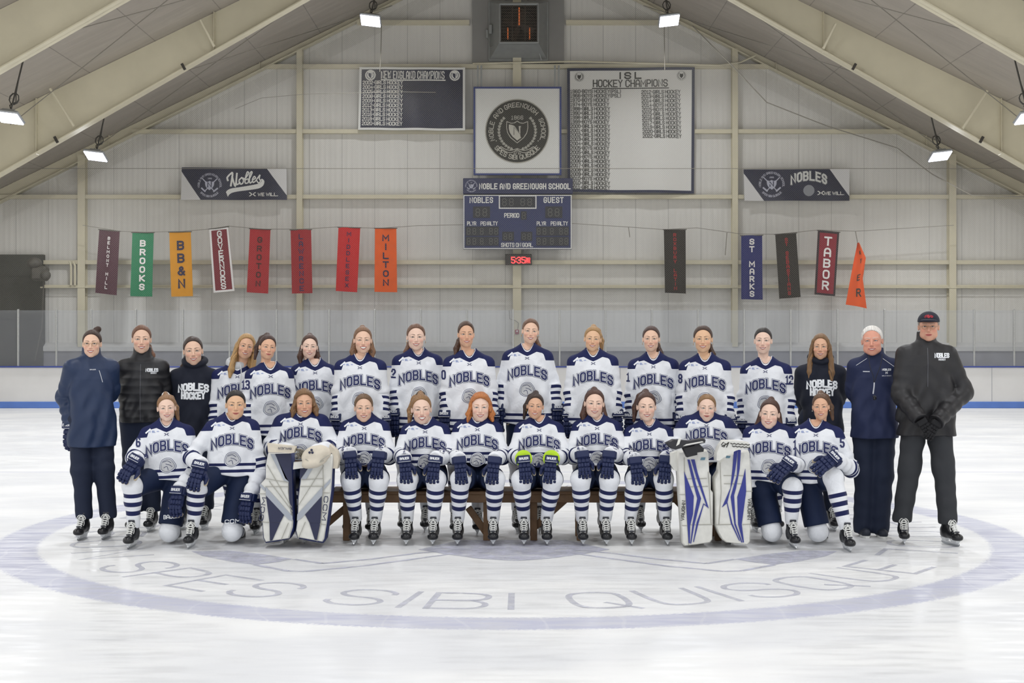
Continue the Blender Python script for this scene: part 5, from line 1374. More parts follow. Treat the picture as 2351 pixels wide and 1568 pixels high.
def build_head_and_body(sp, root, fr, hc, hr, hs, arms_w, legs_w, L):
    """one continuous skin mesh: head, neck, chest, arms and legs"""
    vs, fs, at, teeth, hf = head(sp['face'], FACES[sp['face']])
    hR = np.array(hr); W = vs * hs @ hR.T + np.array(hc)
    gx = sp.get('opt', {}).get('gx', 1.0); body = torso_fn(sp['L'], gx * .97, 0, sp.get('opt', {}).get('sh', .16) - .006, cut=sp['L'] - .08)
    hipm = (fr.l(legs_w[0][0]) + fr.l(legs_w[1][0])) / 2
    arms_l = [[fr.l(q) for q in (a[0], a[1], a[1].lerp(a[2], .84))] for a in arms_w]; legs_l = [[fr.l(q) for q in a] for a in legs_w]
    nb = fr.l(Vector(hc) + Vector(hr @ Vector((0, .040, -.165))) * hs)
    def f(p):
        d = body(p) + .013 + .022 * sstep(-.12, -.22, p[:, 2])
        for a in arms_l: d = smin(d, smin(cap(p, a[0], a[1], .038, .032), cap(p, a[1], a[2], .032, .024), .02), .02)
        for a in legs_l: d = smin(d, smin(cap(p, a[0], a[1], .072, .048), cap(p, a[1], a[2], .048, .032), .02), .04)
        d = smin(d, cap(p, (0, .02, -.06), tuple(nb), .050, .045), .03); d = smin(d, cap(p, (0, .0, -.28), tuple(hipm), .085, .085), .04)
        return d
    Q = np.array([q for a in arms_l + legs_l for q in a]); lo = np.minimum(Q.min(0) - .09, (-.24, -.17, -.7)); hi = np.maximum(Q.max(0) + .09, (.24, .17, .08))
    v2, f2 = nets(f, lo, hi, .012); W2 = fr.wv(v2)
    allv = np.concatenate([W, W2]); allf = np.concatenate([fs, f2 + len(W)])
    A = {k: np.concatenate([v, np.zeros(len(W2))]) for k, v in at.items()}
    b = local_mesh('body', allv, allf, [skin_mat(sp['tone'] + sp['browc'], '#' + sp['tone'], '#' + sp['browc'], sp.get('lip', '#b8605e'))], root, A)
    H = lambda p: Vector(hc) + hr @ (Vector(p) * hs) - root.location
    for s in (-1, 1):
        mb = MB().use(M_eyew); c = Vector((s * EYEX, -.0715, EYEZ)); mb.ell(H(c), [.0122 * hs] * 3, None, 14, 9)
        mb.use(mat('iris_' + sp.get('iris', '4a3a2a'), '#' + sp.get('iris', '4a3a2a'), .2)); mb.ell(H(c + Vector((0, -.0078, 0))), (.0066 * hs, .0052 * hs, .0066 * hs), hr, 12, 8)
        mb.use(M_pupil); mb.ell(H(c + Vector((0, -.0104, 0))), (.0033 * hs, .0028 * hs, .0033 * hs), None, 8, 6)
        o = mb.build('eye', root, recalc=False)
    if FACES[sp['face']].get('open', 0) > .002:
        mb = MB().use(M_teeth); mb.sm = True; V = [H(t) for t in teeth]; mb.add(V, [(2 * i, 2 * i + 1, 2 * i + 3, 2 * i + 2) for i in range(len(V) // 2 - 1)]); mb.build('teeth', root)
    return b

def add_hair(sp, root, hc, hr, hs):
    vs, fs, st = hair_mesh(sp['hair'], sp.get('seed', 1), sp.get('side', 1), FACES[sp['face']].get('w', 1)); W = vs * hs @ np.array(hr).T + np.array(hc)
    o = local_mesh('hair', W, fs, [hair_mat('#' + sp['hc'])], root, {'strand': st})
    H = lambda p: Vector(hc) + hr @ (Vector(p) * hs) - root.location
    if sp.get('tie'):
        mb = MB().use(mat('tie_' + sp['tie'], '#' + sp['tie'], .7)); c = Vector((0, .068, .118)) if sp['hair'] in ('hpony', 'half') else Vector((0, .11, .06))
        mb.tube([H(c + Vector((.031 * math.cos(a * .5236), .010 * math.sin(a * .5236), .024 * math.sin(a * .5236)))) for a in range(13)], .006 * hs, n=6); mb.build('hair_tie', root)
    if sp.get('earring'):
        for s in (-1, 1):
            mb = MB().use(mat('gold', '#c9a04a', .25, metal=.9) if sp['earring'] == 'gold' else mat('pearl', '#e8e4da', .2)); w_ = FACES[sp['face']].get('w', 1)
            if sp['earring'] == 'gold': mb.tube([H((s * .081 * w_, -.004 + .008 * math.cos(a * .6283), -.042 + .009 * math.sin(a * .6283))) for a in range(11)], .0018, n=5)
            else: mb.ell(H((s * .082 * w_, -.004, -.034)), [.0042] * 3, None, 8, 6)
            mb.build('earring', root)
# ================================================================== the group
def folds_tube(name, root, segs, m, cut=None, extra=None, vox=.0075, seed=0, fold=.004, attrs=None, k=.05):
    """soft tubes along joints in world space: segs = [(a, b, ra, rb)]"""
    segs = [(Vector(a) - root.location, Vector(b) - root.location, ra, rb) for a, b, ra, rb in segs]
    def f(p):
        d = None
        for a, b, ra, rb in segs:
            q = cap(p, a, b, ra, rb); d = q if d is None else smin(d, q, k)
        if extra is not None: d = smin(d, extra(p), .05)
        d = d + fold * wob(p, 24, seed, 5) + fold * .35 * np.sin(p[:, 2] * 48 + 4 * wob(p, 9, seed + 3))
        if cut is not None: d = cut(p, d)
        return d
    Q = np.array([q for s in segs for q in s[:2]]); rm = max(max(s[2:]) for s in segs) + .02
    lo, hi = Q.min(0) - rm, Q.max(0) + rm
    if extra is not None: lo = lo - .08; hi = hi + .08
    vs, fs = nets(f, lo, hi, vox)
    me = np_mesh(name, vs, fs, [m], attrs(vs) if attrs else None); return link_mesh(name, me, root)

def make_sock(root, hip, knee, ankle, seed, up=.30, r=(.078, .082, .070, .052)):
    hip, knee, ankle = Vector(hip), Vector(knee), Vector(ankle); th = knee.lerp(hip, up)
    kl, al = knee - root.location, ankle - root.location; ax = (kl - al).normalized()
    mid = knee.lerp(ankle, .38)
    def at(vs):
        s = (vs - np.array(al)) @ np.array(ax); return {'s': s}
    def cut(p, d): return smax(d, -((p - np.array(al, np.float32)) @ np.array(ax, np.float32)) - .01, .006)
    return folds_tube('sock', root, [(th, knee, r[0], r[1]), (knee, mid, r[1], r[2]), (mid, ankle, r[2], r[3])], M_sock, cut, seed=seed, fold=.0022, vox=.006, attrs=at, k=.03)

def add_jersey_marks(root, fr, jo, sp):
    bvh = BVHTree.FromPolygons([v.co.copy() for v in jo.data.vertices], [tuple(p.vertices) for p in jo.data.polygons])
    base = fr.o; fl = Frame3(fr.o - root.location); fl.R = fr.R
    zt = sp.get('zt', -.275)
    for nm, w_, m, off in (('lettering_outline', .030, M_let, .002), ('lettering_gap', .023, M_letw, .0034), ('lettering', .0155, M_let, .0048)):
        mb = MB().use(m); surf_text(bvh, fl, mb, lambda mp: nobles_arc(mb, mp, z=zt, wd=w_, H=.076), off); mb.build(nm, jo, recalc=False)
    mb = MB().use(M_let); ez = zt - .135
    shp = [(.062 * math.cos(t) * (1 + .10 * math.cos(3 * t + 1)), .058 * math.sin(t) * (1 + .06 * math.sin(2 * t))) for t in [k_ * math.pi / 16 for k_ in range(32)]]
    def blob(mp, q):
        for r0, r1 in ((0, .35), (.35, .7), (.7, 1)):
            for a_, b_ in zip(shp, shp[1:] + shp[:1]): mb.add([mp(a_[0] * q * r0, ez + a_[1] * q * r0), mp(a_[0] * q * r1, ez + a_[1] * q * r1), mp(b_[0] * q * r1, ez + b_[1] * q * r1), mp(b_[0] * q * r0, ez + b_[1] * q * r0)], [(0, 1, 2, 3)])
    surf_text(bvh, fl, mb, lambda mp: blob(mp, 1.12), .002); mb.build('emblem_rim', jo, recalc=False)
    mb = MB().use(M_letw); surf_text(bvh, fl, mb, lambda mp: blob(mp, 1.05), .0032); mb.build('emblem_gap', jo, recalc=False)
    mb = MB().use(M_let); surf_text(bvh, fl, mb, lambda mp: blob(mp, .95), .0044); mb.build('emblem_line', jo, recalc=False)
    mb = MB().use(mat('emblem_fill', '#bfc0c2', .7)); surf_text(bvh, fl, mb, lambda mp: blob(mp, .89), .0056); mb.build('emblem', jo, recalc=False)
    mb = MB().use(M_let); surf_text(bvh, fl, mb, lambda mp: [stroke(mb, smooth_line(l, 4), .0042, mp, .012) for l in ([(-.035, ez + .030), (.0, ez + .040), (.030, ez + .022)], [(-.012, ez + .012), (.018, ez + .004), (.038, ez - .012)], [(-.030, ez - .018), (-.004, ez - .008), (.006, ez - .040)])], .0068); mb.build('emblem_lines', jo, recalc=False)
    mb = MB().use(M_let)
    surf_text(bvh, fl, mb, lambda mp: ua(mb, lambda u, v: mp(u * .0024, -.128 + v * .0024), 1.0), .002); mb.build('maker_mark', jo, recalc=False)
    mb = MB().use(mat('patch_blue', '#7f93c8', .6)); surf_text(bvh, fl, mb, lambda mp: (put_text(mb, 'ISL', .015, .003, mp, -.108, -.108, width=.026), stroke(mb, [(-.150, -.100), (-.136, -.100)], .005, mp), stroke(mb, [(-.080, -.100), (-.066, -.100)], .005, mp)), .002); mb.build('league_patch', jo, recalc=False)
    mb = MB().use(M_letw); surf_text(bvh, fl, mb, lambda mp: stroke(mb, [(-.172, -.108), (-.140, -.080)], .013, mp, .012), .002); mb.build('shoulder_patch', jo, recalc=False)
    if sp.get('num'):
        t, sx, zz = sp['num']; mb = MB().use(M_let)
        surf_text(bvh, fl, mb, lambda mp: put_text(mb, t, .072, .014, mp, sx + (.016 if sx > 0 else -.016), zz + .01, asp=.55, sub=.015), .003); mb.build('sleeve_number', jo, recalc=False)

def chest_text(root, fr, jo, items):
    bvh = BVHTree.FromPolygons([v.co.copy() for v in jo.data.vertices], [tuple(p.vertices) for p in jo.data.polygons]); fl = Frame3(fr.o - root.location); fl.R = fr.R
    for nm, m, fn in items:
        mb = MB().use(m); surf_text(bvh, fl, mb, lambda mp: fn(mb, mp), .004); mb.build(nm, jo, recalc=False)

def garment(root, fr, arms_w, kind, L, sp, m):
    arms_l = [[tuple(fr.l(q)) for q in a] for a in arms_w]
    vs, fs, at = top_garment(fr, arms_l, kind, L, sp.get('seed', 1) * 1.7, sp.get('opt', {}))
    return local_mesh({'jersey': 'jersey', 'hoodie': 'hooded_sweatshirt', 'puffer': 'puffer_jacket', 'jacket': 'jacket', 'parka': 'winter_coat', 'quarterzip': 'jacket'}[kind], fr.wv(vs), fs, [m], root, at)

def make_person(sp):
    d = sp['d']; nx, ny = sp['v']; pose = sp['pose']; s_rng = random.Random(sp['seed'])
    view = math.atan2(P(nx, ny, d).x, d); yaw = math.radians(sp.get('yaw', 0)) - view * .5; N = P(nx, ny, d - .12) + Matrix.Rotation(yaw, 3, 'Z') @ Vector((0, .12, .095)); lean = math.radians(sp.get('lean', 4 if pose != 'stand' else 0)); roll = math.radians(sp.get('roll', 0))
    fr = Frame3(N, yaw, lean, roll)
    gx, gy = (sp['feet'][0][0] + sp['feet'][1][0]) / 2, d
    root = empty('person', ((gx - CX) * d / F, d + .1, 0)); tag(root, sp['label'], 'person', sp.get('group'))
    # head
    cx, top, chin, hroll, hyaw = sp['head']; dh = d - .03
    hs = max(.93, min(1.12, (chin - top) / K(dh) / .238)); hc = P(cx, chin, dh); hc.z += .113 * hs; hc.x += math.sin(math.radians(hroll)) * .05
    hr = Matrix.Rotation(math.radians(hyaw) - view * .8, 3, 'Z') @ Matrix.Rotation(math.radians(hroll), 3, 'Y') @ Matrix.Rotation(math.radians(sp.get('nod', 0)), 3, 'X')
    # arms
    sh = sp.get('opt', {}).get('sh', .16) + .004; S = [fr.w((-sh, .012, -.126)), fr.w((sh, .012, -.126))]
    arms = []; ghands = []
    for i, a in enumerate(sp['arms']):
        if isinstance(a, str):      # hanging at the side
            sg = (-1, 1)[i]; o = sp.get('armout', .0)
            el = fr.w((sg * (.192 + o), .035, -.365)); wr = fr.w((sg * (.200 + o * 1.6), -.02, -.575)); fd = (sg * .1, -.22, -1); bd = (sg * .45, -.9, 0)
            if a == 'back': el = fr.w((sg * .185, .09, -.33)); wr = fr.w((sg * .12, .20, -.50))
        else:
            el = P(a['el'][0], a['el'][1], d + a['el'][2]); wr = P(a['wr'][0], a['wr'][1], d + a['wr'][2]); fd = a['f']; bd = a.get('b', (0, -1, .3))
        arms.append((S[i], el, wr)); ghands.append((wr, fd, bd))
    # legs
    legs = []
    for i, l_ in enumerate(sp['legs']):
        sg = (-1, 1)[i]
        if pose == 'stand':
            hip = fr.w((sg * .088, .02, -.58)); f_ = sp['feet'][i]; an = P(f_[0], f_[1], f_[2]); an.z = .20 if not sp.get('shoes') else .09; an.y += .14
            kn = hip.lerp(an, .52) + Vector((0, -.03, 0))
        elif pose == 'sit':
            hip = Vector((N.x + sg * .085, d + .04, .545)); kn = P(l_[0][0], l_[0][1], d - .37); f_ = sp['feet'][i]; an = P(f_[0], f_[1], F * EYE / (f_[1] - CY)); an = Vector((an.x + (l_[1] if len(l_) > 1 else 0), an.y + .19, .205))
        else:
            hip = fr.w((sg * .085, .03, -.50)); hip.z = max(hip.z, .50); kn = P(*l_['knee']); an = P(*l_['ank'])
        legs.append((hip, kn, an))
    # body, hair
    build_head_and_body(sp, root, fr, hc, hr, hs, arms, legs, .5); add_hair(sp, root, hc, hr, hs)
    kind = sp['top']; L = sp['L']
    if kind == 'jersey':
        j = garment(root, fr, arms, kind, L, sp, M_jersey); add_jersey_marks(root, fr, j, sp)
    else:
        j = garment(root, fr, arms, kind, L, sp, sp['mat'])
        if sp.get('marks'): chest_text(root, fr, j, sp['marks'])
    # lower body
    pel = [fr.l]; hp = (legs[0][0] + legs[1][0]) / 2 - root.location
    pelvis = lambda p: elp(p, tuple(hp + Vector((0, .02, .06))), (.175, .125, .14))
    if sp.get('trousers'):
        segs = []
        for (h, k_, a_) in legs:
            an_ = a_ + Vector((0, 0, -.02 if sp.get('shoes') else .0)); segs += [(h, k_, .118, sp.get('kr', .085)), (k_, an_, sp.get('kr', .085), sp.get('hr', .072))]
        zc_ = .175 if not sp.get('shoes') else .03
        folds_tube('trousers', root, segs, sp['trousers'], lambda p, d_: smax(d_, zc_ - p[:, 2], .008), pelvis, seed=sp['seed'], fold=.006, k=.045, vox=.008)
    else:
        segs = []; cuts = []
        for (h, k_, a_) in legs:
            t = sp.get('pt', .72); e_ = h.lerp(k_, t); segs.append((h, e_ + (k_ - h).normalized() * .06, .112, .104)); cuts.append((np.array(e_ - root.location, np.float32), np.array((k_ - h).normalized(), np.float32), np.array(h - root.location, np.float32)))
        def cutf(p, d_):
            for e0, ax, h0 in cuts:
                rel = p - e0; al = rel @ ax; lat = np.linalg.norm(rel - al[:, None] * ax, axis=1)
                d_ = np.where(lat < .15, np.maximum(d_, np.where(lat < .15, al, -1)), d_)
            return d_
        folds_tube('hockey_pants', root, segs, M_pants, cutf, pelvis, seed=sp['seed'], fold=.003, k=.03, vox=.008)
        for i, (h, k_, a_) in enumerate(legs): make_sock(root, h, k_, a_, sp['seed'] + i)
    # feet
    for i, (h, k_, a_) in enumerate(legs):
        f_ = sp['feet'][i]
        if sp.get('shoes'):
            def fs_(p): 
                q = smin(cap(p, (0, .06, .05), (0, -.10, .042), .045, .040), cap(p, (0, .04, .06), (0, .03, .11), .042, .045), .03); return smax(q, -(p[:, 2] - .012), .004)
            vs, fcs = nets(fs_, (-.06, -.16, 0), (.06, .12, .16), .005); o = link_mesh('shoe', np_mesh('shoe', vs + np.array((a_.x, a_.y - .02, 0)) - np.array(root.location), fcs, [mat('shoe_navy', '#1c2230', .6)]), root)
            mb = MB().use(mat('shoe_sole', '#dcdcd8', .6)); q = [(.038 * math.cos(t) * (1 - .12 * math.sin(t)), -.03 + .125 * math.sin(t)) for t in [k2 * .3927 for k2 in range(16)]]; mb.prism([(a_.x - root.location.x + x, a_.y - .02 - root.location.y + y, .001) for x, y in q], (0, 0, .02)); mb.build('sole', o)
        elif pose == 'kneel' and sp['legs'][i].get('down'):
            put_skate(root, a_ + Vector((0, .07, -.09)), pitch=-1.35 - .2, yaw=.1 * (-1, 1)[i], s=1.0).matrix_local = Matrix.Translation(a_ - root.location + Vector((0, -.02, .01))) @ Matrix.Rotation(math.radians(sp['legs'][i].get('sy', 0)), 4, 'Z') @ Matrix.Rotation(math.radians(62), 4, 'X') @ Matrix.Translation((0, -.03, -.20))
        else:
            put_skate(root, (a_.x, a_.y - .035, 0), yaw=math.radians(sp.get('fy', (0, 0))[i]))
    # hands
    for i, (wr, fd, bd) in enumerate(ghands):
        hk = sp.get('hands', ('glove', 'glove'))[i]; sg = (-1, 1)[i]
        if hk in ('glove', 'knit'):
            f = Vector(fd).normalized(); b = (Vector(bd) - Vector(bd).dot(f) * f).normalized(); x = f.cross(b)
            want = Vector((-sg, 0, 0)) if not sp.get('thumb') else Vector(sp['thumb'][i]); put_glove(root, wr + f * .055, fd, bd, 1 if x.dot(want) > 0 else -1, sp.get('gltext', pose != 'sit' or int(nx) in (1238, 976)), 'navy' if hk == 'glove' else 'black', (.95 if pose == 'sit' else 1.04) if hk == 'glove' else .72)
    return root, fr, arms, legs, hc, hr, hs, j

def onknee(gx, gy, sx, dd=-.34, el=None, k=1):
    """arm of a seated player whose glove rests on the knee; gx, gy: middle of the glove"""
    return dict(wr=(gx + sx * 2, gy - 27, dd - .06), el=(el[0], el[1], -.10), f=(-sx * .10, -.34, -.94), b=(0, -.94, .34))

SKIN = dict(a='e6bfa6', b='e0b498', c='dcae90', d='ebc9b5', e='e0b693', f='d6a284')
def stander(x, v, head, face, hair, hc, label, **k):
    sp = dict(pose='stand', top='jersey', d=12.75, v=v, head=head, face=face, hair=hair, hc=hc, tone=SKIN['a'], browc='4f3829', label=label, L=.70, arms=('hang', 'hang'), legs=(None, None), seed=int(x) % 97, group='players standing in the back row')
    sp.update(k); f0 = k.get('fx', x); sp['feet'] = k.get('feet', ((f0 - 26, 1222, sp['d']), (f0 + 26, 1222, sp['d']))); return sp
def sitter(x, v, head, face, hair, hc, label, gl, kn, ft, **k):
    sp = dict(pose='sit', top='jersey', d=12.36, v=v, head=head, face=face, hair=hair, hc=hc, tone=SKIN['a'], browc='4f3829', label=label, L=.425, legs=tuple(((a, 1101),) for a in kn), feet=tuple((a, 1254) for a in ft), seed=int(x) % 97, group='players seated on the bench', zt=-.255, opt=dict(gx=.87, hemw=.5, sh=.148))
    sp['arms'] = tuple(onknee(g[0], g[1], s, el=(v[0] + s * 57, 1047)) for g, s in zip(gl, (-1, 1)))
    sp.update(k); return sp
M_jack1 = mat('jacket_navy', '#152a4c', .5, bump=.6, bscale=7, var=.05); M_puff = mat('puffer_black', '#18181c', .5, bump=.3, bscale=14); M_hood = mat('hoodie_navy', '#0f1526', .85, bump=.5, bscale=8)
M_quart = mat('pullover_navy', '#172246', .75, bump=.4, bscale=8); M_park = mat('parka_dark', '#1b1a1d', .5, bump=.7, bscale=8); M_trou = mat('trouser_navy', '#131e36', .8, bump=.6, bscale=8); M_trou2 = mat('trouser_grey', '#2e3034', .8, bump=.6, bscale=8)
M_silver = mat('reflective', '#c9ccd2', .4)
CAST = []
def txt(t, h, w, x, z, width, **k): return lambda mb, mp: put_text(mb, t, h, w, mp, x, z, width=width, sub=.012, **k)
hood_marks = [('lettering', M_letw, lambda mb, mp: (nobles_arc(mb, mp, W=.265, H=.058, drop=.018, z=-.245, wd=.0175), nobles_arc(mb, mp, W=.205, H=.055, drop=-.004, z=-.325, wd=.0165, word='HOCKEY')))]
# --- standing, left to right
CAST.append(stander(210, (216, 838), (211, 757, 820, 0, -4), 'smile', 'bun', '3b2820', 'person in glasses and navy pullover jacket wearing one hockey glove, far left', top='jacket', d=12.42, mat=M_jack1, trousers=M_trou, L=.82, hands=('glove', 'none'), opt=dict(gx=.98, fat=.02, ar=(.082, .076, .064), nz=.8, vz=.03, collar=.062, hemw=.3), yaw=18, armout=.03, glasses='gold',
    arms=(dict(el=(150, 912, .05), wr=(163, 975, -.05), f=(-.05, -.15, -1), b=(-.5, -.85, 0)), 'back'), feet=((182, 1236, 12.25), (238, 1232, 12.3)), group='people standing in jackets and sweatshirts',
    marks=[('zip', M_silver, lambda mb, mp: stroke(mb, [(.045, -.145), (.07, -.245)], .005, mp, .015)), ('maker_mark', M_silver, txt('BAUER', .009, .002, -.01, -.14, .05))]))
CAST.append(stander(322, (322, 838), (325, 746, 811, 0, 3), 'smile', 'lpony', '6d4b38', 'person in a black puffer jacket with a hood, standing second from the left', top='puffer', d=12.8, mat=M_puff, trousers=M_trou, L=.62, hands=('none', 'none'), arms=('back', 'back'), opt=dict(gx=1.0, quilt=1, ar=(.080, .072, .066), vz=-.06, collar=.07, hemw=.2), side=1, group='people standing in jackets and sweatshirts', feet=((300, 1215, 12.75), (342, 1212, 12.8)),
    marks=[('lettering', M_letw, lambda mb, mp: (put_text(mb, 'NOBLES', .026, .007, mp, .10, -.155, width=.105, sub=.012), put_text(mb, 'HOCKEY', .012, .0025, mp, .115, -.175, width=.05))), ('zip', mat('zip_grey', '#4a4a50', .4), lambda mb, mp: stroke(mb, [(0, -.09), (0, -.60)], .006, mp, .02))]))
CAST.append(stander(440, (443, 858), (444, 770, 838, -3, 3), 'smile', 'lpony', '35241e', 'person in a dark navy hooded sweatshirt lettered NOBLES HOCKEY, left side behind a kneeling player', top='hoodie', d=12.95, mat=M_hood, trousers=M_trou, L=.66, hands=('none', 'none'), arms=('back', 'back'), opt=dict(gx=.92, ar=(.068, .062, .058)), earring='pearl', marks=hood_marks, group='people standing in jackets and sweatshirts', face_='x', side=-1))
CAST.append(stander(552, (545, 857), (562, 766, 824, 10, 6), 'smile', 'down', 'a98658', 'blonde player leaning her head, a light grey hood at her collar', d=12.95, tone=SKIN['c'], hood=1, yaw=6, opt=dict(gx=.9), earring='pearl'))
CAST.append(stander(612, (622, 856), (613, 773, 825, 6, 12), 'soft', 'hpony', '3c261e', 'player with dark ponytail over her right shoulder beside the blonde player with a grey hood', d=12.62, tone=SKIN['c'], side=-1, yaw=10, opt=dict(gx=.84, sh=.145), num=('13', -.20, -.25), earring='pearl', L=.66))
CAST.append(stander(712, (724, 848), (710, 769, 823, 3, 4), 'smile', 'half', '4a3025', 'player with long brown half-tied hair and number 10 on her sleeve', d=12.85, tone=SKIN['d'], yaw=10, opt=dict(gx=.84, sh=.145), num=('10', -.195, -.26), earring='pearl'))
CAST.append(stander(824, (826, 836), (833, 750, 811, 0, 4), 'laugh', 'half', '7a5a42', 'standing player with a light brown ponytail, behind the seated player nearest the left goalie', d=12.62, opt=dict(gx=1.0), L=.72))
CAST.append(stander(950, (962, 825), (955, 743, 804, 0, 2), 'wide', 'lpony', '6b4c3a', 'standing player with number 2 on her sleeve and gold hoop earrings', d=12.8, side=-1, yaw=8, opt=dict(gx=.95), num=('2', -.208, -.27), earring='gold', tone=SKIN['d'], L=.72))
CAST.append(stander(1070, (1078, 828), (1070, 737, 797, 0, 5), 'narrow', 'lpony', '4a3224', 'standing player with centre-parted brown hair and number 0 on her sleeve', d=12.62, tone=SKIN['c'], side=-1, yaw=3, opt=dict(gx=1.02), num=('0', -.215, -.27), L=.72))
CAST.append(stander(1213, (1210, 814), (1217, 731, 789, 4, 3), 'smile', 'lpony', '6a4c3a', 'tallest player in the middle of the back row, gloves held at her sides', d=12.75, side=1, yaw=-3, opt=dict(gx=1.06), earring='gold', armout=.035, L=.73))
CAST.append(stander(1360, (1362, 826), (1360, 753, 806, 4, 0), 'wide', 'hpony', 'a07c50', 'standing player with a blonde ponytail falling over her left shoulder', d=12.62, side=1, yaw=0, opt=dict(gx=1.0), tone=SKIN['e'], L=.72))
CAST.append(stander(1497, (1500, 834), (1495, 748, 807, 0, -3), 'smile', 'lpony', '46302a', 'standing player with dark tied hair, gold earrings and number 1 on her sleeve', d=12.8, side=1, yaw=-3, opt=dict(gx=1.0), num=('1', -.215, -.27), earring='gold', L=.7))
CAST.append(stander(1622, (1618, 837), (1614, 747, 809, 0, -2), 'wide', 'lpony', '3f2a20', 'standing player with dark hair and a thin necklace, right behind the right goalie', d=12.62, side=1, yaw=-5, opt=dict(gx=.97), num=('8', -.205, -.27), earring='gold', tone=SKIN['e'], L=.7))
CAST.append(stander(1762, (1757, 845), (1752, 751, 812, 0, -4), 'smile', 'sleek', '241a18', 'standing player with sleek black hair and number 12 on her sleeve', d=12.8, yaw=-8, opt=dict(gx=1.02), num=('12', .196, -.25), tone=SKIN['d'], L=.7))
CAST.append(stander(1890, (1888, 850), (1884, 766, 825, 0, -4), 'narrow', 'down', '7a5c3e', 'person with long loose hair in a dark hooded sweatshirt lettered NOBLES HOCKEY, right side', top='hoodie', d=12.85, mat=M_hood, trousers=M_trou, L=.66, hands=('none', 'none'), arms=('back', 'back'), opt=dict(gx=.94, ar=(.070, .064, .058)), marks=hood_marks, group='people standing in jackets and sweatshirts', earring='gold', tone=SKIN['c']))
CAST.append(stander(2008, (2009, 835), (2003, 746, 816, -3, -6), 'oldman', 'short', 'dedad4', 'white-haired man in a navy pullover with a whistle round his neck', top='quarterzip', d=12.5, mat=M_quart, trousers=M_trou, L=.76, hands=('none', 'none'), arms=('back', 'back'), shoes=1, tone='dd9f88', browc='c8beb4', iris='6a7a88', whistle=1, opt=dict(gx=.98, fat=.025, ar=(.078, .072, .064), collar=.05, vz=-.03, hemw=.3), yaw=-5, feet=((1990, 1232, 12.4), (2030, 1235, 12.36)), group='people standing in jackets and sweatshirts', kr=.085, hr=.085,
    marks=[('lettering', M_letw, lambda mb, mp: (put_text(mb, 'NOBLES', .015, .004, mp, .10, -.155, width=.075, sub=.012), put_text(mb, 'N', .016, .005, mp, .10, -.183, width=.014), put_text(mb, 'GIRLS HOCKEY', .006, .0012, mp, .10, -.205, width=.08))), ('maker_mark', M_silver, lambda mb, mp: stroke(mb, [(-.10, -.165), (-.05, -.165)], .008, mp, .012)),
           ('piping', M_silver, lambda mb, mp: (stroke(mb, [(-.07, -.05), (-.16, -.11)], .004, mp, .012), stroke(mb, [(.07, -.05), (.165, -.12)], .004, mp, .012)))]))
CAST.append(stander(2132, (2132, 806), (2132, 716, 783, 0, -3), 'man', 'short', '8a8076', 'tall man in a dark cap and black winter coat with hands clasped, far right', top='parka', d=12.15, mat=M_park, trousers=M_trou2, L=.83, hands=('knit', 'knit'), tone='cf9c84', browc='9a8a7a', opt=dict(gx=1.14, sh=.178, fat=.02, quilt=0, ar=(.080, .080, .068), nz=.6, collar=.075, vz=-.03, hemw=.2), glasses='gold', cap=1, group='people standing in jackets and sweatshirts', kr=.092, hr=.080,
    arms=(dict(el=(2068, 905, -.02), wr=(2113, 964, -.27), f=(.45, -.15, -.75), b=(0, -1, -.1)), dict(el=(2213, 900, -.02), wr=(2150, 968, -.27), f=(-.45, -.2, -.75), b=(0, -1, -.1))), feet=((2082, 1245, 12.02), (2188, 1252, 11.9)), fy=(-12, 14),
    marks=[('lettering', M_letw, lambda mb, mp: (put_text(mb, 'NOBLES', .034, .009, mp, .115, -.150, width=.12, sub=.012), put_text(mb, 'HOCKEY', .014, .003, mp, .115, -.175, width=.06))), ('zip', mat('zip_grey', ''), lambda mb, mp: stroke(mb, [(-.004, -.07), (-.012, -.40)], .006, mp, .02))]))
# --- seated on the bench
CAST.append(sitter(835, (836, 977), (835, 904, 968, 0, 2), 'smile', 'lpony', '6e543c', 'seated player next to the left goalie, gloves with white piping on her knees', ((806, 1070), (869, 1070)), (805, 870), (812, 857), browc='5a4434'))
CAST.append(sitter(967, (976, 985), (968, 905, 973, -2, 3), 'laugh', 'hpony', '8f6c48', 'seated player laughing with a side ponytail over her right shoulder', ((931, 1080), (997, 1080)), (935, 1001), (932, 993), tie='111111', side=-1, earring='pearl', tone=SKIN['d']))
CAST.append(sitter(1100, (1096, 980), (1103, 901, 967, 0, 0), 'wide', 'wavy', 'b5703c', 'seated player with wavy ginger hair', ((1057, 1082), (1133, 1082)), (1057, 1137), (1050, 1132), tone=SKIN['d'], browc='a8714a', iris='6a7a7a'))
CAST.append(sitter(1236, (1238, 981), (1228, 903, 961, 3, 0), 'smile', 'hpony', '35241c', 'seated player in the middle with dark hair and yellow-green wristbands', ((1204, 1080), (1264, 1080)), (1197, 1269), (1203, 1256), side=-1, earring='gold', tone=SKIN['c'], bands=1))
CAST.append(sitter(1368, (1371, 977), (1364, 893, 958, 2, 3), 'wide', 'half', '4f3328', 'seated player with pale skin and long dark brown ponytail, right of the middle', ((1339, 1069), (1396, 1069)), (1333, 1399), (1339, 1393), tone='ecc9b4'))
CAST.append(sitter(1484, (1491, 990), (1484, 900, 966, 0, 3), 'smile', 'hpony', '4a3026', 'seated player next to the right goalie with number 1 on her sleeve', ((1460, 1083), (1526, 1080)), (1459, 1524), (1451, 1533), num=('1', -.225, -.25), tone='ecc9b4', side=-1))
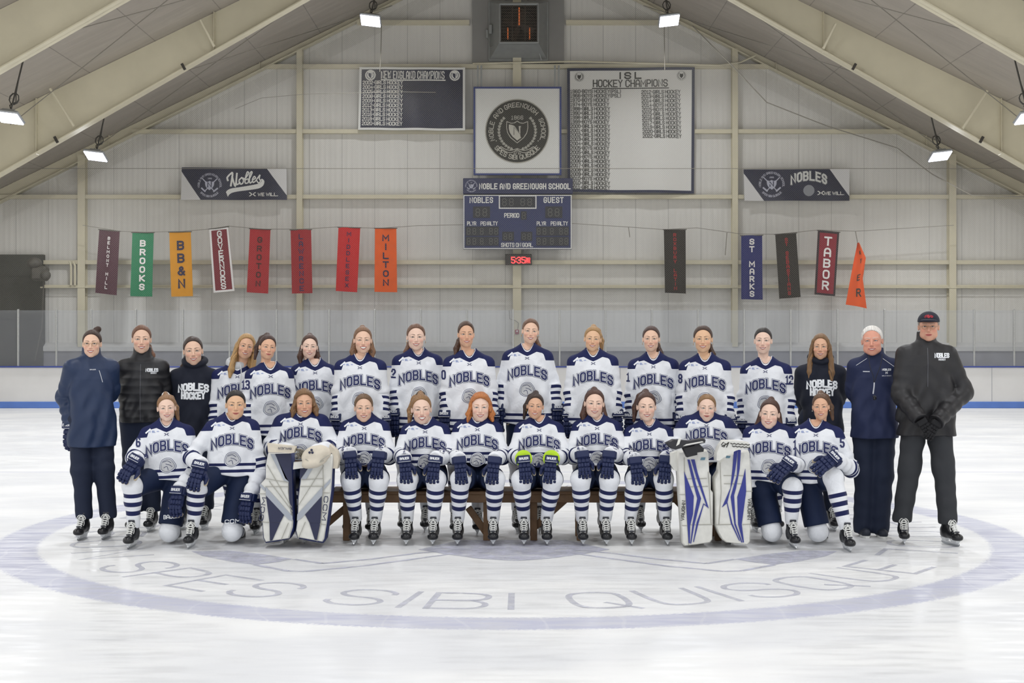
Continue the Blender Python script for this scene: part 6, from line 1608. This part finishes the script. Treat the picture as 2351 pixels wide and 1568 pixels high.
# --- goalies
CAST.append(dict(pose='sit', top='jersey', d=12.36, v=(690, 967), head=(699, 893, 957, -2, 3), face='smile', hair='wavy', hc='7b5c3e', tone=SKIN['c'], browc='4f3829', label='seated goalie with shoulder-length brown hair and white and navy leg pads, left side', L=.45, legs=(((642, 1100),), ((716, 1100),)), feet=((652, 1250), (698, 1250)), seed=7, group='goalies', zt=-.235, hands=('none', 'none'), opt=dict(gx=1.06, ar=(.088, .080, .072), hemw=.4),
    arms=(dict(el=(622, 1030, -.02), wr=(668, 1040, -.40), f=(1, 0, 0)), dict(el=(765, 1030, -.02), wr=(722, 1042, -.42), f=(-1, 0, 0))), goalie='left'))
CAST.append(dict(pose='sit', top='jersey', d=12.36, v=(1622, 971), head=(1622, 905, 967, 2, 0), face='soft', hair='lpony', hc='8d6c4a', tone=SKIN['d'], browc='6a5240', iris='5a6a72', label='seated goalie with blonde tied hair and white and blue leg pads, right side', L=.45, legs=(((1598, 1100),), ((1684, 1100),)), feet=((1610, 1250), (1678, 1250)), seed=9, group='goalies', zt=-.225, hands=('none', 'none'), opt=dict(gx=1.06, ar=(.088, .080, .072), hemw=.4),
    arms=(dict(el=(1545, 1030, -.02), wr=(1572, 1030, -.38), f=(1, 0, 0)), dict(el=(1705, 1030, -.02), wr=(1688, 1030, -.40), f=(-1, 0, 0))), goalie='right'))
# --- kneeling
def kneeler(x, v, head, face, hair, hc, label, arms, legs, feet, **k):
    sp = dict(pose='kneel', top='jersey', d=12.12, v=v, head=head, face=face, hair=hair, hc=hc, tone=SKIN['a'], browc='4f3829', label=label, L=.53, arms=arms, legs=legs, feet=feet, seed=int(x) % 97, group='players kneeling in front', zt=-.26, lean=3, opt=dict(gx=1.0, hemw=1.2), pt=.88); sp.update(k); return sp
CAST.append(kneeler(383, (381, 990), (383, 906, 966, -3, 4), 'wide', 'hpony', '8b6848', 'kneeling player with number 6 on her sleeve and a white hair tie',
    (dict(el=(307, 1050, -.10), wr=(316, 1056, -.33), f=(-.5, -.45, -.70), b=(-.1, -.75, .6)), dict(el=(448, 1080, .0), wr=(412, 1125, -.28), f=(-.12, -.3, -1), b=(-.4, -1, 0))),
    (dict(knee=(304, 1115, 11.83), ank=(307, 1208, 11.88)), dict(knee=(389, 1221, 12.02), ank=(400, 1222, 12.42), down=1)), ((300, 1262, 11.75), (395, 1225, 12.4)), side=1, tie='e8e8e8', num=('6', -.225, -.23), tone=SKIN['d'], roll=-2, yaw=4, words=(393, 1190, 'BAUER')))
CAST.append(kneeler(541, (533, 976), (541, 895, 962, 0, 3), 'soft', 'sleek', '17120f', 'kneeling player with black centre-parted hair, second from the left in front',
    (dict(el=(437, 1050, -.08), wr=(462, 1068, -.38), f=(-.25, -.45, -.85), b=(-.1, -.95, .35)), dict(el=(598, 1085, .0), wr=(572, 1140, -.22), f=(-.15, -.25, -1), b=(-.5, -1, 0))),
    (dict(knee=(452, 1122, 11.85), ank=(443, 1206, 11.9)), dict(knee=(533, 1220, 12.0), ank=(548, 1222, 12.42), down=1)), ((444, 1262, 11.75), (545, 1225, 12.4)), tone=SKIN['e'], yaw=6, browc='2a1f1a', words=(535, 1200, 'CCM'), opt=dict(gx=1.08, hemw=1.2)))
CAST.append(kneeler(1768, (1766, 993), (1766, 916, 983, 4, -6), 'smile', 'half', '4c3228', 'kneeling player with rosy cheeks and number 1 on her sleeve, beside the right goalie',
    (dict(el=(1712, 1075, .0), wr=(1722, 1120, -.05), f=(.2, -.2, -1), b=(-.5, -1, 0)), dict(el=(1840, 1070, -.05), wr=(1812, 1064, -.36), f=(-.72, -.45, -.55), b=(-.2, -.85, .5))),
    (dict(knee=(1772, 1220, 12.0), ank=(1765, 1222, 12.42), down=1), dict(knee=(1820, 1120, 11.86), ank=(1817, 1200, 11.9))), ((1765, 1225, 12.4), (1815, 1262, 11.75)), hands=('none', 'glove'), tone=SKIN['d'], yaw=-8, num=('1', .200, -.25), opt=dict(gx=1.02, hemw=1.2)))
CAST.append(kneeler(1885, (1873, 992), (1885, 903, 963, -2, -4), 'narrow', 'hpony', '5f4430', 'kneeling player at the far right with number 5 on her sleeve',
    (dict(el=(1838, 1060, .0), wr=(1850, 1105, -.0), f=(.2, -.2, -1), b=(-.5, -1, 0)), dict(el=(1955, 1078, -.05), wr=(1915, 1052, -.36), f=(-.78, -.4, -.45), b=(-.1, -.9, .45))),
    (dict(knee=(1878, 1221, 12.0), ank=(1890, 1222, 12.42), down=1), dict(knee=(1913, 1097, 11.78), ank=(1941, 1212, 11.72))), ((1890, 1225, 12.4), (1944, 1273, 11.6)), d=12.06, hands=('none', 'glove'), side=1, earring='pearl', tone=SKIN['c'], yaw=-7, num=('5', .205, -.235), opt=dict(gx=1.04, hemw=1.2)))

# ------------------------------------------------------------------ goalie gear
def outline_pad(root, pts, d, th, m, name, bev=.02):
    """a padded slab with this outline; front face bulges, rounded rim"""
    P0 = [P(x, y, d) - root.location for x, y in pts]; c = sum(P0, Vector()) / len(P0)
    mb = MB().use(m); mb.sm = True; rings = []
    for off, y in ((.93, 0), (.985, .012), (1.0, .04), (1.0, th), (.97, th + .012)): rings.append([Vector((c.x + (p.x - c.x) * off, p.y + y, c.z + (p.z - c.z) * (1 - (1 - off) * .35))) for p in P0])
    n_ = len(P0); V = [v for r_ in rings for v in r_]; fs = [(j * n_ + i, j * n_ + (i + 1) % n_, (j + 1) * n_ + (i + 1) % n_, (j + 1) * n_ + i) for j in range(len(rings) - 1) for i in range(n_)]
    mb.add(V, fs); mb.add(rings[0], [tuple(range(n_))], False); mb.add(rings[-1], [tuple(range(n_))[::-1]], False)
    return mb.build(name, root)
def panels(root, parent, d, groups):
    for nm, m, polys in groups:
        for pl in polys: mb = MB().use(m); mb.prism([P(x, y, d - .007) - root.location for x, y in pl], (0, .0065, 0)); mb.build(nm, parent)
def lines(root, parent, d, nm, m, ls, w=.006):
    mb = MB().use(m)
    for l in ls: mb.tube([P(x, y, d - .004) - root.location for x, y in l], w, n=6)
    mb.build(nm, parent)
M_padw = mat('pad_white', '#e2e1da', .55, var=.10, vscale=14, bump=.35, bscale=16); M_padn = mat('pad_navy', '#262a48', .5, bump=.25, bscale=20); M_pads = mat('pad_silver', '#a9aeb6', .4, metal=.2)
M_padb = mat('pad_blue', '#2f378a', .5); M_edge = mat('pad_edge', '#1e2a5e', .5); M_seam = mat('seam', '#a9a79e', .7)
def c3(*p): return [(590 + x / 5.405, 980 + y / 5.405) for x, y in p]
def c4(*p): return [(1520 + x / 5.409, 980 + y / 5.409) for x, y in p]
def pad_words(root, parent, d, word, px, py, ang, h, width, m):
    mb = MB().use(m); a = math.radians(ang); put_text(mb, word, h, h * .22, lambda u, v: P(px + u * math.cos(a) + v * math.sin(a), py + u * math.sin(a) - v * math.cos(a), d - .009) - root.location, 0, -h / 2, width=width); mb.build('lettering', parent, recalc=False)
def goalie_gear(root, side):
    d = 11.78
    if side == 'left':
        A = outline_pad(root, c3((130, 322), (300, 318), (430, 322), (440, 620), (470, 1180), (462, 1290), (400, 1395), (260, 1425), (105, 1448), (72, 1380), (55, 1150), (18, 830), (40, 700), (100, 640), (100, 480)), d, .16, M_edge, 'leg_pad')
        f_ = outline_pad(root, c3((135, 326), (395, 330), (400, 650), (395, 800), (445, 1180), (440, 1250), (395, 1388), (105, 1432), (80, 1380), (60, 1150), (25, 830), (45, 700), (104, 640), (104, 480)), d - .03, .04, M_padw, 'face_panel'); f_.parent = A
        panels(root, A, d - .032, [('navy_panel', M_padn, [c3((225, 335), (420, 330), (432, 560), (395, 680), (350, 640)), c3((110, 850), (335, 1095), (290, 1185), (155, 1190)), c3((155, 1192), (288, 1188), (190, 1410), (160, 1415)), c3((395, 680), (432, 560), (450, 1100), (442, 1170), (440, 1090), (400, 900))]),
            ('silver_stripe', M_pads, [c3((165, 335), (222, 337), (395, 685), (335, 668)), c3((105, 740), (110, 850), (395, 1155), (445, 1165), (440, 1110), (150, 790)), c3((40, 700), (102, 765), (100, 800), (33, 735))])])
        lines(root, A, d - .036, 'seam', M_seam, [c3((105, 640), (390, 690)), c3((105, 740), (390, 740)), c3((125, 470), (430, 1000)), c3((150, 670), (440, 1050)), c3((20, 830), (105, 830)), c3((60, 1180), (155, 1185)), c3((300, 1400), (390, 1190))], .003)
        pad_words(root, A, d - .036, 'CCM', *c3((70, 1020))[0], -82, 8.5, 52, M_padn)
        B = outline_pad(root, c3((530, 500), (700, 420), (860, 340), (930, 335), (945, 360), (930, 800), (880, 1200), (850, 1400), (820, 1448), (640, 1420), (500, 1388), (470, 1300), (490, 1150), (500, 880), (530, 640)), d, .16, M_edge, 'leg_pad')
        f_ = outline_pad(root, c3((545, 510), (860, 345), (925, 340), (938, 365), (915, 800), (862, 1200), (830, 1395), (810, 1430), (500, 1375), (478, 1290), (500, 1150), (508, 880), (540, 640)), d - .03, .04, M_padw, 'face_panel'); f_.parent = B
        panels(root, B, d - .032, [('navy_panel', M_padn, [c3((535, 520), (640, 505), (545, 640), (528, 640)), c3((805, 860), (790, 1195), (650, 1190), (597, 1090)), c3((650, 1192), (788, 1196), (745, 1405), (715, 1400))]),
            ('silver_stripe', M_pads, [c3((640, 505), (700, 500), (610, 650), (545, 655)), c3((815, 740), (810, 850), (545, 1140), (495, 1165), (500, 1085)), c3((915, 640), (912, 690), (820, 790), (820, 740))])])
        lines(root, B, d - .036, 'seam', M_seam, [c3((545, 655), (825, 640)), c3((530, 740), (815, 735)), c3((830, 480), (510, 980)), c3((820, 815), (905, 820)), c3((780, 1205), (862, 1215)), c3((510, 1390), (600, 1180)), c3((815, 350), (828, 800), (790, 1200), (745, 1420))], .003)
        pad_words(root, B, d - .036, 'CCM', *c3((845, 1010))[0], 96, 8.5, 54, M_padn)
        # catching glove and blocker held together in front
        def cg(p):
            q = elp(p, (0, 0, 0), (.125, .07, .080)); q = smin(q, elp(p, (-.035, -.015, -.055), (.10, .06, .045)), .03); return q + .002 * wob(p, 60, 3)
        vs, fs = nets(cg, (-.15, -.1, -.12), (.15, .1, .1), .005); c = P(*c3((735, 350))[0], 11.62); rt = np.array(Matrix.Rotation(-.25, 3, 'Y'))
        M_cg = mat('catch_cream', '#d9cfbd', .6, var=.1, vscale=15, bump=.2, bscale=30)
        cgo = link_mesh('catching_glove', np_mesh('cg', vs @ rt.T + np.array(c - root.location), fs, [M_cg]), root)
        mb = MB().use(M_padn)
        for x, y in ((677, 287), (652, 318), (688, 319)): mb.ell(P(*c3((x, y))[0], 11.552) - root.location, (.0105, .006, .0105))
        mb.build('vent_holes', cgo)
        lines(root, cgo, 11.56, 'seam', M_seam, [c3((600, 400), (650, 430), (780, 425), (890, 350)), c3((620, 450), (700, 470), (830, 420))], .0035)
        mb = MB().use(mat('pocket_lace', '#7d7668', .7)); r_ = random.Random(4)
        for i in range(26):
            a_, b_ = [P(*c3((470 + r_.random() * 120, 262 + r_.random() * 140))[0], 11.66 + r_.random() * .03) - root.location for _ in (0, 1)]; mb.tube([a_, (a_ + b_) / 2 + Vector((0, -.01, .01)), b_], .0032, n=5)
        mb.build('pocket_lace', cgo)
        bl = outline_pad(root, c3((120, 205), (300, 225), (480, 245), (470, 320), (420, 330), (300, 322), (130, 318)), 11.64, .07, M_cg, 'blocker'); pad_words(root, bl, 11.63, 'BAUER', *c3((345, 268))[0], 183, 4.2, 30, M_padn)
        gu = outline_pad(root, c3((450, 440), (600, 430), (720, 480), (640, 500), (440, 530)), 11.66, .05, M_padw, 'glove_cuff')
        gu = outline_pad(root, c3((900, 220), (990, 300), (1020, 400), (1000, 520), (940, 520), (930, 330), (880, 300)), 11.80, .12, M_cg, 'glove_cuff')
    else:
        A = outline_pad(root, c4((200, 310), (260, 300), (560, 290), (580, 330), (590, 560), (612, 600), (610, 780), (638, 820), (635, 1210), (628, 1405), (600, 1440), (440, 1465), (280, 1482), (250, 1450), (240, 1230), (212, 850), (195, 560)), d, .15, M_padw, 'leg_pad')
        panels(root, A, d, [('blue_panel', M_padb, [c4((275, 552), (395, 860), (385, 1080), (350, 1225), (345, 1445), (330, 1445), (315, 1225), (290, 820)), c4((315, 405), (345, 408), (425, 720), (485, 890), (400, 1225), (362, 1448), (352, 1448), (380, 1200), (438, 890), (370, 640)),
                c4((360, 405), (405, 405), (440, 560), (580, 1012), (525, 968), (520, 960), (455, 1190), (395, 1430), (387, 1430), (430, 1190), (515, 950), (550, 975), (430, 640))]), ('logo_badge', mat('badge_teal', '#5e8598', .4), [c4((490, 380), (540, 380), (530, 412), (475, 412))])])
        lines(root, A, d, 'seam', M_seam, [c4((285, 645), (555, 640)), c4((290, 745), (570, 738)), c4((210, 840), (290, 838)), c4((245, 1225), (315, 1225)), c4((275, 380), (290, 840), (315, 1225), (330, 1470)), c4((350, 1215), (635, 1212)), c4((575, 560), (590, 800), (610, 1200))], .003)
        pad_words(root, A, d, 'VAUGHN', *c4((262, 1040))[0], -86, 7, 45, M_black)
        B = outline_pad(root, c4((720, 432), (880, 330), (1080, 295), (1092, 330), (1125, 760), (1108, 1150), (1098, 1430), (1070, 1468), (960, 1455), (800, 1440), (745, 1400), (700, 1320), (665, 1230), (660, 900), (652, 640), (700, 560)), d, .15, M_padw, 'leg_pad')
        panels(root, B, d, [('blue_panel', M_padb, [c4((1035, 520), (1045, 800), (990, 1210), (1018, 1436), (1005, 1436), (945, 1210), (935, 870), (985, 720)), c4((942, 280), (980, 290), (965, 520), (920, 760), (895, 850), (915, 1200), (998, 1436), (985, 1436), (900, 1215), (852, 870), (930, 600)),
                c4((892, 310), (942, 285), (912, 520), (890, 640), (840, 820), (812, 938), (875, 1200), (968, 1415), (958, 1415), (855, 1200), (805, 950), (745, 1000), (850, 760), (875, 520))]), ('logo_badge', mat('badge_teal', ''), [c4((800, 358), (852, 360), (840, 388), (790, 388))])])
        lines(root, B, d, 'seam', M_seam, [c4((765, 605), (1035, 605)), c4((770, 705), (1040, 705)), c4((1045, 798), (1122, 798)), c4((1000, 1212), (1100, 1208)), c4((720, 440), (735, 800), (705, 1215)), c4((665, 1215), (870, 1210))], .003)
        pad_words(root, B, d, 'VAUGHN', *c4((1085, 1020))[0], 92, 7, 48, M_black)
        M_blk = mat('blocker_black', '#26262a', .45)
        bl = outline_pad(root, c4((45, 205), (140, 160), (340, 175), (525, 145), (548, 165), (540, 200), (330, 240), (160, 285), (110, 270)), 11.58, .10, M_blk, 'blocker')
        gp = outline_pad(root, c4((255, 262), (400, 235), (440, 190), (525, 270), (520, 310), (440, 320), (440, 350), (310, 380)), 11.60, .10, mat('palm_black', '#1c1c1e', .6), 'blocker_palm')
        panels(root, bl, 11.58, [('white_trim', M_padw, [c4((205, 145), (240, 135), (215, 215), (175, 240)), c4((300, 215), (500, 178), (520, 190), (260, 240))])])
        c = P(*c4((900, 235))[0], 11.6)
        cg = outline_pad(root, c4((730, 205), (760, 170), (900, 170), (1080, 195), (1100, 225), (1095, 260), (960, 285), (850, 320), (700, 425), (665, 420), (670, 330), (700, 250)), 11.6, .11, M_padw, 'catching_glove')
        lines(root, cg, 11.6, 'lacing', M_black, [c4(*[(850 + i * 24, 205 + (8 if i % 2 else -4) + i * 1.6) for i in range(11)]), c4(*[(870 + i * 22, 235 + (10 if i % 2 else -2) + i * 2) for i in range(11)]), c4((735, 225), (760, 190), (790, 210), (770, 250), (740, 240), (800, 215), (830, 190), (800, 255))], .0038)
        gu = outline_pad(root, c4((110, 330), (190, 300), (200, 560), (150, 540), (100, 460)), 11.85, .1, M_padw, 'blocker_cuff')

ROOTS = []
for sp in CAST:
    root, fr, arms, legs, hc, hr, hs, j = make_person(sp); ROOTS.append(root)
    H = lambda p: Vector(hc) + hr @ (Vector(p) * hs) - root.location
    if sp.get('goalie'): goalie_gear(root, sp['goalie'])
    if sp.get('glasses'):
        mb = MB().use(mat('glasses_gold', '#a08660', .3, metal=.7))
        for s in (-1, 1):
            mb.tube([H((s * .032 + .021 * math.cos(a * .5236), -.098 + abs(s * .032 + .021 * math.cos(a * .5236)) * .12, .000 + .016 * math.sin(a * .5236))) for a in range(13)], .0014, n=5); mb.tube([H((s * .053, -.092, .004)), H((s * .076, -.04, .006)), H((s * .080, .01, .004))], .0014, n=5)
        mb.tube([H((-.011, -.099, .004)), H((0, -.102, .007)), H((.011, -.099, .004))], .0014, n=5); mb.build('glasses', root)
    if sp.get('cap'):
        def cf(p):
            q = elp(p, (0, .016, .048), (.088, .105, .082)); q = smax(q, -(p[:, 2] - .040), .004); br = elp(p, (0, -.098, .052), (.066, .070, .012)); br = np.maximum(br, p[:, 1] + .045); return smin(q, br, .008)
        vs, fs = nets(cf, (-.1, -.18, .0), (.1, .14, .14), .004); W = vs * hs @ np.array(hr).T + np.array(hc); co = local_mesh('cap', W, fs, [mat('cap_navy', '#161b2c', .75)], root)
        mb = MB().use(mat('cap_red', '#b02838', .6)); cm = lambda u, v: H((u, .016 - .107 * math.sqrt(max(0, 1 - (u / .09) ** 2 - ((v - .048) / .084) ** 2)), v)); arc_text(mb, 'CHICAGO'[:0] + 'NOBLES', .014, .004, cm, 0, .048, .037, math.pi / 2, 1.5); disc(mb, 0, .084, .011, cm, 12); mb.build('cap_badge', co)
    if sp.get('hood'):
        def hf_(p):
            q = np.linalg.norm(np.stack([np.sqrt(p[:, 0] ** 2 + (p[:, 1] - .025) ** 2) - .082, (p[:, 2] + .018 - .5 * np.maximum(p[:, 1] + .02, -.08) * .6) * .6], 1), axis=1) - .024; return q
        vs, fs = nets(hf_, (-.14, -.13, -.09), (.14, .16, .13), .006); ho = local_mesh('hood', fr.wv(vs), fs, [mat('hood_grey', '#c9cbcd', .85, bump=.2)], root)
        mb = MB().use(mat('hood_grey', '')); mb.tube(smooth_line([tuple(fr.w(q) - root.location) for q in ((.03, -.115, -.02), (.035, -.155, -.10), (.028, -.165, -.20), (.03, -.163, -.26))], 4), .005, n=6); mb.build('drawstring', ho)
    if sp.get('whistle'):
        mb = MB().use(mat('cord_black', '#15161c', .6)); pts = [(-.055, -.085, -.015), (-.045, -.140, -.12), (-.02, -.160, -.20), (-.01, -.168, -.26), (.01, -.160, -.20), (.045, -.145, -.11), (.062, -.085, -.01)]
        e = empty('whistle', tuple(fr.w((-.01, -.185, -.40)))); tag(e, 'whistle on a black neck cord hanging on the white-haired man\'s chest', 'whistle')
        mb.tube(smooth_line([tuple(fr.w((x, y - .03, z)) - e.location) for x, y, z in pts], 5), .003, n=5); o = mb.build('neck_cord', e)
        mb = MB().use(M_silver); mb.tube([tuple(fr.w((-.01, -.20, -.26)) - e.location), tuple(fr.w((-.012, -.205, -.30)) - e.location), tuple(fr.w((-.02, -.205, -.36)) - e.location)], .006, n=6); mb.build('clip', e)
        mb = MB().use(mat('whistle_black', '#121318', .3)); mb.ell((0, -.02, 0), (.016, .011, .016)); mb.box((-.004, -.02, .018), (.03, .014, .014), bev=.003); mb.build('whistle_body', e)
    if sp.get('bands'):
        for (S_, E_, W_) in arms:
            ax = (W_ - E_).normalized(); mb = MB().use(mat('band_lime', '#c6ee2a', .5)); mb.tube([W_ - ax * .014 - root.location, W_ + ax * .012 - root.location], .074, n=20); mb.build('wristband', root)
    if sp.get('words'):
        px, py, wd_ = sp['words']; mb = MB().use(M_letw); k0 = legs[1][1]; mb.use(M_letw)
        put_text(mb, wd_, .03, .006, lambda u, v: Vector((P(px, py, 11.9).x + u, k0.y - .120 + u * u * 2, P(px, py, 11.9).z + v + .1 * u)) - root.location, width=.13); mb.build('pants_lettering', root)

# ------------------------------------------------------------------ bench
e = empty('bench', (P(1165, 1200, 12.4).x, 12.4, 0)); tag(e, 'long brown wooden bench under the seated players', 'bench')
xa, xb = P(762, 1140, 12.4).x, P(1700, 1140, 12.4).x
def bpart(mb, nm): o = mb.build(nm, e); o.location = -e.location; return o
for k_ in range(3): mb = MB().use(M_wood); mb.box(((xa + xb) / 2, 12.27 + k_ * .145, .42), (xb - xa, .135, .035), bev=.006); bpart(mb, 'seat_plank')
mb = MB().use(M_wood); mb.box(((xa + xb) / 2, 12.21, .375), (xb - xa, .03, .07), bev=.004); bpart(mb, 'apron')
for px in (800, 1118, 1225, 1330, 1643):
    x = P(px, 1200, 12.4).x
    for y in (12.26, 12.54): mb = MB().use(M_wood); mb.box((x, y, .20), (.06, .045, .40), bev=.005); bpart(mb, 'leg')
    mb = MB().use(M_wood); mb.box((x, 12.4, .30), (.05, .3, .07), bev=.005); bpart(mb, 'crossbar')
for a, b in (((748, 1205), (812, 1150)), ((1075, 1165), (1118, 1240)), ((1225, 1212), (1300, 1145)), ((1545, 1140), (1600, 1200))):
    p0, p1 = P(*a, 12.32), P(*b, 12.32); v = p1 - p0; mb = MB().use(M_wood); p0.z = max(p0.z, .05); p1.z = max(p1.z, .05); v = p1 - p0
    mb.box((p0 + p1) / 2, (v.length, .035, .06), Matrix.Rotation(-math.atan2(v.z, v.x), 3, 'Y'), bev=.004); bpart(mb, 'brace')
